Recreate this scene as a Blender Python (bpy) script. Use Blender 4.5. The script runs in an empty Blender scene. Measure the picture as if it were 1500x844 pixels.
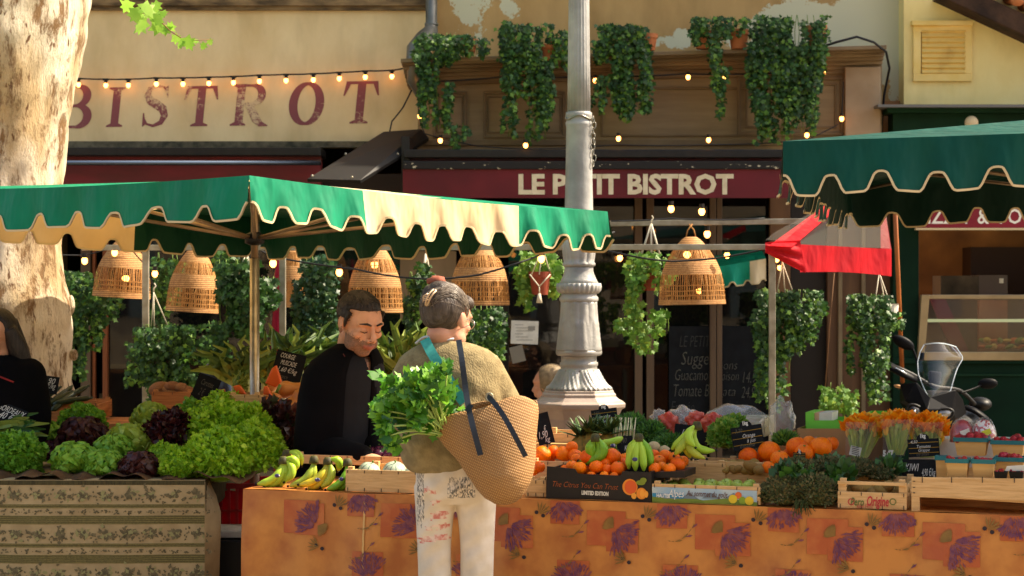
import bpy, bmesh, math, random
from mathutils import Vector, Matrix
R = math.radians
PI = math.pi
sc = bpy.context.scene
COL = sc.collection
F = 3000.0; CX = 750.0; CY = 422.0; CAMZ = 1.65

def W(px, py, Y):
    return Vector(((px - CX) * Y / F, Y, CAMZ - (py - CY) * Y / F))

def onplane(px, py, z):
    D = (CAMZ - z) * F / (py - CY)
    return Vector(((px - CX) * D / F, D, z))

# ------------------------------------------------------------------ materials
def S(h):
    h = h.lstrip('#')
    o = []
    for i in (0, 2, 4):
        c = int(h[i:i + 2], 16) / 255
        o.append(c / 12.92 if c <= .04045 else ((c + .055) / 1.055) ** 2.4)
    return tuple(o) + (1,)

class NT:
    def __init__(s, mat):
        mat.use_nodes = True
        s.t = mat.node_tree; s.n = s.t.nodes; s.l = s.t.links
        s.n.clear()
    def a(s, kind, **kw):
        x = s.n.new(kind)
        for k, v in kw.items():
            if k in x.inputs: x.inputs[k].default_value = v
            else: setattr(x, k, v)
        return x
    def k(s, a, b): s.l.new(a, b)

def mat(name, col, col2=None, scale=8, rough=.6, bump=0, bscale=60, metal=0, trans=0,
        rand=0, stretch=(1, 1, 1), lo=.35, hi=.65, spec=.35, coat=0, detail=4, sub=0, bstretch=None):
    m = bpy.data.materials.new(name); t = NT(m)
    out = t.a('ShaderNodeOutputMaterial'); p = t.a('ShaderNodeBsdfPrincipled')
    p.inputs['Roughness'].default_value = rough; p.inputs['Metallic'].default_value = metal
    p.inputs['Specular IOR Level'].default_value = spec
    p.inputs['Coat Weight'].default_value = coat
    if sub:
        p.inputs['Subsurface Weight'].default_value = sub
        p.inputs['Subsurface Radius'].default_value = (1, .4, .2); p.inputs['Subsurface Scale'].default_value = .01
    tc = t.a('ShaderNodeTexCoord'); mp = t.a('ShaderNodeMapping'); mp.inputs['Scale'].default_value = stretch
    t.k(tc.outputs['Object'], mp.inputs['Vector'])
    csock = None
    if col2 is not None:
        nz = t.a('ShaderNodeTexNoise', Scale=scale, Detail=detail); t.k(mp.outputs[0], nz.inputs['Vector'])
        mr = t.a('ShaderNodeMapRange'); mr.inputs[1].default_value = lo; mr.inputs[2].default_value = hi
        t.k(nz.outputs[0], mr.inputs[0])
        mx = t.a('ShaderNodeMix', data_type='RGBA'); mx.inputs[6].default_value = col; mx.inputs[7].default_value = col2
        t.k(mr.outputs[0], mx.inputs[0]); csock = mx.outputs[2]
    if rand:
        oi = t.a('ShaderNodeObjectInfo'); hs = t.a('ShaderNodeHueSaturation')
        r2 = t.a('ShaderNodeMapRange'); r2.inputs[3].default_value = 1 - rand; r2.inputs[4].default_value = 1 + rand
        t.k(oi.outputs['Random'], r2.inputs[0]); t.k(r2.outputs[0], hs.inputs['Value'])
        r3 = t.a('ShaderNodeMapRange'); r3.inputs[3].default_value = .5 - rand * .05; r3.inputs[4].default_value = .5 + rand * .05
        t.k(oi.outputs['Random'], r3.inputs[0]); t.k(r3.outputs[0], hs.inputs['Hue'])
        if csock: t.k(csock, hs.inputs['Color'])
        else: hs.inputs['Color'].default_value = col
        csock = hs.outputs[0]
    if csock: t.k(csock, p.inputs['Base Color'])
    else: p.inputs['Base Color'].default_value = col
    if bump:
        mp2 = mp
        if bstretch:
            mp2 = t.a('ShaderNodeMapping'); mp2.inputs['Scale'].default_value = bstretch; t.k(tc.outputs['Object'], mp2.inputs['Vector'])
        n2 = t.a('ShaderNodeTexNoise', Scale=bscale, Detail=5); t.k(mp2.outputs[0], n2.inputs['Vector'])
        b = t.a('ShaderNodeBump', Strength=min(1, bump), Distance=.01 * max(1, bump)); t.k(n2.outputs[0], b.inputs['Height'])
        t.k(b.outputs[0], p.inputs['Normal'])
    s = p.outputs[0]
    if trans:
        tr = t.a('ShaderNodeBsdfTranslucent')
        if csock: t.k(csock, tr.inputs[0])
        else: tr.inputs[0].default_value = col
        ms = t.a('ShaderNodeMixShader'); ms.inputs[0].default_value = trans
        t.k(s, ms.inputs[1]); t.k(tr.outputs[0], ms.inputs[2]); s = ms.outputs[0]
    t.k(s, out.inputs[0])
    return m

def emis(name, col, strength):
    m = bpy.data.materials.new(name); t = NT(m)
    out = t.a('ShaderNodeOutputMaterial'); e = t.a('ShaderNodeEmission', Color=col, Strength=strength)
    t.k(e.outputs[0], out.inputs[0]); return m

def glassy(name, col=(1, 1, 1, 1), alpha=.12, rough=.05, fres=.85):
    """thin clear sheet: mostly transparent with a fresnel gloss and a little milky tint"""
    m = bpy.data.materials.new(name); t = NT(m)
    out = t.a('ShaderNodeOutputMaterial')
    tr = t.a('ShaderNodeBsdfTransparent'); gl = t.a('ShaderNodeBsdfGlossy', Roughness=rough)
    df = t.a('ShaderNodeBsdfDiffuse', Color=col)
    lw = t.a('ShaderNodeLayerWeight', Blend=.5); pw_ = t.a('ShaderNodeMath', operation='POWER'); pw_.inputs[1].default_value = 4; t.k(lw.outputs[1], pw_.inputs[0])
    fr = t.a('ShaderNodeMath', operation='MULTIPLY_ADD'); fr.inputs[1].default_value = fres; fr.inputs[2].default_value = .04; t.k(pw_.outputs[0], fr.inputs[0])
    m1 = t.a('ShaderNodeMixShader'); m1.inputs[0].default_value = alpha
    t.k(tr.outputs[0], m1.inputs[1]); t.k(df.outputs[0], m1.inputs[2])
    m2 = t.a('ShaderNodeMixShader'); t.k(fr.outputs[0], m2.inputs[0])
    t.k(m1.outputs[0], m2.inputs[1]); t.k(gl.outputs[0], m2.inputs[2])
    t.k(m2.outputs[0], out.inputs[0]); return m

# ------------------------------------------------------------------ mesh builder
class MB:
    def __init__(s):
        s.v = []; s.f = []; s.m = []
    def add(s, vs, fs, m=0):
        o = len(s.v); s.v += [tuple(v) for v in vs]
        s.f += [tuple(i + o for i in f) for f in fs]; s.m += [m] * len(fs)
    def box(s, c, d, rz=0, m=0, M=None):
        x, y, z = d[0] / 2, d[1] / 2, d[2] / 2
        vs = [Vector((a * x, b * y, e * z)) for a in (-1, 1) for b in (-1, 1) for e in (-1, 1)]
        Q = (M if M else Matrix.Rotation(rz, 3, 'Z'))
        vs = [Q @ v + Vector(c) for v in vs]
        s.add(vs, [(0, 1, 3, 2), (4, 6, 7, 5), (0, 4, 5, 1), (2, 3, 7, 6), (0, 2, 6, 4), (1, 5, 7, 3)], m)
    def bar(s, a, b, w, h, m=0, up=Vector((0, 0, 1))):
        a = Vector(a); b = Vector(b); d = b - a; L = d.length
        if L < 1e-6: return
        y = d / L; x = y.cross(up)
        if x.length < 1e-3: x = y.cross(Vector((1, 0, 0)))
        x.normalize(); z = x.cross(y)
        M = Matrix((x, y, z)).transposed()
        s.box((a + b) / 2, (w, L, h), M=M, m=m)
    def tube(s, pts, rad, seg=8, m=0, cap=True, flat=1.0):
        pts = [Vector(p) for p in pts]; n = len(pts)
        if not hasattr(rad, '__len__'): rad = [rad] * n
        vs = []; prev = None
        for i, p in enumerate(pts):
            t = (pts[min(i + 1, n - 1)] - pts[max(i - 1, 0)])
            if t.length < 1e-9: t = Vector((0, 0, 1))
            t.normalize()
            if prev is None:
                a = Vector((0, 0, 1)) if abs(t.z) < .9 else Vector((1, 0, 0))
                x = t.cross(a).normalized()
            else:
                x = prev - t * prev.dot(t)
                x = x.normalized() if x.length > 1e-6 else t.cross(Vector((1, 0, 0))).normalized()
            prev = x; y = t.cross(x)
            for k in range(seg):
                an = 2 * PI * k / seg
                vs.append(p + (x * math.cos(an) + y * math.sin(an) * flat) * rad[i])
        fs = [(i * seg + k, i * seg + (k + 1) % seg, (i + 1) * seg + (k + 1) % seg, (i + 1) * seg + k)
              for i in range(n - 1) for k in range(seg)]
        if cap:
            fs.append(tuple(range(seg))[::-1]); fs.append(tuple((n - 1) * seg + k for k in range(seg)))
        s.add(vs, fs, m)
    def lathe(s, prof, c, seg=32, m=0, f=None, cap=True):
        c = Vector(c); vs = []
        for j, (r, z) in enumerate(prof):
            for k in range(seg):
                a = 2 * PI * k / seg
                rr = r * (f(a, z, j) if f else 1)
                vs.append(c + Vector((rr * math.cos(a), rr * math.sin(a), z)))
        n = len(prof)
        fs = [(i * seg + k, i * seg + (k + 1) % seg, (i + 1) * seg + (k + 1) % seg, (i + 1) * seg + k)
              for i in range(n - 1) for k in range(seg)]
        if cap:
            fs.append(tuple(range(seg))[::-1]); fs.append(tuple((n - 1) * seg + k for k in range(seg)))
        s.add(vs, fs, m)
    def ell(s, c, r, seg=16, rings=10, m=0, M=None, f=None):
        c = Vector(c)
        if not hasattr(r, '__len__'): r = (r, r, r)
        vs = []; fs = []
        for i in range(1, rings):
            th = PI * i / rings
            for k in range(seg):
                a = 2 * PI * k / seg
                d = Vector((math.sin(th) * math.cos(a), math.sin(th) * math.sin(a), math.cos(th)))
                q = f(d) if f else 1
                v = Vector((d.x * r[0], d.y * r[1], d.z * r[2])) * q
                vs.append((M @ v if M else v) + c)
        for sgn in (1, -1):
            d = Vector((0, 0, sgn)); q = f(d) if f else 1
            v = Vector((0, 0, sgn * r[2])) * q; vs.append((M @ v if M else v) + c)
        N = len(vs)
        for i in range(rings - 2):
            for k in range(seg):
                fs.append((i * seg + k, (i + 1) * seg + k, (i + 1) * seg + (k + 1) % seg, i * seg + (k + 1) % seg))
        for k in range(seg):
            fs.append((N - 2, k, (k + 1) % seg)); fs.append((N - 1, (rings - 2) * seg + (k + 1) % seg, (rings - 2) * seg + k))
        s.add(vs, fs, m)
    def grid(s, fn, nu, nv, m=0, mf=None):
        vs = [fn(i / nu, j / nv) for j in range(nv + 1) for i in range(nu + 1)]
        o = len(s.v); s.v += [tuple(v) for v in vs]
        for j in range(nv):
            for i in range(nu):
                a = o + j * (nu + 1) + i
                s.f.append((a, a + 1, a + nu + 2, a + nu + 1)); s.m.append(mf((i + .5) / nu, (j + .5) / nv) if mf else m)
    def prism(s, pts, off, m=0):
        """pts: planar loop of 3D points; off: extrusion vector"""
        n = len(pts); off = Vector(off); pts = [Vector(p) for p in pts]
        s.add(pts + [p + off for p in pts],
              [tuple(range(n))[::-1], tuple(range(n, 2 * n))] + [(i, (i + 1) % n, n + (i + 1) % n, n + i) for i in range(n)], m)
    def leaf(s, p, d, up, L, w, m=0, kind='ivy', curl=.2):
        """a leaf: p base, d direction of its axis, up its face normal"""
        d = d.normalized(); x = d.cross(up)
        if x.length < 1e-3: x = d.cross(Vector((1, .3, 0)))
        x.normalize(); n = x.cross(d)
        sh = LEAF[kind]
        vs = [p + d * (a * L) + x * (b * w) + n * (-curl * L * (a * a + b * b * .6)) for a, b in sh]
        s.add(vs, [tuple(range(len(sh)))], m)
    def strip(s, pts, wid, up, m=0, fold=.0):
        """blade: centre line pts, widths, folded along the middle"""
        pts = [Vector(p) for p in pts]; n = len(pts); vs = []
        for i, p in enumerate(pts):
            t = (pts[min(i + 1, n - 1)] - pts[max(i - 1, 0)]).normalized()
            x = t.cross(up)
            x = x.normalized() if x.length > 1e-4 else Vector((1, 0, 0))
            nn = x.cross(t); w = wid[i] if hasattr(wid, '__len__') else wid
            vs += [p - x * w + nn * fold * w, p, p + x * w + nn * fold * w]
        fs = []
        for i in range(n - 1):
            a = i * 3; fs += [(a, a + 1, a + 4, a + 3), (a + 1, a + 2, a + 5, a + 4)]
        s.add(vs, fs, m)

LEAF = {
 'ivy': [(0, 0), (-.05, -.38), (.25, -.3), (.4, -.62), (.58, -.25), (1, 0), (.58, .25), (.4, .62), (.25, .3), (-.05, .38)],
 'oval': [(0, 0), (.25, -.4), (.6, -.42), (1, 0), (.6, .42), (.25, .4)],
 'lobe': [(0, 0), (.15, -.5), (.35, -.25), (.55, -.6), (.7, -.2), (1, 0), (.7, .2), (.55, .6), (.35, .25), (.15, .5)],
 'plane': [(0, 0), (-.1, -.5), (.2, -.42), (.3, -.85), (.5, -.4), (.75, -.5), (.72, -.2), (1, 0), (.72, .2), (.75, .5), (.5, .4), (.3, .85), (.2, .42), (-.1, .5)],
 'tri': [(0, -.3), (1, 0), (0, .3)],
 'frill': [(0, -.5), (.6, -.6), (1, -.15), (.8, .2), (1, .55), (.3, .6), (0, .4)],
}

def wloc(o):
    v = Vector((0, 0, 0))
    while o is not None:
        v += o.location; o = o.parent
    return v

def tag(o, label=None, cat=None, group=None, kind=None):
    if label: o['label'] = label
    if cat: o['category'] = cat
    if group: o['group'] = group
    if kind: o['kind'] = kind
    return o

def build(name, b, mats, parent=None, loc=None, smooth=False, bevel=0, base=False, sub=0):
    """link the builder's world-space geometry as ONE mesh object"""
    if not hasattr(mats, '__len__'): mats = [mats]
    if loc is None: loc = wloc(parent) if parent else Vector((0, 0, 0))
    if base and b.v:
        xs = [v[0] for v in b.v]; ys = [v[1] for v in b.v]; zs = [v[2] for v in b.v]
        loc = Vector(((min(xs) + max(xs)) / 2, (min(ys) + max(ys)) / 2, min(zs)))
    loc = Vector(loc)
    me = bpy.data.meshes.new(name)
    me.from_pydata([(v[0] - loc.x, v[1] - loc.y, v[2] - loc.z) for v in b.v], [], b.f)
    for m in mats: me.materials.append(m)
    if len(mats) > 1: me.polygons.foreach_set('material_index', b.m)
    if smooth: me.polygons.foreach_set('use_smooth', [True] * len(me.polygons))
    me.update()
    o = bpy.data.objects.new(name, me); COL.objects.link(o)
    if parent:
        o.parent = parent; o.location = loc - wloc(parent)
    else: o.location = loc
    if bevel:
        md = o.modifiers.new('edge', 'BEVEL'); md.width = bevel; md.segments = 2; md.limit_method = 'ANGLE'
    if sub:
        md = o.modifiers.new('sub', 'SUBSURF'); md.levels = sub; md.render_levels = sub
    return o

def one(name, b, mats, label, cat, group=None, kind=None, **kw):
    kw.setdefault('base', True)
    return tag(build(name, b, mats, **kw), label, cat, group, kind)

def struct(name, b, mats, **kw):
    return tag(build(name, b, mats, **kw), kind='structure')

def thing(name, label, cat, loc, group=None, rz=0):
    o = bpy.data.objects.new(name, None); COL.objects.link(o)
    o.empty_display_size = .1; o.location = loc; o.rotation_euler = (0, 0, rz)
    return tag(o, label, cat, group)

def copy_tree(o, loc=None, rz=None, label=None, group=None, scale=None, parent=None, rot=None):
    c = o.copy(); COL.objects.link(c)
    if parent: c.parent = parent
    for ch in [x for x in KIDS.get(o.name, [])] or list(o.children): copy_tree(ch, parent=c)
    if loc is not None: c.location = loc
    if rz is not None: c.rotation_euler = (c.rotation_euler[0], c.rotation_euler[1], rz)
    if rot is not None: c.rotation_euler = rot
    if scale is not None: c.scale = (scale,) * 3 if not hasattr(scale, '__len__') else scale
    if label: c['label'] = label
    if group: c['group'] = group
    return c
KIDS = {}

class Proto:
    """first call places the prototype itself, later calls copy it"""
    def __init__(s, make): s.make = make; s.o = None
    def __call__(s, loc, rot=(0, 0, 0), scale=1, label=None, group=None):
        sc3 = (scale,) * 3 if not hasattr(scale, '__len__') else scale
        if s.o is None:
            s.o = s.make(); o = s.o
            o.location = loc; o.rotation_euler = rot; o.scale = sc3
            if label: o['label'] = label
            if group: o['group'] = group
            return o
        return copy_tree(s.o, loc=loc, rot=rot, scale=sc3, label=label, group=group)

def fuse(b, voxel=.008, smooth=4, fac=.6):
    """union the builder's closed pieces into one continuous skin"""
    me = bpy.data.meshes.new('tmp'); me.from_pydata(b.v, [], b.f); me.update()
    o = bpy.data.objects.new('tmp', me); COL.objects.link(o)
    md = o.modifiers.new('r', 'REMESH'); md.mode = 'VOXEL'; md.voxel_size = voxel
    if smooth:
        ms = o.modifiers.new('s', 'SMOOTH'); ms.iterations = smooth; ms.factor = fac
    dg = bpy.context.evaluated_depsgraph_get(); dg.update()
    ev = o.evaluated_get(dg); m2 = ev.to_mesh()
    r = MB(); r.v = [tuple(v.co) for v in m2.vertices]; r.f = [tuple(p.vertices) for p in m2.polygons]; r.m = [0] * len(r.f)
    ev.to_mesh_clear(); bpy.data.objects.remove(o); bpy.data.meshes.remove(me)
    return r

# ------------------------------------------------------------------ writing
def text_geo(s, size=1, bold=0, shear=0, sx=1, align='CENTER', res=2, extrude=0, space=1):
    cu = bpy.data.curves.new('t', 'FONT'); cu.body = s; cu.size = size; cu.offset = bold; cu.shear = shear
    cu.align_x = align; cu.align_y = 'CENTER'; cu.resolution_u = res; cu.extrude = extrude; cu.space_character = space
    o = bpy.data.objects.new('t', cu); COL.objects.link(o)
    dg = bpy.context.evaluated_depsgraph_get(); dg.update()
    me = o.evaluated_get(dg).to_mesh()
    vs = [(v.co.x * sx, v.co.y) for v in me.vertices]; fs = [tuple(p.vertices) for p in me.polygons]
    o.evaluated_get(dg).to_mesh_clear(); bpy.data.objects.remove(o); bpy.data.curves.remove(cu)
    return vs, fs

def put_text(b, s, c, right, up, size, m=0, off=.0015, width=None, **kw):
    """write s centred on c in the plane right/up, lifted off by its normal"""
    right = Vector(right).normalized(); up = Vector(up); up = (up - right * up.dot(right)).normalized()
    n = right.cross(up)
    vs, fs = text_geo(s, size, **kw)
    if not vs: return
    x0 = min(v[0] for v in vs); x1 = max(v[0] for v in vs)
    y0 = min(v[1] for v in vs); y1 = max(v[1] for v in vs)
    k = (width / (x1 - x0)) if width else 1
    b.add([Vector(c) + right * ((x - (x0 + x1) / 2) * k) + up * (y - (y0 + y1) / 2) + n * off for x, y in vs], fs, m)

def lerp(a, b, t): return a + (b - a) * t
def smst(a, b, x):
    t = max(0, min(1, (x - a) / (b - a))); return t * t * (3 - 2 * t)
X = Vector((1, 0, 0)); Y_ = Vector((0, 1, 0)); Z = Vector((0, 0, 1))
FR = Vector((0, -1, 0))
rng = random.Random(7)
U = rng.uniform; G = rng.gauss
# ------------------------------------------------------------------ camera, light
cam_d = bpy.data.cameras.new('camera'); cam = bpy.data.objects.new('camera', cam_d); COL.objects.link(cam)
cam.location = (0, 0, CAMZ); cam.rotation_euler = (R(90), 0, 0)
cam_d.sensor_width = 36; cam_d.lens = 72; cam_d.clip_end = 500; cam_d.clip_start = .1
cam_d.dof.use_dof = True; cam_d.dof.focus_distance = 8.1; cam_d.dof.aperture_fstop = 7
sc.camera = cam
SUN = Vector((.66, .14, .74)).normalized()
el = math.asin(SUN.z); az = math.atan2(SUN.x, SUN.y)
w = bpy.data.worlds.new('World'); sc.world = w; w.use_nodes = True
nt = w.node_tree; nt.nodes.clear()
wo = nt.nodes.new('ShaderNodeOutputWorld'); bg = nt.nodes.new('ShaderNodeBackground'); sk = nt.nodes.new('ShaderNodeTexSky')
sk.sky_type = 'NISHITA'; sk.sun_disc = False; sk.sun_elevation = el; sk.sun_rotation = az; sk.dust_density = 3; sk.ozone_density = .6
bg.inputs['Strength'].default_value = .13
nt.links.new(sk.outputs[0], bg.inputs[0]); nt.links.new(bg.outputs[0], wo.inputs[0])
sl = bpy.data.lights.new('sun', 'SUN'); sl.energy = 4.3; sl.angle = R(.53); sl.color = (1, .88, .7)
so = bpy.data.objects.new('sun', sl); COL.objects.link(so); so.location = (6, 0, 12)
so.rotation_euler = (-SUN).to_track_quat('-Z', 'Y').to_euler()
vs_ = sc.view_settings
vs_.view_transform = 'Standard'; vs_.look = 'None'; vs_.gamma = 1; vs_.use_curve_mapping = False
vs_.exposure = 1.45
try:
    vs_.use_white_balance = True; vs_.white_balance_temperature = 6900; vs_.white_balance_tint = 10
except Exception: pass
sc.cycles.use_denoising = True
sc.cycles.max_bounces = 8; sc.cycles.transparent_max_bounces = 16
sc.cycles.sample_clamp_indirect = 6

# ------------------------------------------------------------------ shared materials
M = {}
M['wood'] = mat('pale crate wood', S('#dcb27a'), S('#c59a62'), scale=9, rough=.75, stretch=(1, 1, 14), bump=.25, bscale=30)
M['wood2'] = mat('warm crate wood', S('#c98850'), S('#9c6234'), scale=7, rough=.75, stretch=(1, 1, 12), bump=.25, bscale=30)
M['staple'] = mat('dark steel staples', S('#3a3129'), rough=.5)
M['slate'] = mat('black slate board', S('#0d0f10'), S('#15181a'), scale=12, rough=.8, spec=.2)
M['chalk'] = mat('chalk writing', S('#c9c8bd'), rough=.9)
M['chalk2'] = mat('thin chalk writing', S('#57554b'), rough=.9)
M['yline'] = mat('ochre printed lines', S('#9c7620'), rough=.8)
M['black'] = mat('black matt plastic', S('#0b0b0d'), rough=.5, spec=.3)
M['metal'] = mat('galvanised tube', S('#a9a493'), S('#8a8471'), scale=14, rough=.42, metal=.5)
M['alu'] = mat('aluminium pole', S('#c9bfa9'), S('#a89c85'), scale=20, rough=.35, metal=.7)
M['bronze'] = mat('brown anodised strut', S('#a58d70'), S('#86705a'), scale=9, rough=.35, metal=.5)
M['paper'] = mat('white paper', S('#d9d6c8'), S('#c8c4b4'), scale=20, rough=.8)
M['orange'] = mat('orange peel', S('#ff7d08'), S('#f26400'), scale=6, rough=.38, bump=.25, bscale=260, rand=.16, spec=.25)
M['green_stem'] = mat('green stem', S('#5f7a2a'), rough=.6)
M['leafd'] = mat('dark leaf', S('#2b4a1e'), S('#1d3716'), scale=9, rough=.45, trans=.18, spec=.25)
M['leafm'] = mat('mid leaf', S('#3e6626'), S('#2e5220'), scale=9, rough=.45, trans=.25)
M['leafl'] = mat('light leaf', S('#6f9436'), S('#557f2a'), scale=9, rough=.5, trans=.3)
M['leafy'] = mat('yellow green leaf', S('#8ea83c'), S('#6f8f30'), scale=9, rough=.5, trans=.35)
M['terra'] = mat('terracotta', S('#c07a4c'), S('#a9633a'), scale=12, rough=.85, bump=.15)
M['rope'] = mat('pale cotton cord', S('#c9c0a8'), rough=.9)
M['bulb'] = emis('warm bulb glow', (1, .36, .08, 1), 4.5)
M['cream'] = mat('cream trim', S('#cdb88c'), rough=.85)

# ------------------------------------------------------------------ ground
b = MB(); b.grid(lambda u, v: Vector((-150 + 300 * u, -150 + 300 * v, 0)), 2, 2)
struct('ground', b, mat('warm paving stone', S('#968872'), S('#786b58'), scale=3, rough=.85, bump=.2, bscale=12))
b = MB()
b.grid(lambda u, v: Vector((-12 + 24 * u, 13.2 + 1.8 * v, .1)), 2, 2); b.box((0, 13.18, .048), (24, .12, .1))
struct('pavement', b, mat('pavement slabs', S('#8d7c66'), S('#74644f'), scale=5, rough=.85))
# unseen houses added behind the viewer to throw warm light back at the front
th = thing('unseen_house', 'unseen ochre stone house added behind the viewer to throw warm light back', 'house', (0, -13, 0))
b = MB(); b.box((0, -15, 5), (44, 4, 10)); build('wall', b, mat('ochre limestone', S('#cdbb9c'), S('#bba684'), scale=1.2, rough=.9), th)
b = MB(); b.box((0, -14.9, 10.3), (45, 4.8, .6)); build('roof', b, M['terra'], th)
dkw = mat('dark window glass', S('#22262a'), rough=.2)
shm = mat('grey blue shutters', S('#6b7d80'), rough=.7)
for i in range(9):
    for z in (2, 5.2, 8):
        x = -17 + i * 4.2
        b = MB(); b.box((x, -12.98, z), (1.1, .06, 1.9)); wn = build('window', b, dkw, th)
        b = MB()
        for sx in (-.85, .85): b.box((x + sx, -12.96, z), (.55, .05, 1.95))
        build('shutter_pair', b, shm, wn)
# ------------------------------------------------------------------ bistro building
YF = 15.0
def plaster(name, base, c2, patch=None, pc=None, dirt=None, px=None):
    """limewash: soft tonal clouds, fine trowel streaks, optional peeled patches with hard edges"""
    m = bpy.data.materials.new(name); t = NT(m)
    out = t.a('ShaderNodeOutputMaterial'); p = t.a('ShaderNodeBsdfPrincipled'); p.inputs['Roughness'].default_value = .92
    p.inputs['Specular IOR Level'].default_value = .2
    tc = t.a('ShaderNodeTexCoord'); mp = t.a('ShaderNodeMapping'); mp.inputs['Scale'].default_value = (1, 1, .55)
    t.k(tc.outputs['Object'], mp.inputs[0])
    n1 = t.a('ShaderNodeTexNoise', Scale=2.2, Detail=7, Roughness=.62); t.k(mp.outputs[0], n1.inputs['Vector'])
    mx = t.a('ShaderNodeMix', data_type='RGBA'); mx.inputs[6].default_value = base; mx.inputs[7].default_value = c2
    mr = t.a('ShaderNodeMapRange'); mr.inputs[1].default_value = .38; mr.inputs[2].default_value = .66
    t.k(n1.outputs[0], mr.inputs[0]); t.k(mr.outputs[0], mx.inputs[0])
    col = mx.outputs[2]
    # rain streaks
    mps = t.a('ShaderNodeMapping'); mps.inputs['Scale'].default_value = (2.6, 1, .9); t.k(tc.outputs['Object'], mps.inputs[0])
    n3 = t.a('ShaderNodeTexNoise', Scale=1.6, Detail=5); t.k(mps.outputs[0], n3.inputs['Vector'])
    m3 = t.a('ShaderNodeMapRange'); m3.inputs[1].default_value = .5; m3.inputs[2].default_value = .75; m3.inputs[4].default_value = .4
    t.k(n3.outputs[0], m3.inputs[0])
    mx3 = t.a('ShaderNodeMix', data_type='RGBA'); mx3.inputs[7].default_value = tuple(c * .55 for c in c2[:3]) + (1,)
    t.k(m3.outputs[0], mx3.inputs[0]); t.k(col, mx3.inputs[6]); col = mx3.outputs[2]
    bumps = n1.outputs[0]
    if patch:
        # peeled patches: noise plus a gradient towards where the wall has lost its coat
        sep = t.a('ShaderNodeSeparateXYZ'); t.k(tc.outputs['Object'], sep.inputs[0])
        n2 = t.a('ShaderNodeTexNoise', Scale=3.4, Detail=9, Roughness=.72); t.k(tc.outputs['Object'], n2.inputs['Vector'])
        acc = None
        for (cx, cz, rx, rz, amp) in patch:
            dx = t.a('ShaderNodeMath', operation='SUBTRACT'); dx.inputs[1].default_value = cx; t.k(sep.outputs[0], dx.inputs[0])
            dx2 = t.a('ShaderNodeMath', operation='DIVIDE'); dx2.inputs[1].default_value = rx; t.k(dx.outputs[0], dx2.inputs[0])
            dx3 = t.a('ShaderNodeMath', operation='MULTIPLY'); t.k(dx2.outputs[0], dx3.inputs[0]); t.k(dx2.outputs[0], dx3.inputs[1])
            dz = t.a('ShaderNodeMath', operation='SUBTRACT'); dz.inputs[1].default_value = cz; t.k(sep.outputs[2], dz.inputs[0])
            dz2 = t.a('ShaderNodeMath', operation='DIVIDE'); dz2.inputs[1].default_value = rz; t.k(dz.outputs[0], dz2.inputs[0])
            dz3 = t.a('ShaderNodeMath', operation='MULTIPLY'); t.k(dz2.outputs[0], dz3.inputs[0]); t.k(dz2.outputs[0], dz3.inputs[1])
            s_ = t.a('ShaderNodeMath', operation='ADD'); t.k(dx3.outputs[0], s_.inputs[0]); t.k(dz3.outputs[0], s_.inputs[1])
            g = t.a('ShaderNodeMapRange'); g.inputs[1].default_value = 0; g.inputs[2].default_value = 1.0
            g.inputs[3].default_value = amp; g.inputs[4].default_value = 0; t.k(s_.outputs[0], g.inputs[0])
            if acc is None: acc = g.outputs[0]
            else:
                mxm = t.a('ShaderNodeMath', operation='MAXIMUM'); t.k(acc, mxm.inputs[0]); t.k(g.outputs[0], mxm.inputs[1]); acc = mxm.outputs[0]
        ad = t.a('ShaderNodeMath', operation='ADD'); t.k(acc, ad.inputs[0]); t.k(n2.outputs[0], ad.inputs[1])
        st = t.a('ShaderNodeMapRange'); st.inputs[1].default_value = .69; st.inputs[2].default_value = .705; t.k(ad.outputs[0], st.inputs[0])
        mx2 = t.a('ShaderNodeMix', data_type='RGBA'); mx2.inputs[7].default_value = pc
        t.k(st.outputs[0], mx2.inputs[0]); t.k(col, mx2.inputs[6]); col = mx2.outputs[2]
        sb = t.a('ShaderNodeMath', operation='SUBTRACT'); t.k(bumps, sb.inputs[0]); t.k(st.outputs[0], sb.inputs[1]); bumps = sb.outputs[0]
    t.k(col, p.inputs['Base Color'])
    bp = t.a('ShaderNodeBump', Strength=.35, Distance=.006); t.k(bumps, bp.inputs['Height']); t.k(bp.outputs[0], p.inputs['Normal'])
    t.k(p.outputs[0], out.inputs[0]); return m

def rect(b, x0, x1, y0, y1, Y, t=.03, m=0):
    """box whose front face fills the pixel rectangle at distance Y, going back by t"""
    a = W(x0, y1, Y); c = W(x1, y0, Y)
    b.box(((a.x + c.x) / 2, Y + t / 2, (a.z + c.z) / 2), (abs(c.x - a.x), t, abs(c.z - a.z)), m=m)

bist = thing('bistro_building', 'ochre plastered bistro building with painted lettering and brown panelled shopfront', 'building', (0, 15, 0))
# upper wall left (sound ochre plaster)
b = MB(); a = W(-900, 212, YF); c = W(632, 0, YF)
b.box(((a.x + c.x) / 2, YF + .2, (a.z + 7) / 2), (c.x - a.x, .4, 7 - a.z))
build('plaster_wall', b, plaster('ochre limewash', S('#e3cb9d'), S('#d2b685')), bist)
b = MB(); a = W(632, 260, YF + .05); c = W(1322, 0, YF + .05)
b.box(((a.x + c.x) / 2, YF + .25, (a.z + 7) / 2), (c.x - a.x, .4, 7 - a.z))
wx = lambda px: (px - CX) * YF / F
wz = lambda py: CAMZ - (py - CY) * YF / F
build('plaster_wall', b, plaster('peeling ochre plaster', S('#bd9a64'), S('#a88552'),
      patch=[(wx(690), wz(28), .32, .36, .235), (wx(745), wz(20), .12, .3, .22), (wx(1000), wz(60), .55, .12, .3), (wx(1180), wz(40), .55, .3, .42), (wx(1290), wz(40), .42, .5, .5), (wx(1318), wz(125), .12, .25, .28)],
      pc=S('#c9c5a4')), bist)
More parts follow.
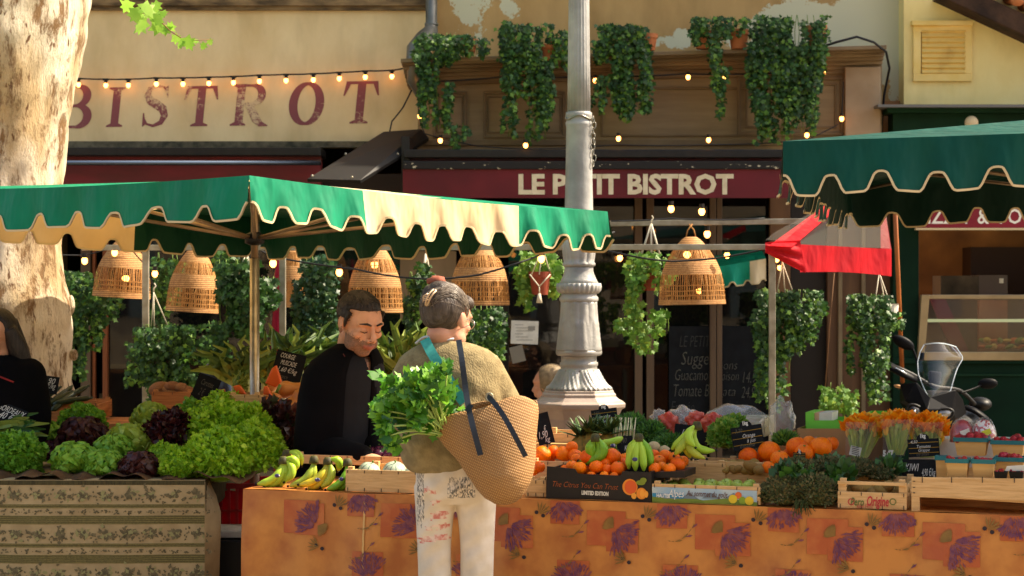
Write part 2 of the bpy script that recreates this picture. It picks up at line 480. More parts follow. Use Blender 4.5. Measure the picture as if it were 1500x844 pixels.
# string course at the very top left
b = MB()
rect(b, -900, 630, -30, 8, YF - .05, .05); rect(b, -900, 630, 8, 15, YF - .03, .03)
build('string_course', b, mat('weathered stone band', S('#8d7350'), S('#4a3b28'), scale=6, rough=.9, stretch=(1, 1, 3)), bist)
b = MB(); rect(b, -900, 600, 207, 216, YF - .04, .04)
build('ledge', b, mat('mossy grey ledge', S('#6d6450'), S('#3c3a2c'), scale=14, rough=.95), bist)

# --- painted serif letters BISTROT: strokes of the sign painter, each glyph drawn from swept strokes
def stroke(b, pts, wd, o, u, v, lift, m=0):
    """pts in glyph units; wd widths; swept flat"""
    n = len(pts); L = []; Rr = []
    for i in range(n):
        p = pts[i]; q0 = pts[max(0, i - 1)]; q1 = pts[min(n - 1, i + 1)]
        tx, ty = q1[0] - q0[0], q1[1] - q0[1]; l = math.hypot(tx, ty) or 1
        nx, ny = -ty / l, tx / l
        ww = wd[i] if hasattr(wd, '__len__') else wd
        L.append((p[0] + nx * ww / 2, p[1] + ny * ww / 2)); Rr.append((p[0] - nx * ww / 2, p[1] - ny * ww / 2))
    vs = [o + u * x + v * y + FR * lift for x, y in L + Rr]
    b.add(vs, [(i, i + n, i + n + 1, i + 1) for i in range(n - 1)], m)
def poly(b, pts, o, u, v, lift, m=0):
    b.add([o + u * x + v * y + FR * lift for x, y in pts], [tuple(range(len(pts)))], m)
def arc(cx, cy, rx, ry, a0, a1, n=18):
    return [(cx + rx * math.cos(R(a0 + (a1 - a0) * i / n)), cy + ry * math.sin(R(a0 + (a1 - a0) * i / n))) for i in range(n + 1)]
def serif(b, x, y, w, up, o, u, v, l):
    s = 1 if up else -1   # a bracketed foot: flat edge at y, rising towards the stem
    poly(b, [(x - w, y), (x + w, y), (x + w, y + s * .035), (x + w * .45, y + s * .09), (x - w * .45, y + s * .09), (x - w, y + s * .035)], o, u, v, l)
def glyph(b, ch, o, u, v):
    T = .2
    if ch == 'I':
        stroke(b, [(0, 0), (0, 1)], T, o, u, v, .002); serif(b, 0, 0, .21, True, o, u, v, .0024); serif(b, 0, 1, .21, False, o, u, v, .0024)
    if ch == 'T':
        stroke(b, [(0, 0), (0, 1)], T, o, u, v, .002); serif(b, 0, 0, .22, True, o, u, v, .0024)
        stroke(b, [(-.38, .965), (.38, .965)], .07, o, u, v, .0024)
        poly(b, [(-.38, 1), (-.43, .66), (-.395, .66), (-.27, .93)], o, u, v, .0028); poly(b, [(.38, 1), (.27, .93), (.395, .66), (.43, .66)], o, u, v, .0028)
    if ch in 'BR':
        stroke(b, [(-.22, 0), (-.22, 1)], T, o, u, v, .002); serif(b, -.24, 0, .19, True, o, u, v, .0024); serif(b, -.26, 1, .16, False, o, u, v, .0024)
        a = [(-.2, .965)] + arc(.05, .74, .24, .22, 90, -90) + [(-.2, .51)]
        wd = [.06] + [.06 + .13 * math.sin(PI * i / 18) for i in range(19)] + [.06]
        stroke(b, a, wd, o, u, v, .0028)
        if ch == 'B':
            a = [(-.2, .5)] + arc(.07, .27, .27, .24, 90, -90) + [(-.2, .035)]
            stroke(b, a, [.06] + [.06 + .14 * math.sin(PI * i / 18) for i in range(19)] + [.06], o, u, v, .0032)
        else:
            stroke(b, [(-.08, .53), (.05, .42), (.2, .15), (.32, .03), (.5, -.01)], [.1, .18, .2, .13, .02], o, u, v, .0032)
    if ch == 'O':
        a = arc(0, .5, .32, .47, 0, 360, 40)
        stroke(b, a, [.07 + .14 * abs(math.cos(2 * PI * i / 40)) for i in range(41)], o, u, v, .002)
    if ch == 'S':
        a = [(.24, .8), (.17, .93), (0, .975), (-.17, .9), (-.22, .75), (-.14, .62), (.02, .53), (.18, .42), (.235, .26), (.16, .1), (-.02, .025), (-.18, .07), (-.26, .22)]
        stroke(b, a, [.03, .05, .07, .12, .17, .2, .21, .2, .17, .12, .07, .05, .03], o, u, v, .002)
        poly(b, [(.2, .93), (.27, .98), (.285, .68), (.255, .68)], o, u, v, .0024); poly(b, [(-.29, .33), (-.26, .33), (-.2, .06), (-.28, .0)], o, u, v, .0024)
lm = bpy.data.materials.new('worn maroon sign paint'); t = NT(lm)
out = t.a('ShaderNodeOutputMaterial'); p = t.a('ShaderNodeBsdfPrincipled'); p.inputs['Roughness'].default_value = .9
tc = t.a('ShaderNodeTexCoord'); n1 = t.a('ShaderNodeTexNoise', Scale=38, Detail=8, Roughness=.8); t.k(tc.outputs['Object'], n1.inputs['Vector'])
n2 = t.a('ShaderNodeTexNoise', Scale=2.5, Detail=2); t.k(tc.outputs['Object'], n2.inputs['Vector'])
ad = t.a('ShaderNodeMath', operation='ADD'); t.k(n1.outputs[0], ad.inputs[0]); t.k(n2.outputs[0], ad.inputs[1])
mr = t.a('ShaderNodeMapRange'); mr.inputs[1].default_value = 1.08; mr.inputs[2].default_value = 1.2; t.k(ad.outputs[0], mr.inputs[0])
mx = t.a('ShaderNodeMix', data_type='RGBA'); mx.inputs[6].default_value = S('#84484a'); mx.inputs[7].default_value = S('#cfb58c')
t.k(mr.outputs[0], mx.inputs[0]); t.k(mx.outputs[2], p.inputs['Base Color']); t.k(p.outputs[0], out.inputs[0])
b = MB()
Lt = [('B', 105, 188, 64), ('I', 167, 186, 58), ('S', 225, 186, 62), ('T', 291, 185, 59), ('R', 362, 184, 61), ('O', 446, 183, 62), ('T', 525, 181, 62)]
for ch, px, base, h in Lt:
    s_ = h * YF / F; o = W(px, base, YF)
    glyph(b, ch, o, Vector((s_ * .98, 0, s_ * .015)), Vector((s_ * .1, 0, s_)))
build('painted_lettering', b, lm, bist)

# --- brown panelled shopfront entablature and its cornice
brown = mat('brown painted joinery', S('#978462'), S('#857252'), scale=5, rough=.6, stretch=(.4, 1, 3), bump=.12, bscale=20)
brownd = mat('dark brown joinery', S('#7d6a4a'), S('#6a583d'), scale=5, rough=.6)
YB = 14.75
ft = thing('shopfront_entablature', 'brown panelled wooden entablature with moulded cornice above the bistro awning', 'shopfront', (0, 14.8, 2.6))
b = MB(); rect(b, 612, 1292, 96, 222, YB, .3)
build('frieze_board', b, brown, ft)
b = MB()
prof = [(.0, 118, .02), (.0, 112, .04), (0, 106, .06), (0, 100, .10), (0, 94, .15), (0, 88, .22), (0, 84, .30), (0, 78, .32)]
for i in range(len(prof) - 1):
    y0, d0 = prof[i][1], prof[i][2]; y1, d1 = prof[i + 1][1], prof[i + 1][2]
    sl_ = 20   # the cornice climbs slightly to the right, as the old front does
    yy = YB - (d0 + d1) / 2
    A = W(596 + (i * -1.5), y0 + 8, yy); B = W(1290 + i * 1.5, y0 - 12, yy); C = W(1290 + i * 1.5, y1 - 12, yy); D = W(596 + i * -1.5, y1 + 8, yy)
    if i: b.prism([A, B, C, D], (0, .33 + (d0 + d1) / 2, 0))
    else: b.prism([A, B, C, D], (0, .3, 0))
build('cornice', b, mat('cornice paint', S('#917c5c'), S('#6c583c'), scale=6, rough=.6, stretch=(.3, 1, 5), bump=.15, bscale=30), ft, bevel=.004)
b = MB(); rect(b, 1238, 1290, 98, 222, YB - .09, .09); build('pilaster', b, mat('lighter brown paint', S('#a58e70'), S('#92795a'), scale=4, rough=.55), ft, bevel=.006)  # pilaster in a lighter brown than the frieze
b = MB()
def frame(b, x0, x1, y0, y1, Y, w_, t_):
    rect(b, x0, x1, y0, y0 + w_, Y, t_); rect(b, x0, x1, y1 - w_, y1, Y, t_)
    rect(b, x0, x0 + w_, y0 + w_, y1 - w_, Y, t_); rect(b, x1 - w_, x1, y0 + w_, y1 - w_, Y, t_)
for x0, x1 in ((634, 684), (708, 828)):
    frame(b, x0, x1, 134, 202, YB - .02, 4, .02); frame(b, x0 + 6, x1 - 6, 141, 195, YB - .012, 2.4, .012)
frame(b, 880, 1190, 128, 200, YB - .02, 3, .02)
frame(b, 1080, 1236, 112, 198, YB - .025, 5, .025); frame(b, 1092, 1226, 122, 188, YB - .015, 3, .015)
rect(b, 612, 1240, 205, 213, YB - .03, .03)
build('panel_moulding', b, brownd, ft, bevel=.003)
b = MB(); rect(b, 1292, 1318, 148, 232, YF - .02, .05)
build('corner_board', b, mat('tan plaster', S('#b07f52'), S('#93663c'), scale=6, rough=.9), ft)

# --- dark red awnings
red = mat('dark red awning paint', S('#66121c'), S('#540c15'), scale=3, rough=.55, bump=.05)
redl = mat('dark red awning box', S('#5a151b'), S('#46252a'), scale=10, rough=.6)
blk = mat('black weathered metal', S('#100f0f'), S('#1c1a18'), scale=16, rough=.45)
flake = mat('flaking black paint', S('#1d1b19'), S('#b5ac92'), scale=26, rough=.8, lo=.655, hi=.67, stretch=(1, 1, 2), detail=8)
aw = thing('awning', 'dark red awning box with white block lettering over the bistro door', 'awning', (.3, 14.2, 2.3))
b = MB(); rect(b, 592, 1150, 219, 231, 14.25, .5); build('top_rail', b, blk, aw, bevel=.006)
b = MB(); rect(b, 592, 1150, 231, 236, 14.33, .4); build('box', b, redl, aw)
b = MB(); rect(b, 590, 1150, 236, 248, 14.22, .3); build('front_rail', b, flake, aw, bevel=.006)
b = MB(); rect(b, 590, 1160, 248, 290, 14.24, .03); vl = build('valance_board', b, red, aw)
b = MB()
put_text(b, 'LE PETIT BISTROT', W(917, 270, 14.24), X, Z, .3, width=(1075 - 760) * 14.24 / F, bold=.012, off=.003)
# stretch the capitals to their painted height
zs = [v[2] for v in b.v]; zc = (max(zs) + min(zs)) / 2; kz = (31 * 14.24 / F) / (max(zs) - min(zs))
b.v = [(v[0], v[1], zc + (v[2] - zc) * kz) for v in b.v]
build('lettering', b, mat('cream sign lettering', S('#d8ccae'), S('#c9bb98'), scale=20, rough=.7), vl)
b = MB(); rect(b, 588, 600, 200, 300, 14.3, .4); build('end_cap', b, blk, aw)
aw2 = thing('awning', 'plain dark red awning box with polished steel tube under the large painted letters', 'awning', (-2.4, 14.6, 2.5))
b = MB(); rect(b, -900, 470, 216, 228, 14.55, .42); build('top_rail', b, blk, aw2, bevel=.006)
b = MB(); rect(b, -900, 470, 228, 300, 14.7, .12); build('valance_board', b, mat('faded red board', S('#742329'), S('#5c2222'), scale=4, rough=.6, stretch=(.6, 1, 2)), aw2)
b = MB(); b.tube([W(-900, 238.5, 14.5), W(470, 238.5, 14.5)], .019, 16); build('roller_tube', b, mat('polished blue steel', S('#5a6472'), rough=.25, metal=.9), aw2, smooth=True)
# black folded sheet panel leaning between the two awnings
b = MB()
q = [W(450, 262, 13.75), W(528, 264, 13.75), W(628, 202, 14.7), W(617, 189, 14.72), W(562, 193, 14.72)]
b.prism(q, (0, .03, -.02))
one('sheet_metal_panel', b, mat('dark slate grey sheet', S('#201f1f'), S('#1a1a1a'), scale=3, rough=.55, metal=0, spec=.3), 'black riveted sheet metal panel leaning down between the two red awnings', 'panel', bevel=.002)
b = MB()
for pxl, pyl, Yl in ((458, 258, 13.8), (516, 260, 13.78), (507, 226, 14.25), (583, 226, 14.3), (605, 207, 14.6)):
    b.ell(W(pxl, pyl, Yl) + Vector((0, -.03, 0)), .009, 8, 6)
one('rivet_row', b, M['metal'], 'small bright rivets along the edges of the black sheet panel', 'rivets', kind='stuff', smooth=True)

# --- grey downpipe with swan neck
b = MB()
b.tube([W(632, -40, 14.82), W(632, 36, 14.82), W(631, 46, 14.8), W(623, 58, 14.72), W(609, 74, 14.62), W(606, 92, 14.6), W(607, 118, 14.62), W(617, 136, 14.72), W(630, 148, 14.9)],
       [.042, .042, .055, .075, .07, .055, .05, .05, .045], 20)
b.tube([W(632, 34, 14.82), W(632, 38, 14.82)], .05, 20)
one('downpipe', b, mat('grey zinc pipe', S('#6f6f68'), S('#59594f'), scale=9, rough=.4, metal=.4), 'grey zinc downpipe with a swollen swan neck beside the brown cornice', 'pipe', smooth=True)

# --- glazing and frames of the ground floor
fr1 = mat('grey brown door frame', S('#604b35'), S('#4e3b28'), scale=6, rough=.5, stretch=(1, 1, .2))
fr2 = mat('orange wood door edge', S('#8a4a22'), S('#733c1a'), scale=8, rough=.5, stretch=(3, 1, .3))
gf = thing('shop_window', 'dark glazed bistro front with slim brown door frames', 'shop front', (0, 15, 0))
def post(x0, x1, y0, y1, Y, m_, nm='frame_post', t_=.06):
    b = MB(); rect(b, x0, x1, y0, y1, Y, t_); return build(nm, b, m_, gf, bevel=.004)
post(118, 132, 268, 680, 14.9, fr1); post(135, 139, 268, 680, 14.93, fr2); post(150, 157, 268, 680, 14.93, fr2)
for x0, x1 in ((930, 941), (947, 958), (1040, 1049), (1050, 1058)): post(x0, x1, 285, 680, 14.88, fr1)
post(1128, 1158, 285, 680, 14.85, mat('brown painted jamb', S('#6d4c2c'), S('#5a3d22'), scale=5, rough=.55, stretch=(2, 1, .3)))
dd = post(1158, 1212, 285, 690, 14.95, mat('very dark door leaf', S('#1d1714'), S('#15110f'), scale=3, rough=.4), 'door_leaf')
post(1212, 1312, 285, 690, 14.86, mat('brown panelled shutter', S('#5d3f23'), S('#4a3019'), scale=5, rough=.55, stretch=(3, 1, .3)), 'side_panel')
post(1228, 1234, 300, 690, 14.83, brownd, 'panel_moulding', .03); post(1262, 1268, 300, 690, 14.83, brownd, 'panel_moulding', .03)
post(862, 930, 300, 480, 15.4, mat('red brown wood inside', S('#5e2c14'), S('#43200e'), scale=5, rough=.45, stretch=(3, 1, .3)), 'wood_pillar')
post(586, 668, 368, 470, 14.95, plaster('grey beige inner wall', S('#8c7658'), S('#7a664a')), 'wall_panel', .1)
post(680, 745, 405, 660, 14.98, mat('dark display case', S('#1c1814'), S('#120f0d'), scale=3, rough=.3), 'display_case', .1)
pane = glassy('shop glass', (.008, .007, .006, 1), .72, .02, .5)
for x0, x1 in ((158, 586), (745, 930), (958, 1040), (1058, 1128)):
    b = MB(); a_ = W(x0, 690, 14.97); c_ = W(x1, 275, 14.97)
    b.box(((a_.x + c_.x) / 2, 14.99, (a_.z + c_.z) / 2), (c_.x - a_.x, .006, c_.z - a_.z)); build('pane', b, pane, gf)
b = MB(); rect(b, -900, 86, 255, 762, 14.9, .3); rect(b, 88, 1318, 690, 762, 14.95, .2); build('base_wall', b, brownd, gf)
b = MB(); rect(b, 88, 1318, 255, 290, 14.92, .08); build('transom', b, mat('dark transom wood', S('#2a1d14'), rough=.6), gf)
# interior: room shell, purple-lit panel, bench, shelves, lights
rm = thing('bistro_interior', 'dim bistro room seen through the glass, with a purple-lit panel and dark shelves', 'room', (0, 16, 0))
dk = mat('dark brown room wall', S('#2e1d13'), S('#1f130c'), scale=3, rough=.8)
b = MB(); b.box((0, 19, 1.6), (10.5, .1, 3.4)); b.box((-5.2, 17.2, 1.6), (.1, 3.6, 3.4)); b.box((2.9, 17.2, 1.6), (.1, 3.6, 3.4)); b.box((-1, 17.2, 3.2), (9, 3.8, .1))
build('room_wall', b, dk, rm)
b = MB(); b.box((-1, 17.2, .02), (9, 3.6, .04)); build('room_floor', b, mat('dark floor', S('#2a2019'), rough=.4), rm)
b = MB(); rect(b, 162, 212, 498, 660, 15.6, .1); build('purple_lit_panel', b, mat('purple-lit panel colour', S('#3c1838'), S('#2e122c'), scale=4, rough=.6), rm)  # purple light inside the room put into the panel colour
b = MB(); rect(b, 145, 168, 577, 680, 15.3, .08); build('bench_end', b, mat('grey bench wood', S('#6c6046'), rough=.6), rm)
b = MB()
for i in range(4): rect(b, 240, 560, 400 + i * 48, 404 + i * 48, 17, .3)
build('shelf', b, dk, rm)
for i, (x0, y0, h) in enumerate(((300, 372, 26), (322, 370, 28), (470, 420, 26), (498, 418, 28), (380, 468, 26))):
    b = MB(); c_ = W(x0, y0 + h, 17); b.lathe([(.03, 0), (.035, .01), (.035, h * .0037), (.013, h * .0045), (.013, h * .0057)], c_, 12)
    build('bottle', b, mat('bottle glass %d' % i, S('#1d3a1c' if i % 2 else '#46210f'), rough=.1), rm, smooth=True)
# chalk menu
mb = thing('menu_board', 'tall black menu chalkboard headed Suggestions behind the bistro glass', 'chalkboard', W(1050, 660, 14.93))
b = MB(); rect(b, 980, 1040, 478, 650, 14.93, .02); rect(b, 1058, 1126, 478, 650, 14.93, .02); build('board', b, M['slate'], mb)
b = MB()
def chalk(s, px, py, wpx, sz, Y=14.92, sh=.25, m=0): put_text(b, s, W(px, py, Y), X, Z, sz, width=wpx * Y / F, shear=sh, off=.004, m=m, bold=-.002)
chalk('Sugge', 1018, 528, 40, .14); chalk('ons', 1070, 537, 20, .1)
chalk('Guacamo', 1013, 549, 48, .12); chalk('aison', 1070, 551, 24, .1); chalk('14,9', 1098, 554, 20, .12)
chalk('Tomate B', 1013, 572, 52, .13); chalk('ata', 1068, 575, 18, .1); chalk('24,9', 1096, 576, 20, .12)
chalk('LE PETIT', 1018, 500, 45, .12, m=1); chalk('Entrée', 1000, 596, 34, .12, m=1); chalk('du jour', 1080, 596, 30, .1, m=1)
build('chalk_writing', b, [M['chalk2'], mat('faint chalk', S('#3a3a36'), rough=.9)], mb)
# notices
for (px, py, wd, h, lab) in ((768.5, 487, 40, 34, 'white printed notice taped to the dark glass left of the lamp post'), (758, 519, 20, 24, 'small grey notice tucked under the larger white notice')):
    t_ = thing('notice', lab, 'notice', W(px, py + h / 2, 14.8))
    b = MB(); a_ = W(px, py, 14.8); b.box(a_, (wd * 14.8 / F, .004, h * 14.8 / F), M=Matrix.Rotation(R(2 if h > 30 else -14), 3, 'Y')); build('sheet', b, M['paper'] if h > 30 else mat('grey paper', S('#7d7666'), rough=.8), t_)
    if h > 30:
        b = MB()
        for i in range(6):
            b.box(a_ + Vector((-.04 + .02 * (i % 3), -.004, .055 - .022 * i)), (.09 + .03 * ((i * 7) % 3 - 1), .001, .004))
        b.box(a_ + Vector((.05, -.004, .03)), (.05, .001, .03)); build('print', b, mat('faded print', S('#8f8c82'), rough=.9), t_)

# ------------------------------------------------------------------ yellow house with green shop
yh = thing('yellow_house', 'yellow rendered house with louvred vent and dark green pizza shopfront', 'house', (3.3, 15, 0))
YY = 14.85
b = MB(); a = W(1324, 158, YY); b.box((a.x + 4.2, YY + .2, (a.z + 7) / 2), (8.4, .4, 7 - a.z))
zl = lambda py: CAMZ - (py - CY) * YY / F
xl = lambda px: (px - CX) * YY / F
build('rendered_wall', b, plaster('yellow limewash', S('#f3e09c'), S('#e9d288'),
      patch=[(xl(1385) , zl(140), .35, .1, .27), (xl(1345), zl(141), .2, .07, .25), (xl(1328), zl(38), .05, .16, .4), (xl(1430), zl(33), .13, .05, .3)], pc=S('#6b5530')), yh)
vt = MB(); frame(vt, 1338, 1424, 36, 119, YY - .03, 11, .03); rect(vt, 1336, 1426, 30, 37, YY - .06, .06)
vf = build('vent_frame', vt, mat('pale yellow frame', S('#f0d488'), S('#e6c56f'), scale=6, rough=.7), yh, bevel=.003)
b = MB()
for i in range(9):
    z = 45 + i * 7.6
    a = W(1382, z, YY - .015); b.box(a, (64 * YY / F, .03, .032), M=Matrix.Rotation(R(-32), 3, 'X'))
build('louvre', b, mat('yellow louvre slat', S('#e2c06c'), S('#b98f45'), scale=9, rough=.7, lo=.5, hi=.9), vf, bevel=.002)
b = MB()
b.prism([W(1375, -6, YY - .25), W(1500, 52, YY - .25), W(1620, 108, YY - .25), W(1620, 60, YY - .25), W(1500, 20, YY - .25), W(1425, -14, YY - .25)], (0, .7, 0))
build('eaves_board', b, mat('rotten dark eaves', S('#4a3526'), S('#2c1f17'), scale=8, rough=.95, bump=.6, bscale=22), yh, bevel=.01)
b = MB()
for i in range(12):
    a_ = W(1424 + i * 22, -30 + i * 10, YY - .25)
    b.tube([a_ + Vector((0, -.03, 0)), a_ + Vector((0, .7, .12))], [.05, .045], 10)
build('roof_tile_row', b, M['terra'], yh, smooth=True)
grn = mat('dark green shop paint', S('#0a2818'), S('#072013'), scale=4, rough=.6, spec=.08)
grnl = mat('green shop fascia', S('#143420'), S('#0f2a19'), scale=4, rough=.6, spec=.1)
b = MB(); rect(b, 1286, 2500, 153, 157, YY - .35, .4); build('lead_ledge', b, mat('lead flashing', S('#6c6a66'), rough=.5, metal=.3), yh)
b = MB(); rect(b, 1300, 2500, 157, 165, YY - .28, .3); rect(b, 1308, 2500, 165, 240, YY - .18, .2); build('fascia', b, grnl, yh, bevel=.004)
b = MB(); b.ell(W(1423, 180, YY - .3), (.05, .03, .05), 16, 10); build('ball_lamp', b, mat('cream lamp ball', S('#c9b48a'), rough=.5), yh, smooth=True)
b = MB(); rect(b, 1308, 1346, 240, 700, YY - .1, .2); rect(b, 1346, 2500, 532, 700, YY - .1, .2); rect(b, 1308, 2500, 525, 533, YY - .13, .2)
build('shopfront', b, grn, yh, bevel=.004)
b = MB(); frame(b, 1352, 1520, 548, 670, YY - .115, 3, .02); build('panel_moulding', b, grnl, yh)
b = MB(); rect(b, 1342, 2500, 296, 335, YY - .2, .04); sb_ = build('sign_board', b, mat('crimson sign', S('#8a1426'), S('#7a1020'), scale=3, rough=.5), yh)
b = MB(); rect(b, 1342, 2500, 334, 337, YY - .21, .06); build('sign_trim', b, M['cream'], yh)
b = MB()
put_text(b, 'PIZZA  &  FOOD', W(1442, 317, YY - .2), X, Z, .15, width=190 * YY / F, bold=.002, off=.003)
build('sign_lettering', b, mat('white sign letters', S('#ece4d2'), rough=.6), sb_)
b = MB(); rect(b, 1346, 2500, 337, 530, 16.6, .1); b.box((4.6, 16, 1.0), (.1, 1.6, 3)); b.box((2.93, 15.8, 1.2), (.06, 1.8, 2.2))
build('kitchen_wall', b, mat('warm dim kitchen wall', S('#8a6238'), S('#5c3c20'), scale=2.5, rough=.7), yh)
b = MB(); rect(b, 1422, 2500, 362, 440, 16.2, .3); build('shelf_unit', b, mat('dark shelf', S('#2a1a10'), rough=.7), yh)
b = MB(); rect(b, 1378, 1434, 404, 436, 15.5, .3); build('oven', b, mat('dark steel oven', S('#1d1a17'), S('#4a4238'), scale=5, rough=.3, metal=.6), yh)
b = MB(); rect(b, 1434, 1476, 403, 436, 15.5, .3); build('coffee_machine', b, mat('grey machine', S('#4a3f38'), rough=.4), yh)
b = MB(); rect(b, 1464, 1470, 408, 415, 15.49, .01); build('sticker', b, M['paper'], yh)
dc = thing('display_case', 'glass food counter with pale frame and glowing shelf in the green shopfront', 'display case', W(1430, 530, YY - .15))
cf = mat('champagne frame', S('#a8926a'), S('#8e7a56'), scale=5, rough=.4, metal=.3)
b = MB(); rect(b, 1352, 2500, 432, 438, YY - .12, .05); rect(b, 1345, 2500, 516, 528, YY - .14, .1)
b.prism([W(1344, 528, YY - .14), W(1354, 528, YY - .14), W(1362, 432, YY - .14), W(1350, 432, YY - .14)], (0, .05, 0)); build('frame', b, cf, dc, bevel=.003)
b = MB(); rect(b, 1356, 2500, 438, 516, YY - .1, .005); build('glass', b, glassy('case glass', (.1, .07, .04, 1), .25, .03), dc)
b = MB(); rect(b, 1358, 2500, 468.5, 472, YY, .35); build('glass_shelf', b, emis('glowing glass shelf', (.5, .55, .3, 1), .5), dc)  # glow put into the shelf itself, no lamp in the case
b = MB(); rect(b, 1346, 2500, 436, 530, YY + .6, .02); build('back_panel', b, mat('case back', S('#2c1c10'), S('#4d2d18'), scale=6, rough=.6), dc)
b = MB(); rect(b, 1434, 1476, 440, 516, YY + .45, .05); build('price_panel', b, mat('terracotta panel', S('#9a5a3a'), S('#80442a'), scale=5, rough=.6), dc)
fm = [mat('food a', S('#b5531c'), rough=.6), mat('food b', S('#5f6b22'), rough=.6), mat('food c', S('#b9924a'), rough=.7)]
for i in range(26):
    b = MB(); c_ = W(1440 + (i % 13) * 9 + U(-3, 3), 508 - (i // 13) * 9, YY + .1 + U(0, .25)); b.ell(c_, (U(.02, .04), .03, U(.012, .025)), 10, 7, M=Matrix.Rotation(U(-.5, .5), 3, 'Y'))
    build('pastry', b, fm[i % 3], dc, smooth=True)
b = MB()   # magenta cloth seen in the case
b.prism([W(1362, 438, YY + .3), W(1385, 438, YY + .3), W(1420, 516, YY + .3), W(1395, 516, YY + .3)], (0, .02, 0)); build('cloth', b, mat('plum cloth', S('#6b1830'), rough=.7), dc)
# ------------------------------------------------------------------ market canopies
def cloth_mat(name, c1, c2, tr=.4, inside=None):
    m = bpy.data.materials.new(name); t = NT(m)
    out = t.a('ShaderNodeOutputMaterial'); p = t.a('ShaderNodeBsdfPrincipled'); p.inputs['Roughness'].default_value = .6
    p.inputs['Specular IOR Level'].default_value = .15
    tc = t.a('ShaderNodeTexCoord'); n = t.a('ShaderNodeTexNoise', Scale=3.5, Detail=6); t.k(tc.outputs['Object'], n.inputs['Vector'])
    mx = t.a('ShaderNodeMix', data_type='RGBA'); mx.inputs[6].default_value = c1; mx.inputs[7].default_value = c2
    mr = t.a('ShaderNodeMapRange'); mr.inputs[1].default_value = .35; mr.inputs[2].default_value = .7; t.k(n.outputs[0], mr.inputs[0])
    t.k(mr.outputs[0], mx.inputs[0])
    if inside:   # darker backface: shade under the canopy put into the canvas colour
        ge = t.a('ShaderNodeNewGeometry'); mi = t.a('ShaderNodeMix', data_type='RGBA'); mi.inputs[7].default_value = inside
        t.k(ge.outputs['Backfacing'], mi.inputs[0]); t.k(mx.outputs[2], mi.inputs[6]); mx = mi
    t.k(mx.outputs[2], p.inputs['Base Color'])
    mp = t.a('ShaderNodeMapping'); mp.inputs['Scale'].default_value = (5, 5, 2); mp.inputs['Rotation'].default_value = (0, .5, 0); t.k(tc.outputs['Object'], mp.inputs[0])
    n2 = t.a('ShaderNodeTexNoise', Scale=1.3, Detail=3); t.k(mp.outputs[0], n2.inputs['Vector'])
    bp = t.a('ShaderNodeBump', Strength=.8, Distance=.05); t.k(n2.outputs[0], bp.inputs['Height']); t.k(bp.outputs[0], p.inputs['Normal'])
    trn = t.a('ShaderNodeBsdfTranslucent'); t.k(mx.outputs[2], trn.inputs[0])
    ms = t.a('ShaderNodeMixShader'); ms.inputs[0].default_value = tr
    t.k(p.outputs[0], ms.inputs[1]); t.k(trn.outputs[0], ms.inputs[2]); t.k(ms.outputs[0], out.inputs[0]); return m
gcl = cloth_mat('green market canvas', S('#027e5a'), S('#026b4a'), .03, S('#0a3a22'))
ccl = cloth_mat('cream market canvas', S('#ecd8b0'), S('#e0c896'), .3)
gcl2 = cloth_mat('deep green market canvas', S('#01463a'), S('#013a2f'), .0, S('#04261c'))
ycl = cloth_mat('backlit cream canvas', S('#e6c78c'), S('#d8b678'), .45)  # cream stripe again, its backlit yellow put into the colour

def tabshape(t):
    """0 at the notch, 1 at the bottom of the tab"""
    t = abs((t % 1) - .5) * 2          # 0 in the middle of the tab, 1 at the notch
    return 1 - .93 * smst(.40, .84, t) - .07 * t * t

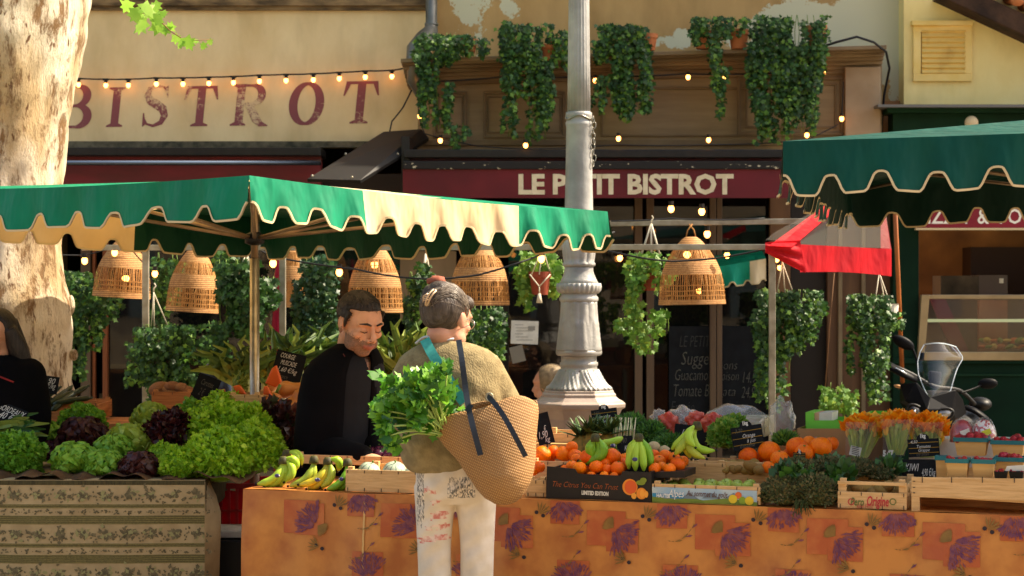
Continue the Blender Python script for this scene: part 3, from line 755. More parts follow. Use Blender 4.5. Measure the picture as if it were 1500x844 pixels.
def canopy(name, label, C, top, bot, peak, ns, stripes, mats, nd=.06, pole=None, hub=None, group='striped market canopies over the stalls', poleR=.02):
    """C four corner xy in order; top/bot valance heights per corner; ns scallops per edge"""
    th = thing(name, label, 'market canopy', (pole[0], pole[1], 0), group)
    roof = MB(); val = MB(); trim = MB()
    K = len(C)
    for e in range(K):
        c0, c1 = Vector(C[e]), Vector(C[(e + 1) % K])
        t0, t1, b0, b1 = top[e], top[(e + 1) % K], bot[e], bot[(e + 1) % K]
        n = ns[e]; L = (c1 - c0).length
        out = Vector(((c1 - c0).y, -(c1 - c0).x)).normalized()
        mid = (Vector(C[0]) + Vector(C[2])) / 2
        if out.dot((c0 + c1) / 2 - mid) < 0: out = -out
        ph = e * 1.7
        def off(u, v):
            return (.014 * math.sin(u * n * 2 * PI + ph) + .012 * math.sin(u * 9 + ph)) * v + .01 * v
        def prt(u): return stripes[e](u) if stripes[e] else 0
        def P(u, v):
            xy = c0.lerp(c1, u); zt = lerp(t0, t1, u) - .018 * math.sin(PI * u); zb = lerp(b0, b1, u) - .018 * math.sin(PI * u)
            tb = tabshape(u * n + .12 * math.sin(u * 13 + ph)); zb2 = zb + nd * (1 - tb) - .006 * math.sin(u * n * 2.6 + ph)
            o = off(u, v)
            return Vector((xy.x + out.x * o, xy.y + out.y * o, lerp(zt, zb2, v)))
        val.grid(P, n * 16, 7, mf=lambda u, v: prt(u))
        pts = [P(i / (n * 16), 1) + Vector((out.x, out.y, 0)) * .001 for i in range(n * 16 + 1)]
        # corded edge, a flat tape
        for i in range(len(pts) - 1):
            d = (pts[i + 1] - pts[i]); d = d.normalized() if d.length > 1e-7 else X
            w_ = Vector((0, 0, 1)); nn = d.cross(Vector((out.x, out.y, 0))).normalized() * .0042
            o3 = Vector((out.x, out.y, 0)) * .003
            trim.add([pts[i] - nn + o3, pts[i] + nn + o3, pts[i + 1] + nn + o3, pts[i + 1] - nn + o3], [(0, 1, 2, 3)])
            trim.add([pts[i] - nn - o3, pts[i] + nn - o3, pts[i + 1] + nn - o3, pts[i + 1] - nn - o3], [(0, 1, 2, 3)])
        pk = Vector(peak)
        def Rf(u, v):
            a = P(u, 0); q = a.lerp(pk, v)
            q.z += -.03 * math.sin(PI * v) * (1 - abs(2 * u - 1)) + .006 * math.sin(u * 30) * (1 - v) * v
            return q
        roof.grid(Rf, n * 4, 10, mf=lambda u, v: prt(.5 + (u - .5) * (1 - v)) if e in (0, 2) else (prt(u) if not stripes[(e + 1) % K] else 0))
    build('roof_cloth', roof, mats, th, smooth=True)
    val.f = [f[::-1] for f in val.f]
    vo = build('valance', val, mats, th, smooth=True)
    build('trim', trim, M['cream'], vo)
    hb = Vector(hub)
    b = MB(); b.tube([(pole[0], pole[1], 0), (pole[0], pole[1], hb.z - .09)], poleR * 1.12, 16); build('pole', b, M['alu'], th, smooth=True)
    b = MB(); b.tube([(pole[0], pole[1], hb.z - .09), (pole[0], pole[1], pk.z - .02)], poleR * .85, 14); build('inner_pole', b, M['bronze'], th, smooth=True)
    b = MB(); b.lathe([(.02, -.03), (.045, -.02), (.045, .02), (.02, .03)], hb, 16); build('hub', b, M['black'], th, smooth=True)
    b = MB(); b.lathe([(.3, 0), (.3, .03), (.05, .05), (.03, .2)], (pole[0], pole[1], 0), 20); build('base_plate', b, M['black'], th)
    for e in range(K):
        c0 = Vector(C[e]); c1 = Vector(C[(e + 1) % K])
        for u, k in ((0, .78), (.5, .8)):
            xy = c0.lerp(c1, u); zt = lerp(top[e], top[(e + 1) % K], u)
            tip = Vector((xy.x, xy.y, zt - .03)); q = tip.lerp(pk - Vector((0, 0, .03)), .03)
            b = MB(); b.tube([pk - Vector((0, 0, .05)), q], .008, 6)
            b.tube([hb, (pk - Vector((0, 0, .05))).lerp(q, k)], .009, 6)
            build('rib', b, M['bronze'], th, smooth=True)
    for du in (0,):
        pass
    return th

A_ = (-.975, 7.6); B_ = (.42, 9.0); Cc = (-1.36, 11.0); Dd = (-2.76, 9.2)
pl = W(373, 350, 9.4)
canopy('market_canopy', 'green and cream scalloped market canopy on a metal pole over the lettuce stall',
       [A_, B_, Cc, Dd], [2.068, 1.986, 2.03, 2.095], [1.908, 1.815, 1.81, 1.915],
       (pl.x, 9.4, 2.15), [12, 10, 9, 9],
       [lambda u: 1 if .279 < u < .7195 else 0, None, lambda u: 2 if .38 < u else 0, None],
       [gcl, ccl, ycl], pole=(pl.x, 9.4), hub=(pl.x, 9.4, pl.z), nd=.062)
pk2 = W(1800, 150, 9.2)
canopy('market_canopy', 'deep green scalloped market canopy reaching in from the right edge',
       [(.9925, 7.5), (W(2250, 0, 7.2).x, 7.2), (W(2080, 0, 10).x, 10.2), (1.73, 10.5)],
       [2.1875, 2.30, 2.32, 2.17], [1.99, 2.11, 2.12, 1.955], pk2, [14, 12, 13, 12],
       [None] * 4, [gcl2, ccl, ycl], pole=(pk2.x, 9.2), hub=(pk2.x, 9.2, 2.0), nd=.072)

# awning reflected in the bistro glass, modelled as a solid piece
b = MB(); q0 = W(1056, 385, 14.6); 
th = thing('reflected_awning', 'glass reflection of a turquoise and cream scalloped awning, modelled solid behind the woven lamp and the white post', 'awning', W(1090, 420, 14.6))
def Pq(u, v):
    px = lerp(1050, 1122, u); py0 = lerp(391, 379, u); n = 3.2
    py1 = lerp(422, 414, u) + 0
    py = lerp(py0, py1 - 6 * (1 - tabshape(u * n)), v); return W(px, py, 14.6 + .04 * math.sin(u * 14) * v)
b.grid(Pq, 52, 6, mf=lambda u, v: 1 if u > .68 else 0); build('valance', b, [cloth_mat('turquoise canvas', S('#159a7c'), S('#0f8a6c'), .2), ccl], th, smooth=True)
b = MB(); b.tube([Pq(i / 52, 1) + Vector((0, -.003, 0)) for i in range(53)], .006, 5); build('trim', b, M['cream'], th)
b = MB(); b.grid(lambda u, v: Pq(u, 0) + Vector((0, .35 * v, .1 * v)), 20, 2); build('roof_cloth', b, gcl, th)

# ------------------------------------------------------------------ terrace frame of square tubes
tf = thing('hanging_rack', 'pale square tube frame with hanging lamps in front of the bistro', 'frame', W(1131, 422, 11.6))
tf.location.z = 0
b = MB()
for px, Yp in ((213.5, 11.7), (414, 11.7), (1131, 11.5)):
    b = MB(); t_ = W(px, 362, Yp); b.box((t_.x, Yp, t_.z / 2), (.036, .036, t_.z)); build('upright', b, M['metal'], tf, bevel=.003)
b = MB(); b.bar(W(120, 363, 11.7), W(1131, 362, 11.5), .03, .032); build('rail', b, M['metal'], tf, bevel=.003)
b = MB(); b.bar(W(700, 330, 12.6), W(1190, 324, 12.5), .03, .034); build('rail', b, M['metal'], tf, bevel=.003)
b = MB(); b.bar(W(1131, 362, 11.5), W(1190, 324, 12.5), .03, .03); build('rail', b, M['metal'], tf, bevel=.003)

# ------------------------------------------------------------------ red and clear terrace awning
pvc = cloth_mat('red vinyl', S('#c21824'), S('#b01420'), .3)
rt = thing('vinyl_awning', 'red vinyl awning with clear window panels beside the green shop', 'awning', W(1220, 400, 11.4))
def edge(px, py, Y): return W(px, py, Y)
b = MB()
nose = edge(1121, 360, 11.4)
def skirt(u, v):
    px = lerp(1172, 1306, u); top = lerp(358, 365, u); bt = lerp(399, 405, u) - 3 * math.sin(PI * u)
    return W(px, lerp(top, bt, v), 11.5 + .5 * u + .015 * math.sin(u * 17 + v * 2))
b.grid(skirt, 30, 6)
def knob(u, v):   # the bunched corner: from nose to skirt start
    a = W(1121, 355, 11.4).lerp(W(1121, 370, 11.4), v); c_ = W(1172, 352, 11.5).lerp(W(1180, 400, 11.5), v)
    q = a.lerp(c_, u); q.y += .03 * math.sin(v * 14) * math.sin(PI * u); return q
b.grid(knob, 12, 8)
build('skirt', b, pvc, rt, smooth=True)
b = MB()
def hip(u, v):
    a = W(1121, 352, 11.4).lerp(W(1132, 366, 11.35), v); c_ = W(1221, 292, 12.6).lerp(W(1229, 304, 12.5), v)
    q = a.lerp(c_, u); q.z += .01 * math.sin(v * 6); return q
def hip2(u, v):
    a = W(1126, 360, 11.35).lerp(W(1160, 362, 11.38), v); c_ = W(1221, 292, 12.6).lerp(W(1229, 304, 12.5), v)
    q = a.lerp(c_, u); return q
b.grid(hip2, 14, 4); build('hip_band', b, pvc, rt, smooth=True)
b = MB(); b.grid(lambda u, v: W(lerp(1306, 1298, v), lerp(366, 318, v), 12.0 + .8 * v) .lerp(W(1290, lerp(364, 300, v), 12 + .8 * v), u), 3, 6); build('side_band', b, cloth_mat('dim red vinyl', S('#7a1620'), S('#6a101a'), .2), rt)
clr = glassy('clear vinyl', (.4, .37, .33, 1), .05, .3, .22)
b = MB(); b.add([W(1160, 359, 11.5), W(1304, 364, 12.0), W(1296, 292, 12.9), W(1228, 302, 12.6)], [(0, 1, 2, 3)]); build('clear_panel', b, clr, rt)
b = MB(); b.add([W(1121, 352, 11.42), W(1135, 340, 11.6), W(1205, 303, 12.4), W(1222, 291, 12.65), W(1150, 352, 11.44)], [(0, 4, 3, 2, 1)]); build('clear_panel', b, clr, rt)
b = MB(); b.tube([W(1311, 306, 13.2), W(1318, 466, 13.6), W(1322, 560, 13.9)], .015, 8)
one('wooden_pole', b, mat('orange varnished wood', S('#a8612a'), S('#8d4d1e'), scale=5, rough=.4, stretch=(3, 3, .4)), 'orange varnished wooden pole standing in front of the green shop corner', 'pole', smooth=True)
b = MB(); b.tube([W(1222, 400, 13.2), W(1215, 480, 13.2), W(1204, 640, 13.2)], .0035, 6)
one('bamboo_cane', b, mat('dull cane', S('#6e4c2c'), rough=.8), 'thin leaning cane in front of the dark door leaf', 'cane', smooth=True)
# folded red parasol behind the canopy pole
b = MB(); b.tube([W(409, 372, 12.2), W(410, 400, 12.2), W(410, 440, 12.2), W(406, 500, 12.2), W(402, 560, 12.2)], [.012, .03, .035, .04, .02], 9)
b.tube([W(409, 360, 12.2), W(403, 700, 12.2)], .01, 6)
one('closed_parasol', b, cloth_mat('magenta cloth', S('#8c1430'), S('#7a1028'), .1), 'closed crimson parasol standing beside the frame post behind the leeks', 'parasol', smooth=True)

# ------------------------------------------------------------------ cast iron lamp post
lp_m = mat('grey painted cast iron', S('#a3a19c'), S('#83817c'), scale=7, rough=.42, bump=.25, bscale=45, spec=.6)
YP = 10.5; pc_ = W(848, 422, YP); kx = YP / F
lp = thing('lamp_post', 'fluted grey cast iron lamp post with leaf mouldings and octagonal plinth', 'lamp post', (pc_.x, YP, 0))
def pz(py): return CAMZ - (py - CY) * kx
def prof(L): return [(r * kx, pz(y)) for y, r in L]
def lsh(b, L, seg=48, f=None): b.lathe(prof(L)[::-1], (pc_.x, YP, 0), seg, f=f)
b = MB()
lsh(b, [(-400, 14), (0, 15), (90, 16), (165, 16.8)], 96, f=lambda a, z, j: 1 + .05 * (abs(math.sin(a * 10)) - .6)); build('fluted_shaft', b, lp_m, lp, smooth=True)
b = MB()
lsh(b, [(164, 17), (165, 19), (170, 19.6), (173, 18.2), (178, 18.4), (180, 19.8), (184, 19.6), (186, 18.6), (230, 19.2), (290, 20.4), (340, 21.4), (352, 22)]); build('lower_shaft', b, lp_m, lp, smooth=True)
def acan(n, amp, sharp=1.0, ph=0):
    return lambda a, z, j: 1 + amp * (abs(math.sin(a * n / 2 + ph)) ** sharp - .5)
b = MB(); lsh(b, [(350, 22.5), (354, 24), (362, 24.6), (370, 24), (378, 23), (384, 22), (386, 24), (389, 24), (391, 21.5)], 96, f=lambda a, z, j: 1 + .07 * (abs(math.sin(a * 6)) - .5) * (1 if 1 < j < 8 else .2)); build('capital', b, lp_m, lp, smooth=True)
b = MB()
lsh(b, [(390, 21), (396, 21), (402, 22.5), (410, 26), (417, 30)]); lsh(b, [(415, 31.5), (420, 32.5), (426, 31.5), (430, 28)], 96, f=lambda a, z, j: 1 + .035 * math.sin(a * 26))
lsh(b, [(428, 27), (433, 26), (436, 28.5), (440, 28.5), (443, 26.5)]); build('collar', b, lp_m, lp, smooth=True)
b = MB()
# bell with flutes over raised leaves
def bellf(a, z, j):
    t = (pz(442) - z) / (pz(442) - pz(512)); fl = .045 * (abs(math.sin(a * 6)) - .5) * (1 - smst(.35, .6, t))
    s = abs(math.sin(a * 3)); lf = .055 * smst(.2 + .6 * (1 - t), .9, s) * smst(.3, .5, t) * (1 + .5 * math.sin(a * 48 + z * 260))
    return 1 + fl + lf
lsh(b, [(442 + i * 3, 26.5 + 6.2 * (i / 24) ** 1.3) for i in range(25)], 192, f=bellf)
lsh(b, [(513, 33.5), (516, 34), (519, 33.4), (521, 31)]); build('bell', b, lp_m, lp, smooth=True)
b = MB(); lsh(b, [(520, 27), (524, 26), (530, 26), (531, 28), (535, 28), (537, 26.5), (541, 27), (543, 29)]); build('waist', b, lp_m, lp, smooth=True)
b = MB()
def flare(a, z, j):
    s = abs(math.sin(a * 4)); return 1 + .1 * (s - .4) + .045 * math.sin(a * 40 + z * 90) * s
lsh(b, [(541, 28), (546, 31), (551, 33.5), (556, 36), (560, 38.5), (564, 42), (567, 46), (570, 47), (573, 44)], 192, f=flare); build('leaf_flare', b, lp_m, lp, smooth=True)
b = MB()
def oct_(L):
    k_ = 1 / math.cos(PI / 8)
    vs = []; n = len(L)
    for y, r in L:
        for k in range(8):
            a = PI / 8 + k * PI / 4; vs.append(Vector((pc_.x + r * k_ * kx * math.cos(a), YP + r * k_ * kx * math.sin(a), pz(y))))
    fs = [(i * 8 + k, i * 8 + (k + 1) % 8, (i + 1) * 8 + (k + 1) % 8, (i + 1) * 8 + k)[::-1] for i in range(n - 1) for k in range(8)]
    fs.append(tuple(range(8))); b.add(vs, fs)
oct_([(571, 47), (571, 50), (575, 50.5), (576, 53), (581, 53.5), (581.5, 55), (586, 60), (589, 66), (590, 67), (596, 66), (598, 62), (606, 58), (612, 55), (640, 53), (700, 53), (705, 58), (895, 60)])
build('octagonal_plinth', b, mat('pinkish grey cast iron', S('#aa9a8e'), S('#958478'), scale=6, rough=.45, bump=.15, bscale=40, spec=.6), lp, bevel=.004)
b = MB()
for k in range(9):   # chain hanging on the right of the collar
    b.tube([Vector((pc_.x + .073 + .004 * math.sin(k * 2), YP - .03, pz(176 + k * 8))) + Vector((.010 * math.cos(a) * (1 if k % 2 else .4), .010 * math.cos(a) * (.2 if k % 2 else 1), .018 * math.sin(a))) for a in [i * PI / 4 for i in range(9)]], .0028, 5, cap=False)
b.tube([Vector((pc_.x + .068 * math.cos(a), YP + .068 * math.sin(a), pz(173) + .01 * math.sin(a * 3))) for a in [i * 2 * PI / 24 for i in range(25)]], .005, 6, cap=False)
one('chain', b, mat('zinc chain', S('#8c887c'), rough=.35, metal=.8), 'zinc chain wrapped round the lamp post and hanging on its right', 'chain', smooth=True)

# ------------------------------------------------------------------ plane tree on the left
YT = 10.4
bark = bpy.data.materials.new('plane tree bark'); t = NT(bark)
out = t.a('ShaderNodeOutputMaterial'); p = t.a('ShaderNodeBsdfPrincipled'); p.inputs['Roughness'].default_value = .75; p.inputs['Specular IOR Level'].default_value = .25
tc = t.a('ShaderNodeTexCoord'); mp = t.a('ShaderNodeMapping'); mp.inputs['Scale'].default_value = (1.3, 1.3, .5); t.k(tc.outputs['Object'], mp.inputs[0])
nA = t.a('ShaderNodeTexNoise', Scale=2.6, Detail=4); t.k(mp.outputs[0], nA.inputs['Vector'])
mA = t.a('ShaderNodeMix', data_type='RGBA'); mA.inputs[6].default_value = S('#e0d0b8'); mA.inputs[7].default_value = S('#b49a74')
rA = t.a('ShaderNodeMapRange'); rA.inputs[1].default_value = .45; rA.inputs[2].default_value = .6; t.k(nA.outputs[0], rA.inputs[0]); t.k(rA.outputs[0], mA.inputs[0])
nB = t.a('ShaderNodeTexNoise', Scale=8.5, Detail=9, Roughness=.72, Distortion=.15); t.k(mp.outputs[0], nB.inputs['Vector'])
rB = t.a('ShaderNodeMapRange'); rB.inputs[1].default_value = .505; rB.inputs[2].default_value = .60; t.k(nB.outputs[0], rB.inputs[0])
mB = t.a('ShaderNodeMix', data_type='RGBA'); mB.inputs[7].default_value = S('#80603f'); t.k(rB.outputs[0], mB.inputs[0]); t.k(mA.outputs[2], mB.inputs[6])
nC = t.a('ShaderNodeTexNoise', Scale=22, Detail=6); t.k(mp.outputs[0], nC.inputs['Vector'])
rC = t.a('ShaderNodeMapRange'); rC.inputs[1].default_value = .64; rC.inputs[2].default_value = .7; t.k(nC.outputs[0], rC.inputs[0])
mC = t.a('ShaderNodeMix', data_type='RGBA'); mC.inputs[7].default_value = S('#6a4a30'); t.k(rC.outputs[0], mC.inputs[0]); t.k(mB.outputs[2], mC.inputs[6])
t.k(mC.outputs[2], p.inputs['Base Color'])
sb = t.a('ShaderNodeMath', operation='SUBTRACT'); t.k(nB.outputs[0], sb.inputs[0]); mm = t.a('ShaderNodeMath', operation='MULTIPLY'); mm.inputs[1].default_value = .25; t.k(rB.outputs[0], mm.inputs[0]); t.k(mm.outputs[0], sb.inputs[1])
bp = t.a('ShaderNodeBump', Strength=.9, Distance=.05); t.k(sb.outputs[0], bp.inputs['Height']); t.k(bp.outputs[0], p.inputs['Normal'])
t.k(p.outputs[0], out.inputs[0])
tr = thing('plane_tree', 'pale mottled plane tree trunk at the left edge behind the lettuce stall', 'tree', W(5, 893, YT))
edge_r = [(893, 145), (700, 118), (600, 112), (560, 105), (500, 105), (470, 107), (440, 104), (400, 93), (360, 88), (300, 87), (260, 89), (220, 95), (180, 98), (140, 105), (100, 112), (60, 120), (20, 125), (-40, 132), (-150, 150), (-300, 175)]
b = MB(); seg = 64; vs = []
edge_s = []
for i in range(len(edge_r) - 1):
    for k in range(5): edge_s.append((lerp(edge_r[i][0], edge_r[i + 1][0], k / 5), lerp(edge_r[i][1], edge_r[i + 1][1], k / 5)))
edge_s.append(edge_r[-1])
for i, (py, ex) in enumerate(edge_s):
    cxp = 5 if py > 0 else 5 + (0 - py) * .02
    r = (ex - cxp) * YT / F * (1.0); c = W(cxp, py, YT + .0)
    for k in range(seg):
        a = 2 * PI * k / seg
        rr = r * (1 + .022 * math.sin(a * 3 + py * .008) + .015 * math.sin(a * 7 - py * .021) + .010 * math.sin(a * 13 + py * .05) + .008 * math.sin(a * 5 + py * .13))
        vs.append((c.x + rr * math.cos(a), YT + rr * math.sin(a), c.z))
n = len(edge_s)
b.add(vs, [(i * seg + k, i * seg + (k + 1) % seg, (i + 1) * seg + (k + 1) % seg, (i + 1) * seg + k) for i in range(n - 1) for k in range(seg)])
trunk = build('trunk', b, bark, tr, smooth=True)
b = MB(); b.ell(W(108, 520, YT - .02), (.022, .02, .03), 14, 10); build('knot', b, bark, trunk, smooth=True); b = MB(); b.ell(W(104, 447, YT - .03), (.02, .02, .05), 14, 10); build('knot', b, bark, trunk, smooth=True)
# limbs above the frame
limbs = []
def limb(p0, p1, p2, r0, r1):
    pts = []
    for i in range(9):
        t_ = i / 8; pts.append(p0 * (1 - t_) ** 2 + p1 * 2 * t_ * (1 - t_) + p2 * t_ ** 2)
    b = MB(); b.tube(pts, [lerp(r0, r1, i / 8) for i in range(9)], 14); build('limb', b, bark, tr, smooth=True); limbs.append(pts)
top = W(12, -290, YT)
limb(top + Vector((0, 0, -.2)), top + Vector((.3, -.9, 1)), top + Vector((1.0, -2.6, 1.9)), .3, .06)
limb(top + Vector((0, 0, -.2)), top + Vector((-.6, .2, 1)), top + Vector((-2.6, .8, 2.2)), .3, .07)
limb(top + Vector((0, 0, -.2)), top + Vector((.3, .3, 1.3)), top + Vector((1.2, 1.6, 2.6)), .26, .06)
limb(top + Vector((0, 0, -.2)), top + Vector((-.2, -.9, 1.2)), top + Vector((-.6, -3, 2)), .24, .05)
# the twig that dips into the picture
tw = [W(90, -190, 9.3), W(160, -80, 9.2), W(205, -12, 9.1), W(228, 25, 9.05), W(250, 46, 9.0), W(272, 60, 9.0), W(310, 58, 9.0)]
b = MB(); b.tube([top + Vector((.8, -.9, .8))] + tw, [.03, .015, .008, .004, .003, .0025, .002, .0015], 6); build('twig', b, mat('brown twig', S('#7d5a38'), rough=.8), tr, smooth=True)
pleaf = mat('plane leaf', S('#a4c656'), S('#84b03e'), scale=12, rough=.4, trans=.55)
b = MB()
rl = random.Random(3)
for px, py, s_ in ((197, 12, 1), (210, 5, 1.1), (222, 8, 1), (228, 20, .9), (215, 32, 1.15), (222, 38, 1.2), (204, 18, .8), (232, 3, .8), (195, 24, .9), (250, 44, .8), (254, 36, .7), (252, 56, .7), (272, 55, .9), (276, 62, .8), (268, 60, .6), (290, 60, .5), (300, 63, .5), (306, 58, .45), (190, 2, 1), (238, 16, .6)):
    c = W(px, py, 9.0 + rl.uniform(-.08, .08))
    b.leaf(c, Vector((rl.uniform(-1, 1), rl.uniform(-.4, .4), rl.uniform(-1.2, .1))), Vector((rl.uniform(-.6, .6), -1, rl.uniform(-.3, .8))), .075 * s_, .05 * s_, kind='plane', curl=.15)
# crown over the square: clumps round the limbs
for pts in limbs:
    for i in range(2, 9):
        for k in range(9):
            cc = pts[i] + Vector((rl.gauss(0, .6), rl.gauss(0, .6), rl.gauss(.35, .35)))
            if cc.z < 3.75: continue
            for q in range(12):
                c = cc + Vector((rl.gauss(0, .16), rl.gauss(0, .16), rl.gauss(0, .12)))
                b.leaf(c, Vector((rl.uniform(-1, 1), rl.uniform(-1, 1), rl.uniform(-.8, .2))), Vector((rl.uniform(-.7, .7), rl.uniform(-.7, .7), 1)), .14, .1, kind='plane')
build('crown', b, pleaf, tr)
# ------------------------------------------------------------------ woven hanging lamps
cane = mat('woven cane', S('#c08a4c'), S('#9d6a34'), scale=30, rough=.75, stretch=(1, 1, 5), trans=.12)
weave = bpy.data.materials.new('cane weave'); t = NT(weave)
out = t.a('ShaderNodeOutputMaterial'); p = t.a('ShaderNodeBsdfPrincipled'); p.inputs['Roughness'].default_value = .75
tc = t.a('ShaderNodeTexCoord'); wv = t.a('ShaderNodeTexWave', Scale=28, Distortion=1.5, Detail=2); wv.wave_type = 'BANDS'; wv.bands_direction = 'Z'
wv.inputs['Detail Scale'].default_value = 8
t.k(tc.outputs['Object'], wv.inputs['Vector'])
nz = t.a('ShaderNodeTexNoise', Scale=60, Detail=3); t.k(tc.outputs['Object'], nz.inputs['Vector'])
mu = t.a('ShaderNodeMath', operation='MULTIPLY'); t.k(wv.outputs[1], mu.inputs[0]); t.k(nz.outputs[0], mu.inputs[1])
mr = t.a('ShaderNodeMapRange'); mr.inputs[1].default_value = .05; mr.inputs[2].default_value = .5; t.k(mu.outputs[0], mr.inputs[0])
mx = t.a('ShaderNodeMix', data_type='RGBA'); mx.inputs[6].default_value = S('#8a5d30'); mx.inputs[7].default_value = S('#cf9a5c'); t.k(mr.outputs[0], mx.inputs[0])
t.k(mx.outputs[2], p.inputs['Base Color']); bp = t.a('ShaderNodeBump', Strength=.6, Distance=.004); t.k(mu.outputs[0], bp.inputs['Height']); t.k(bp.outputs[0], p.inputs['Normal'])
tr_ = t.a('ShaderNodeBsdfTranslucent'); t.k(mx.outputs[2], tr_.inputs[0]); ms = t.a('ShaderNodeMixShader'); ms.inputs[0].default_value = .15
t.k(p.outputs[0], ms.inputs[1]); t.k(tr_.outputs[0], ms.inputs[2]); t.k(ms.outputs[0], out.inputs[0])
def lamp(px, ptop, pbot, wpx, Y, label, tilt=0, bulb=True, bands=((.0, .24), (.42, .64), (.93, 1.0))):
    c = W(px, pbot, Y); H = (pbot - ptop) * Y / F; Rb = wpx / 2 * Y / F
    th = thing('woven_lamp', label, 'hanging lamp', c + Vector((0, 0, H)), 'woven cane lamps hanging from the terrace frame')
    def rr(t_):  # t 0 top .. 1 bottom
        return Rb * (.16 + .84 * math.sin(min(1, t_ * 1.25) * PI / 2) ** .75) * (1 if t_ < .8 else 1 + .04 * (t_ - .8) / .2) * (.97)
    top = Vector((0, 0, H)); rot = Matrix.Rotation(tilt, 3, 'Y')
    def P(a, t_, k=1):
        r = rr(t_) * k * (1 + .015 * math.sin(a * 3 + px)); v = Vector((r * math.cos(a), r * math.sin(a), H * (1 - t_) - H)); return c + top + rot @ v
    for t0, t1 in bands:
        b = MB(); b.grid(lambda u, v: P(u * 2 * PI, lerp(t0, t1, v)), 48, 8); build('woven_band', b, weave, th, smooth=True)
    b = MB()
    rg = random.Random(int(px))
    for k in range(84):
        a = 2 * PI * k / 84 + rg.gauss(0, .012); w_ = rg.uniform(.003, .0075)
        for j in range(1, len(bands)):
            t0 = bands[j - 1][1]; t1 = bands[j][0]
            pts = [P(a + rg.gauss(0, .01), lerp(t0 - .01, t1 + .01, i / 4)) for i in range(5)]
            for i in range(4):
                tn = Vector((-math.sin(a), math.cos(a), 0)) * w_ / 2
                b.add([pts[i] - tn, pts[i] + tn, pts[i + 1] + tn, pts[i + 1] - tn], [(0, 1, 2, 3)])
    for t_ in (.72, .8, .87, .33):
        for k in range(48):
            a0 = 2 * PI * k / 48; a1 = a0 + 2 * PI / 48; p0 = P(a0, t_ + .003 * math.sin(k), 1.005); p1 = P(a1, t_ + .003 * math.sin(k + 1), 1.005); q = Vector((0, 0, .0025))
            b.add([p0 - q, p0 + q, p1 + q, p1 - q], [(0, 1, 2, 3)])
    build('cane_ribs', b, cane, th)
    b = MB()
    for s in (-1, 1): b.tube([c + top + Vector((s * .03, 0, -.01)), c + top + Vector((s * .018, 0, .04)), c + top + Vector((-s * .01, .01, .075))], .004, 5)
    build('loop', b, cane, th, smooth=True)
    if bulb:
        b = MB(); b.ell(c + Vector((bulb[0] * Y / F, -.02, bulb[1] * Y / F)), .022, 12, 8); bb = build('bulb', b, M['bulb'], th, smooth=True)
        b = MB(); b.tube([c + Vector((bulb[0] * Y / F, -.02, bulb[1] * Y / F + .015)), c + Vector((bulb[0] * Y / F, -.02, bulb[1] * Y / F + .06))], .014, 8); b.tube([c + Vector((bulb[0] * Y / F, -.02, bulb[1] * Y / F + .06)), c + top], .003, 4); build('socket', b, M['black'], bb)
    return th
lamp(183, 350, 436, 84, 12.6, 'leftmost woven cane lamp with open ribbed lower half beside the tree', tilt=R(4), bulb=(2, 28), bands=((0, .12), (.22, .5), (.9, 1)))
lamp(288, 362, 457, 77, 12.2, 'woven cane lamp hanging left of the left canopy pole', tilt=R(4), bulb=None)
lamp(428, 345, 450, 60, 13.4, 'dim woven cane lamp half hidden behind the frame post and the ivy', bulb=None)
lamp(549, 356, 458, 82, 12.2, 'woven cane lamp above the head of the market seller', bulb=(0, 70))
lamp(703, 352, 447, 88, 12.2, 'woven cane lamp to the right of the grey haired shopper', bulb=None)
lamp(1012, 347, 446, 98, 12.0, 'woven cane lamp with glowing bulbs to the right of the lamp post', tilt=R(-1), bulb=(-6, 73), bands=((0, .2), (.32, .56), (.93, 1)))

# ------------------------------------------------------------------ strings of bulbs
wire = mat('black cable', S('#17171a'), rough=.6)
sock = mat('black socket', S('#1a1512'), rough=.5)
def string(name, label, pts, bulbs, hang=True, rad=.006, sz=.016):
    """pts: cable points (px,py,Y); bulbs: (px,py,Y) bulb positions"""
    P3 = [W(*q) for q in pts]
    th = thing(name, label, 'string lights', P3[0], 'strings of warm bulbs on the bistro front')
    fine = []
    for i in range(len(P3) - 1):
        for k in range(6):
            t_ = k / 6; q = P3[i].lerp(P3[i + 1], t_); q.z -= .012 * math.sin(PI * t_) * (P3[i + 1] - P3[i]).length; fine.append(q)
    fine.append(P3[-1])
    b = MB(); b.tube(fine, rad, 6); build('cable', b, wire, th, smooth=True)
    for (px, py, Y) in bulbs:
        c = W(px, py, Y)
        b = MB(); b.ell(c, (sz, sz, sz * 1.25), 12, 8); bo = build('bulb', b, M['bulb'], th, smooth=True)
        b = MB(); b.tube([c + Vector((0, 0, sz * .9)), c + Vector((0, 0, sz * 2.4))], [sz * .75, sz * .85], 8)
        if hang: b.box(c + Vector((0, -.002, sz * 2.6)), (sz * 2.6, sz * 1.3, sz * .9))
        build('socket', b, sock, bo)
    return th
Yw = 14.93
bl = [(115, 124), (155, 125), (188, 125), (229, 123), (268, 123), (306, 122), (342, 121), (380, 119), (419, 118), (459, 117), (497, 115), (535, 113), (574, 112)]
string('string_lights', 'straight string of warm bulbs above the painted maroon letters', [(60, 118, Yw)] + [(x, y - 9, Yw) for x, y in bl] + [(598, 98, 14.6)], [(x, y, Yw) for x, y in bl])
string('string_lights', 'bulb string dropping beside the swan necked downpipe', [(603, 132, 14.8), (590, 158, 14.8), (574, 178, 14.8), (571, 192, 14.75)], [(615, 170, 14.6)], hang=False)
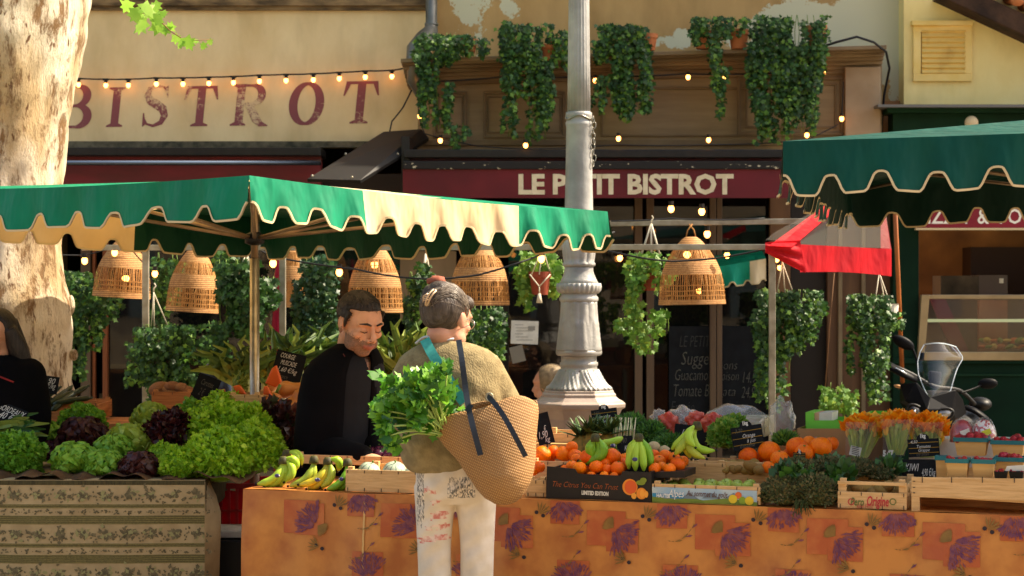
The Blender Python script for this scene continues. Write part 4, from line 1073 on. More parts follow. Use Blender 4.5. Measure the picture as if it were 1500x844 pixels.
string('string_lights', 'bulb string tucked along the moulding of the brown panelled entablature', [(612, 105, 14.55), (617, 120, 14.5), (742, 112, 14.5), (872, 112, 14.5), (1008, 108, 14.5), (1062, 109, 14.5), (1206, 102, 14.6)],
       [(617, 126, 14.5), (742, 120, 14.5), (791, 97, 14.4), (872, 118, 14.5), (1008, 113, 14.5), (1062, 114, 14.5), (1206, 107, 14.6)], hang=False)
string('string_lights', 'bulb string lying along the top of the awning with block letters', [(612, 155, 14.6), (616, 180, 14.55), (622, 196, 14.5), (700, 214, 14.3), (770, 218, 14.25), (906, 212, 14.25), (1038, 212, 14.25), (1182, 205, 14.5), (1232, 180, 14.62), (1236, 120, 14.62)],
       [(645, 206, 14.4), (770, 213, 14.2), (906, 203, 14.2), (1038, 205, 14.2), (1182, 198, 14.4), (1233, 174, 14.6)], hang=False, rad=.004)
b = MB(); b.tube([W(1200, 70, 14.4), W(1225, 62, 14.35), W(1255, 54, 14.35), (W(1280, 62, 14.35)), W(1298, 76, 14.4), W(1303, 100, 14.6), W(1295, 140, 14.8), W(1291, 195, 14.8)], .009, 8)
one('cable', b, wire, 'thick black cable looping over the right end of the brown cornice', 'cable', smooth=True)
string('string_lights', 'bulb string sagging under the left canopy past the tree', [(60, 372, 11.8), (124, 374, 11.9), (168, 362, 11.9), (190, 362, 11.9), (210, 385, 12.2), (226, 420, 12.4)], [(124, 382, 11.9), (168, 370, 11.9), (238, 353, 12.2), (227, 401, 12.4)], hang=False, rad=.004, sz=.018)
string('string_lights', 'bulb string sagging behind the seller and the shopper heads', [(380, 366, 12), (400, 376, 12), (500, 392, 11.9), (520, 394, 11.8), (585, 406, 11.6), (640, 409, 11.5), (700, 403, 11.5), (760, 385, 11.5), (800, 370, 11.6), (900, 340, 12)],
       [(400, 386, 12), (497, 399, 12.2), (753, 351, 12.2), (793, 379, 11.6)], hang=False, rad=.006, sz=.02)
string('string_lights', 'bulb string crossing in front of the right woven lamp', [(870, 362, 11.8), (940, 378, 11.6), (985, 383, 11.6), (1060, 377, 11.6), (1131, 362, 11.6)], [(1065, 374, 11.9), (1024, 426, 12.2)], hang=False, rad=.006, sz=.016)
string('string_lights', 'bulb string over the upper frame rail under the block letters', [(895, 324, 12.4), (983, 320, 12.4), (1036, 322, 12.4), (1120, 320, 12.4)], [(983, 306, 13), (1036, 343, 12.6), (1028, 310, 12.8), (908, 378, 14.8)], hang=False, rad=.005, sz=.02)
string('string_lights', 'pair of small bulbs under the red vinyl awning corner', [(1131, 372, 11.6), (1145, 376, 11.9), (1160, 385, 12.3)], [(1138, 380, 11.7), (1142, 392, 12.6)], hang=False, rad=.003, sz=.014)

# ------------------------------------------------------------------ ivy and hanging plants
def ivy_leaves(b, cols, Y, n, size, rg, depth=.12, kinds=('ivy',), top_out=.1):
    """cols: (px, halfwidth, y_top, y_bot, weight); leaves fall along each strand mass"""
    tot = sum(c[4] for c in cols)
    for px, hw, y0, y1, wt in cols:
        strands = []
        for s in range(max(3, int(hw / 3.0))):
            strands.append((px + rg.uniform(-hw, hw), y0 + rg.uniform(0, (y1 - y0) * .15), y1 - min(.8, abs(rg.gauss(0, .30))) * (y1 - y0) + 8, rg.uniform(0, 6)))
        for i in range(int(n * wt / tot)):
            sx, sy0, sy1, ph = rg.choice(strands)
            t_ = rg.random() ** (1.25 if rg.random() < .5 else .8); py = lerp(sy0, sy1, t_)
            x = sx + 3 * math.sin(py * .06 + ph) + rg.gauss(0, 3.6 - 1.9 * t_)
            Yd = Y + rg.uniform(-depth, depth) * (1 - .4 * t_)
            c = W(x, py, Yd)
            d = Vector((rg.uniform(-.8, .8), rg.uniform(-.7, .1), rg.uniform(-1, .1)))
            up = Vector((rg.uniform(-.6, .6), -1, rg.uniform(-.2, 1)))
            s = size * rg.uniform(.55, 1.15)
            r_ = rg.random() + .22 * t_ - .05; mm = 0 if r_ < .5 else (1 if r_ < .86 else 2)
            b.leaf(c, d, up, s, s * .85, m=mm, kind=rg.choice(kinds), curl=.18)
def stems(b, cols, Y, rg, m=0):
    for px, hw, y0, y1, wt in cols:
        for s in range(max(2, int(hw / 5))):
            x = px + rg.uniform(-hw, hw) * .8; pts = [W(x + 2 * math.sin(y * .08 + s), y, Y + .02) for y in [lerp(y0, y1, i / 6) for i in range(7)]]
            b.tube(pts, .0025, 4, m)
def pot(parent, px, py_top, wpx, hpx, Y, m_=None, tiltx=0):
    b = MB(); k = Y / F; c = W(px, py_top + hpx, Y); r = wpx / 2 * k; h = hpx * k
    b.lathe([(r * .72, 0), (r * .93, h * .72), (r * 1.02, h * .74), (r * 1.04, h), (r * .95, h), (r * .93, h * .85), (0.001, h * .84)], c, 28)
    return build('pot', b, m_ or M['terra'], parent, smooth=False)
LM = [M['leafd'], M['leafm'], M['leafl']]
mac_ = [None]
def ivy_plant(label, cols, Y, n, size, seed,  pots=(), mats=LM, group='trailing ivy in pots on the brown cornice', name='ivy_plant', depth=.14, kinds=('ivy',), cat='plant'):
    rg = random.Random(seed); px = sum(c[0] for c in cols) / len(cols)
    if mats is not mac_[0]: n = int(n * 1.1); size *= .85
    th = thing(name, label, cat, W(px, max(c[2] for c in cols), Y), group)
    for q in pots: pot(th, *q)
    b = MB(); ivy_leaves(b, cols, Y, n, size, rg, depth, kinds); build('foliage', b, mats, th)
    b = MB(); stems(b, cols, Y, rg); build('stems', b, M['green_stem'], th, smooth=True)
    return th
YI = 14.35
ivy_plant('ivy plant over the downpipe at the left end of the brown cornice', [(640, 26, 48, 90, 2.2), (668, 26, 50, 82, 1.6), (632, 17, 70, 190, 3), (650, 10, 120, 185, .8), (705, 10, 55, 80, .35), (670, 10, 180, 218, .3)], YI, 2300, .045, 11, [(684, 58, 32, 20, YI + .1)])
ivy_plant('long ivy plant with slender trailing ends left of the lamp post', [(775, 38, 34, 90, 3), (765, 26, 60, 140, 2.4), (790, 22, 80, 205, 2.4), (748, 8, 100, 200, .7), (820, 14, 45, 95, .8), (806, 10, 120, 170, .4), (745, 12, 30, 70, .4)], YI, 3200, .045, 12, [(816, 56, 28, 24, YI + .1), (800, 66, 24, 22, YI + .05)])
ivy_plant('bushy ivy plant just right of the lamp post top', [(912, 34, 34, 80, 3), (925, 26, 55, 165, 4), (885, 14, 60, 85, .8), (878, 8, 110, 160, .4), (915, 14, 120, 178, 1), (945, 8, 60, 168, .8)], YI, 3000, .045, 13, [(950, 50, 26, 24, YI + .1)])
ivy_plant('thin ivy plant falling from two terracotta pots', [(1042, 30, 24, 48, 1.6), (1052, 9, 40, 150, 1.5), (1056, 6, 90, 172, .6), (1075, 16, 24, 50, .7), (1022, 10, 40, 60, .4)], YI, 1100, .042, 14, [(1082, 44, 30, 28, YI + .1), (1032, 46, 34, 26, YI + .12)])
ivy_plant('widest and longest ivy plant at the right end of the brown cornice', [(1155, 55, 22, 100, 6), (1130, 34, 60, 165, 4), (1165, 30, 90, 195, 4), (1120, 12, 130, 190, .8), (1190, 15, 60, 140, 1.6), (1105, 10, 60, 130, .8), (1140, 30, 140, 205, 1.4)], YI, 5600, .043, 15, [(1196, 38, 30, 30, YI + .1)])

def cords(parent, px, py_top, pxs, py_bot, Y, hook=True, r=.0035):
    b = MB(); a = W(px, py_top, Y)
    for q in pxs: b.tube([a, W(q, py_bot, Y + .05 * math.sin(q))], r, 5)
    if hook: b.tube([a, a + Vector((0, 0, .02)), a + Vector((.012, 0, .035)), a + Vector((.003, 0, .05))], .004, 5)
    build('cord', b, M['rope'], parent, smooth=True)
G2 = 'hanging plants on the terrace frame'
h = ivy_plant('dark ivy hanging behind the tree beside the left door frame', [(120, 26, 398, 470, 3), (125, 22, 440, 525, 3), (115, 12, 480, 560, 1), (150, 22, 430, 480, 1)], 12.8, 1800, .045, 21, group=G2)
pot(h, 116, 425, 18, 24, 12.9, mat('dark red pot', S('#6e2d1c'), rough=.7))
h = ivy_plant('round hanging ivy on white cords under the leftmost upright', [(240, 42, 475, 520, 4), (240, 40, 500, 560, 4), (238, 30, 530, 600, 3), (255, 28, 540, 575, 2), (202, 14, 500, 560, .5), (290, 10, 495, 530, .3)], 11.4, 3000, .042, 22, group=G2)
cords(h, 225, 428, (222, 226, 246), 478, 11.4)
ivy_plant('dense dark ivy curtain between the two left woven lamps', [(245, 20, 370, 450, 2), (330, 20, 360, 420, 1.4), (230, 14, 440, 500, .8), (310, 14, 470, 560, 1)], 12.9, 1400, .045, 23, group=G2)
h = ivy_plant('bright ivy hanging on white cords beside the canopy pole', [(345, 32, 380, 440, 4), (352, 36, 420, 490, 4), (330, 16, 470, 560, 1.6), (392, 16, 405, 450, .8)], 11.5, 2600, .045, 24, group=G2, mats=[M['leafd'], M['leafm'], M['leafm']])
cords(h, 362, 366, (350, 362, 367), 402, 11.45)
ivy_plant('tall blue green ivy column behind the leeks left of the seller', [(470, 30, 372, 470, 4), (470, 28, 430, 530, 3), (448, 12, 400, 500, 1), (500, 12, 480, 540, .6)], 12.4, 2600, .045, 25, group=G2, mats=[M['leafd'], mat('blue green leaf', S('#2f5638'), S('#22442e'), scale=9, rough=.4, trans=.15), M['leafm']])
h = ivy_plant('ivy hanging between the woven lamps above the shopper', [(612, 20, 398, 450, 3), (605, 14, 430, 480, 1.4), (620, 10, 385, 410, .5)], 12.4, 1000, .042, 26, group=G2)
cords(h, 624, 372, (620, 629), 400, 12.4, r=.008)
ivy_plant('dark ivy low behind the shopper right shoulder', [(700, 36, 448, 520, 3), (715, 20, 480, 560, 1.5)], 13.4, 1000, .045, 27, group=G2)
mac = mac_[0] = [mat('clear green leaf', S('#5c8a2c'), S('#47741f'), scale=9, rough=.5, trans=.3), M['leafl'], M['leafy']]
rp = mat('rust red pot', S('#8a3d24'), S('#74301a'), scale=8, rough=.7)
h = ivy_plant('bright leafed plant in a rust pot with macrame tassel left of the lamp post', [(792, 28, 368, 392, 3), (775, 12, 385, 440, 1.5), (772, 8, 410, 448, .7), (815, 12, 380, 430, 1.6), (808, 8, 400, 425, .5)], 12.2, 620, .045, 28, [(791, 398, 32, 34, 12.1, rp)], mats=mac, group=G2)
cords(h, 795, 362, (779, 790, 806), 402, 12.05)
b = MB(); b.tube([W(776, 402, 12.03), W(790, 420, 12.02), W(790, 432, 12.02)], .004, 5); b.tube([W(806, 402, 12.03), W(790, 420, 12.02)], .004, 5); b.tube([W(790, 430, 12.02), W(790, 444, 12.02)], [.008, .018], 8); build('tassel', b, M['rope'], h, smooth=True)
h = ivy_plant('long trailing bright plant in a rust pot right of the lamp post', [(945, 26, 368, 400, 3), (930, 12, 390, 470, 2.4), (935, 10, 440, 512, 1.2), (965, 18, 370, 420, 1.5), (912, 12, 466, 482, .5), (950, 16, 470, 512, .6), (972, 14, 452, 485, .7)], 12.3, 900, .042, 29, [(950, 400, 26, 26, 12.3, rp)], mats=mac, group=G2)
cords(h, 954, 328, (940, 954, 966), 372, 12.3, r=.006)
h = ivy_plant('full hanging plant with white cords behind the right white upright', [(1152, 44, 424, 470, 4), (1150, 42, 450, 510, 4), (1140, 30, 490, 545, 2.2), (1122, 12, 520, 580, 1), (1180, 24, 440, 500, 1.5), (1135, 12, 540, 600, .7)], 11.7, 3300, .04, 30, group=G2)
cords(h, 1146, 384, (1138, 1150, 1162), 430, 11.7)
h = ivy_plant('dark hanging plant with white cords under the red vinyl awning', [(1275, 30, 430, 480, 4), (1270, 28, 460, 540, 4), (1278, 18, 510, 590, 2.2), (1310, 12, 455, 475, .6)], 12.2, 2400, .04, 31, group=G2)
cords(h, 1288, 400, (1280, 1298, 1306), 452, 12.2, hook=False)
b = MB(); b.lathe([(.05, 0), (.06, .1), (.065, .1)], W(1302, 470, 12.25), 16); build('pot', b, M['paper'], h)
ivy_plant('small green potted shrub on the ground before the brown side panel', [(1230, 22, 570, 640, 2), (1222, 12, 560, 600, .8)], 12.8, 500, .04, 32, group='shrubs before the shop', mats=mac)
# ------------------------------------------------------------------ stall tables and cloths
ZT = .85
E0 = Vector((-1.068, 8.15)); e2 = Vector((.949, -.314)).normalized(); n2_ = Vector((-e2.y, e2.x)); cN = n2_.dot(E0)
ANG = math.atan2(e2.y, e2.x)
def TD(px, d):
    k = (px - CX) / F
    return (cN + d) / (n2_.x * k + n2_.y)
def P(px, py, d): return W(px, py, TD(px, d))
def TS(s, d, z): q = E0 + e2 * s + n2_ * d; return Vector((q.x, q.y, z))
SL = 4.2; TDEP = 1.2
def front(s, dz, lift=0):
    """point on the hanging front of the orange cloth, dz below the table top"""
    o = (.014 * math.sin(s * 5.1) + .010 * math.sin(s * 11 + 1 + dz * 3) + .006 * math.sin(s * 23 + dz * 6)) * min(1, dz * 6) + .012 * dz
    q = E0 + e2 * s - n2_ * (o + lift + .004)
    return Vector((q.x, q.y, ZT - dz))
st = thing('market_stall', 'long market stall table covered with an orange lavender print cloth', 'market stall', TS(2, .5, 0))
b = MB()
for s in (.15, 2, 4):
    for d in (.1, 1.1):
        q = TS(s, d, .4); b.box(q, (.04, .04, .8), rz=ANG)
lg = build('trestle', b, M['metal'], st)
b = MB(); q = TS(SL / 2, TDEP / 2, ZT - .02); b.box(q, (SL - .02, TDEP - .02, .03), rz=ANG); build('table_top', b, M['wood2'], st)
oc = mat('orange printed oilcloth', S('#c9843e'), S('#a8602c'), scale=8, rough=.5, bump=.05, bscale=8, detail=9, lo=.38, hi=.66)
om = [oc, mat('burnt orange print', S('#b0562b'), S('#bd6c36'), scale=16, rough=.5, lo=.42, hi=.68, detail=8), mat('violet print', S('#613050'), S('#8c4f50'), scale=45, rough=.6),
      mat('olive brown print', S('#7a5a28'), S('#8f6a30'), scale=30, rough=.6), mat('black olive print', S('#2c2024'), rough=.6), mat('pale hem tape', S('#d3a765'), rough=.6)]
b = MB()
b.grid(lambda u, v: front(u * SL, v * .72), 240, 20)
b.grid(lambda u, v: TS(u * SL, v * TDEP, ZT + .001 + .002 * math.sin(u * 60)), 60, 10)
b.grid(lambda u, v: Vector((0, 0, 0)) + front(0, v * .72).lerp(TS(0, TDEP, ZT - v * .72), u), 10, 6)
lc = [0]
def fq(pts, m, lift=.0018):
    lift += .003
    lc[0] += 1; l = lift + (lc[0] % 37) * .00003
    b.add([front(s, dz, l) for s, dz in pts], [tuple(range(len(pts)))], m)
def fpatch(s, dz, w_, h_, m, lift=.0012):
    lift += .0025
    for i in range(4):
        for j in range(3):
            a0 = s - w_ / 2 + w_ * i / 4; b0 = dz - h_ / 2 + h_ * j / 3
            if b0 < 0.002: b0 = .002
            b1 = dz - h_ / 2 + h_ * (j + 1) / 3
            if b1 <= b0: continue
            b.add([front(a0, b0, lift), front(a0 + w_ / 4, b0, lift), front(a0 + w_ / 4, b1, lift), front(a0, b1, lift)], [(0, 1, 2, 3)], m)
rp_ = random.Random(5)
def fstroke(s0, z0, s1, z1, w_, m):
    L = math.hypot(s1 - s0, z1 - z0) or 1; nx, nz = -(z1 - z0) / L * w_, (s1 - s0) / L * w_
    if min(z0, z1) < .004: return
    sm, zm = (s0 * .35 + s1 * .65), (z0 * .35 + z1 * .65)
    fq([(s0, z0), (sm + nx, zm + nz), (s1, z1), (sm - nx, zm - nz)], m, .0030)
def bouquet(s, dz, ang, sc_):
    fpatch(s + .018 * math.cos(ang), dz + .014 * math.sin(ang) , .128 * sc_, .124 * sc_, 1)
    o_s, o_z = s - .028 * math.cos(ang), dz - .028 * math.sin(ang)
    for i in range(13):
        a = ang + PI + (i - 6) * .13; fstroke(o_s, o_z, o_s + .046 * sc_ * math.cos(a), o_z + .046 * sc_ * math.sin(a), .004, 3)
    for i in range(190):
        a = ang + rp_.uniform(-1.0, 1.0); r0 = rp_.uniform(.010, .082); r1 = r0 + rp_.uniform(.014, .03)
        fstroke(o_s + r0 * sc_ * math.cos(a), o_z + r0 * sc_ * math.sin(a), o_s + r1 * sc_ * math.cos(a), o_z + r1 * sc_ * math.sin(a), .0027, 2)
def olives(s, dz, a):
    for k in (-1, 1): 
        fq([(s + k * .013 + .008 * math.cos(t_), dz + .006 * k + .0075 * math.sin(t_)) for t_ in [i * PI / 5 for i in range(10)]], 4, .0022)
    for k in range(5):
        aa = a + (k - 2) * .35; fstroke(s, dz, s + .05 * math.cos(aa), dz + .05 * math.sin(aa), .0035, 3)
def sprig(s, dz, fl):
    pts = [(s + fl * .1 * t_, dz - .07 * t_ + .03 * math.sin(t_ * 3)) for t_ in [i / 8 for i in range(9)]]
    for i in range(8): fstroke(*pts[i], *pts[i + 1], .0018, 3)
    for i in (2, 4, 5, 7):
        p_ = pts[i]; a = -1.2 + .5 * (i % 3); fstroke(p_[0], p_[1], p_[0] + fl * .03 * math.cos(a), p_[1] + .03 * math.sin(a), .004, 2 if i > 4 else 3)
for i in range(-1, 10):
    s0 = i * .415 + .305
    left = s0 < .9
    for f_, a_ in ((lambda: fpatch(s0 - .05, .10, .15, .13, 1, .0006), 0),):
        if .08 < s0 < SL - .3: f_()
    if not (.1 < s0 < SL - .35): continue
    bouquet(s0, .115, R(215 if left else 40), 1); bouquet(s0 + .24, .30, R(260), 1); bouquet(s0 + .2, .02, R(80), .9)
    olives(s0 + .105, .055, R(-60)); olives(s0 + .03, .215, R(200)); sprig(s0 + .19, .135, 1); sprig(s0 + .16, .25, 1)
for s in (.52, 3.28):
    for k in range(10): b.add([front(s, .005 + k * .05, .004), front(s + .008, .005 + k * .05, .004), front(s + .008 + .0005 * k, .055 + k * .05, .004), front(s + .0005 * k, .055 + k * .05, .004)], [(0, 1, 2, 3)], 5)
one('tablecloth', b, om, 'orange oilcloth printed with lavender bouquets and olives over the long stall', 'tablecloth', smooth=True)

# left stall
ls = thing('market_stall', 'trestle table under the lettuces, covered with striped floral cloth', 'market stall', (-3, 9, 0))
XR = W(300, 0, 8.5).x
b = MB(); b.box((XR - 2.0, 9.15, ZT - .02), (4, 1.2, .03)); build('table_top', b, M['wood2'], ls)
b = MB()
for x in (XR - .1, XR - 2, XR - 3.8):
    for y in (8.62, 9.65): b.box((x, y, .4), (.04, .04, .8))
build('trestle', b, M['metal'], ls)
gm = [mat('beige printed cloth', S('#ab966e'), S('#9a855f'), scale=14, rough=.85, detail=8), mat('olive woven stripe', S('#7c7144'), S('#655c36'), scale=120, rough=.9, stretch=(1, 1, 2)),
      mat('olive leaf print', S('#534b34'), S('#74694c'), scale=60, rough=.9), mat('dark rib weave', S('#4e4628'), S('#3a341e'), scale=50, rough=.9, stretch=(3, 1, .3)), mat('sage highlight', S('#8f8a5c'), rough=.9)]
def lf(x, dz, lift=0):
    o = (.008 * math.sin(x * 6) + .006 * math.sin(x * 15)) * min(1, dz * 5) + lift
    return Vector((x, 8.5 - o - .003, ZT + .003 - dz))
b = MB()
b.grid(lambda u, v: lf(XR - 4 + 4 * u, v * .7), 120, 10)
b.grid(lambda u, v: Vector((XR - 4 + 4 * u, 8.5 + 1.25 * v, ZT + .003)), 10, 4)
b.grid(lambda u, v: Vector((XR + .004 + .012 * math.sin(u * 20) * v, 8.5 + 1.2 * u, ZT + .003 - v * (.13 + .02 * math.sin(u * 9)))), 24, 5, m=3)
# the front corner folds round and hangs
b.grid(lambda u, v: Vector((XR + .06 * u * math.sin(min(v * 4, 1) * PI / 2) * (1 - v * .4), 8.497 + .10 * u, ZT - .0 - v * .7)), 4, 10, m=0)
def strip_(z0, z1, m, lift=.0012):
    for i in range(80):
        x0 = XR - 4 + i * .05; b.add([lf(x0, z0, lift), lf(x0 + .05, z0, lift), lf(x0 + .05, z1, lift), lf(x0, z1, lift)], [(0, 1, 2, 3)], m)
strip_(.002, .020, 3)
rr_ = random.Random(8)
def blob(x, dz, L, a, m, w_=.32):
    pts = [(0, 0), (.35, -w_), (1, 0), (.35, w_)]
    lift = .0022 + rr_.random() * .0012
    b.add([lf(x + L * (p * math.cos(a) - q * math.sin(a)), dz + L * (p * math.sin(a) + q * math.cos(a)), lift) for p, q in pts], [(0, 1, 2, 3)], m)
for k in range(4):
    z0 = .02 + k * .1625
    strip_(z0 + .080, z0 + .096, 1); strip_(z0 + .127, z0 + .1625, 1)
    for q in range(4): strip_(z0 + .131 + q * .008, z0 + .133 + q * .008, 3, .0018)
    strip_(z0 + .0865, z0 + .089, 3, .0018)
    for i in range(43):
        x = XR - 3.98 + i * .094
        for q in range(30):
            a = rr_.uniform(0, 6.28); r = abs(rr_.gauss(0, .017)); blob(x + r * math.cos(a) * 1.2, z0 + .042 + r * math.sin(a) * .9, rr_.uniform(.013, .026), rr_.uniform(0, 6.28), 2 if rr_.random() < .75 else 4)
        for q in range(6): blob(x + .047 + rr_.gauss(0, .006), z0 + .05 + rr_.gauss(0, .012), .012, rr_.uniform(0, 6.28), 2)
        for xo in (0, .047):
            for q in range(6): blob(x + xo + rr_.gauss(0, .005), z0 + .112 + rr_.gauss(0, .004), .012, rr_.uniform(-.9, .9) + PI * (q % 2), 2)
            blob(x + xo + .024, z0 + .112, .005, 0, 2, .5)
one('tablecloth', b, gm, 'beige cloth striped with olive bands and leaf sprigs over the lettuce stall', 'tablecloth', smooth=False)
# under and behind the gap between the stalls
def plastic_crate(c, w_, d_, h_, m_, label, grp):
    th = thing('plastic_crate', label, 'crate', c, grp)
    b = MB()
    for i in range(14):
        x = c.x - w_ / 2 + w_ * (i + .5) / 14; b.box((x, c.y - d_ / 2, c.z + h_ / 2), (.012, .01, h_))
    b.box((c.x, c.y - d_ / 2, c.z + h_ - .012), (w_, .02, .024)); b.box((c.x, c.y - d_ / 2, c.z + .012), (w_, .02, .024)); b.box((c.x, c.y - d_ / 2, c.z + h_ / 2), (w_, .014, .01))
    build('lattice_front', b, m_, th)
    b = MB(); b.box((c.x, c.y + d_ / 2, c.z + h_ / 2), (w_, .01, h_)); 
    for s_ in (-1, 1): b.box((c.x + s_ * w_ / 2, c.y, c.z + h_ / 2), (.012, d_, h_))
    b.box((c.x, c.y, c.z + .01), (w_, d_, .01)); build('shell', b, m_, th)
redp = mat('red crate plastic', S('#a3202c'), rough=.45)
for k, (pz_, lab) in enumerate(((.0, 'red lattice crate on the ground between the two stalls'), (.26, 'red lattice crate in the middle of the stack between the stalls'), (.52, 'red lattice crate topmost in the gap between the two stalls'))):
    plastic_crate(Vector((-1.18, 9.35, pz_ + .005)), .5, .34, .25, redp, lab, 'red crates stacked between the stalls')
b = MB(); b.box((-1.18, 9.02, .58), (.36, .28, .03)); b.box((-1.18, 8.98, .28), (.34, .3, .56), m=1)
one('cool_box', b, [M['paper'], M['black']], 'dark box with a white lid standing in the gap between the stalls', 'box', bevel=.006)

# ------------------------------------------------------------------ crates
def crate(label, px0, px1, yt, d0, dep, yb=None, wood=None, hgt=None, slats=1, group='wooden produce crates on the stalls', z0=ZT + .003, posts=True, gap=0, back_h=None, staples=True, name='wooden_crate', left=False, D=None, tops=None):
    """front face spans px0..px1 at table offset d0; yt = pixel row of its top edge"""
    if left:
        Lp = W(px0, yt, D); Rp = W(px1, yt, D); ex = X; ey = Y_; ang = 0
    else:
        Lp = P(px0, yt, d0); Rp = P(px1, yt, d0); ex = Vector((e2.x, e2.y, 0)); ey = Vector((n2_.x, n2_.y, 0)); ang = ANG
    wd = (Rp - Lp).xy.length; h = hgt or ((Lp.z + Rp.z) / 2 - z0)
    wood = wood or M['wood']
    o = Vector((Lp.x, Lp.y, z0)); c = o + ex * wd / 2 + ey * dep / 2
    th = thing(name, label, 'crate', c, group)
    def bx(b, s, d, z, ls_, ld, lz, m=0): b.box(o + ex * s + ey * d + Z * z, (ls_, ld, lz), rz=ang, m=m)
    t_ = .006
    def side(nm, fn):
        b = MB(); fn(b); return build(nm, b, wood, th, bevel=.0015)
    hs = h if not gap else h - gap
    def fr_(b):
        if gap:   # low board and a rail on top
            bx(b, wd / 2, t_ / 2, hs * .62 / 2 + 0, wd, t_, hs * .62)
            bx(b, wd / 2, t_ / 2, h - .006, wd, t_ * 1.5, .012)
        else:
            k = slats; sh = (h - .008 * (k - 1)) / k
            for i in range(k): bx(b, wd / 2, t_ / 2, sh / 2 + i * (sh + .008), wd, t_, sh)
    fp = side('front_panel', fr_)
    bh = back_h or h
    side('back_panel', lambda b: bx(b, wd / 2, dep - t_ / 2, bh / 2, wd, t_, bh))
    for s_ in (t_ / 2 + .001, wd - t_ / 2 - .001):
        side('side_panel', lambda b: bx(b, s_, dep / 2, h / 2 - .004, t_, dep - 2 * t_ - .002, h - .008))
    side('base', lambda b: bx(b, wd / 2, dep / 2, .004, wd - .02, dep - .02, .005))
    if posts:
        for s_ in (.018, wd - .018):
            for d_ in (.017, dep - .017):
                side('corner_post', lambda b: bx(b, s_, d_, h / 2 + .006, .022, .02, h + .008))
    if staples:
        b = MB(); k = max(2, int(wd / .07))
        for i in range(k + 1):
            s_ = .01 + (wd - .02) * i / k
            bx(b, s_, -.0012, .008, .0025, .002, .014); bx(b, s_, -.0012, h * (1 if not gap else .62) - .008, .0025, .002, .012)
        build('staples', b, M['staple'], fp)
    return th, o, ex, ey, wd, h

# ------------------------------------------------------------------ price boards
BG = 'handwritten slate price boards on the stalls'
def board(label, px, py, Y, wpx, hpx, roll, lines, top=False, yaw=0, pitch=-8, yl=True, stick=True):
    c = W(px, py, Y); k = Y / F; w_ = wpx * k; h_ = hpx * k
    Rm = Matrix.Rotation(R(yaw), 3, 'Z') @ Matrix.Rotation(R(pitch), 3, 'X') @ Matrix.Rotation(R(roll), 3, 'Y')
    r = Rm @ X; u = Rm @ Z; n = Rm @ FR
    th = thing('price_board', label, 'price board', c - u * h_ / 2, BG)
    b = MB(); pts = [(-w_ / 2, -h_ / 2), (w_ / 2, -h_ / 2), (w_ / 2, h_ / 2)]
    if top:
        rr = w_ * .2; pts += [(rr, h_ / 2)] + [(rr * math.cos(t_), h_ / 2 + rr * .85 * math.sin(t_)) for t_ in [PI * i / 8 for i in range(1, 8)]] + [(-rr, h_ / 2)]
    pts.append((-w_ / 2, h_ / 2))
    b.prism([c + r * x + u * y - n * .002 for x, y in pts], n * .004); build('slate', b, M['slate'], th)
    b = MB()
    for (s, x, y, wf, sz, *m) in lines:
        sz = min(sz, h_ / max(2, len(lines)) * .95)
        put_text(b, s, c + r * (x * w_) + u * (y * h_) + n * .0022, r, u, sz, width=wf * w_ * (.8 if len(lines) > 2 else 1), shear=.3, off=.001, bold=.0 if sz > .03 else 0, m=(m[0] if m else 0))
    if top:
        put_text(b, '1kg' if top is True else top, c + u * (h_ / 2 + w_ * .075) + n * .0024, r, u, .021, width=.17 * w_, off=.001, bold=.001)
    if b.f: build('chalk_writing', b, [M['chalk'], M['chalk2']], th)
    if top and yl:
        b = MB()
        for yy in (.28, -.02, -.3): b.prism([c + r * (-w_ * .48) + u * (yy * h_) + n * .0022, c + r * (w_ * .48) + u * (yy * h_) + n * .0022, c + r * (w_ * .48) + u * (yy * h_ + .002) + n * .0022, c + r * (-w_ * .48) + u * (yy * h_ + .002) + n * .0022], n * .0004)
        build('printed_lines', b, M['yline'], th)
    if stick:
        b = MB(); b.tube([c - u * h_ / 2 + n * -.004, c - u * (h_ / 2) + Vector((0, .01, -.07))], .003, 6); b.box(c - u * (h_ / 2 - .004) - n * .004, (.03, .01, .012)); build('spike', b, M['black'], th)
    return th
board('tilted black price board reading 3,90 in front of the tree trunk', 73, 564, 9.6, 25, 26, 8, [('3,90', -.08, .2, .75, .05), ('€/kg', .12, -.08, .5, .04)], pitch=-12, yl=False)
board('slanted black board reading BORDEAUX at the far left above the frilly lettuce', 8, 607, 9.0, 60, 32, 22, [('BORDEAUX', .12, .25, .7, .04), ('3,40 €/kg', .1, -.12, .72, .05)], pitch=-25)
board('leaning black board with a faint 2€ price behind the big frilly lettuces', 299, 575, 9.7, 34, 50, 22, [('Carottes', .0, .28, .7, .04, 1), ('2 €', -.1, 0, .3, .06, 1), ('Pays', .1, -.28, .45, .04, 1)], pitch=-8)
board('black board reading COURGE MUSCADE propped above the butternut squashes', 423, 537, 9.75, 44, 42, 14, [('COURGE', -.1, .34, .62, .04), ('MUSCADE', -.02, .1, .68, .04), ('1,60 €/kg', .0, -.16, .8, .05), ('France', -.1, -.38, .4, .03, 1)], pitch=-6)
board('black board reading 1,90 leaning beside the woven shopping bag', 796, 628, TD(796, .5), 24, 46, -14, [('€', .1, -.02, .2, .04), ('1,90', -.1, -.2, .7, .05), ('kg', .1, -.38, .4, .03)], pitch=-4)
board('black board with an arched 1kg top in front of the octagonal plinth', 886, 613, TD(886, .75), 38, 28, -7, [('2,50', -.3, .3, .28, .03, 1), ('ananas', 0, .08, .55, .035), ('Pièce', 0, -.15, .45, .03), ('2', .2, -.36, .1, .03)], top=True)
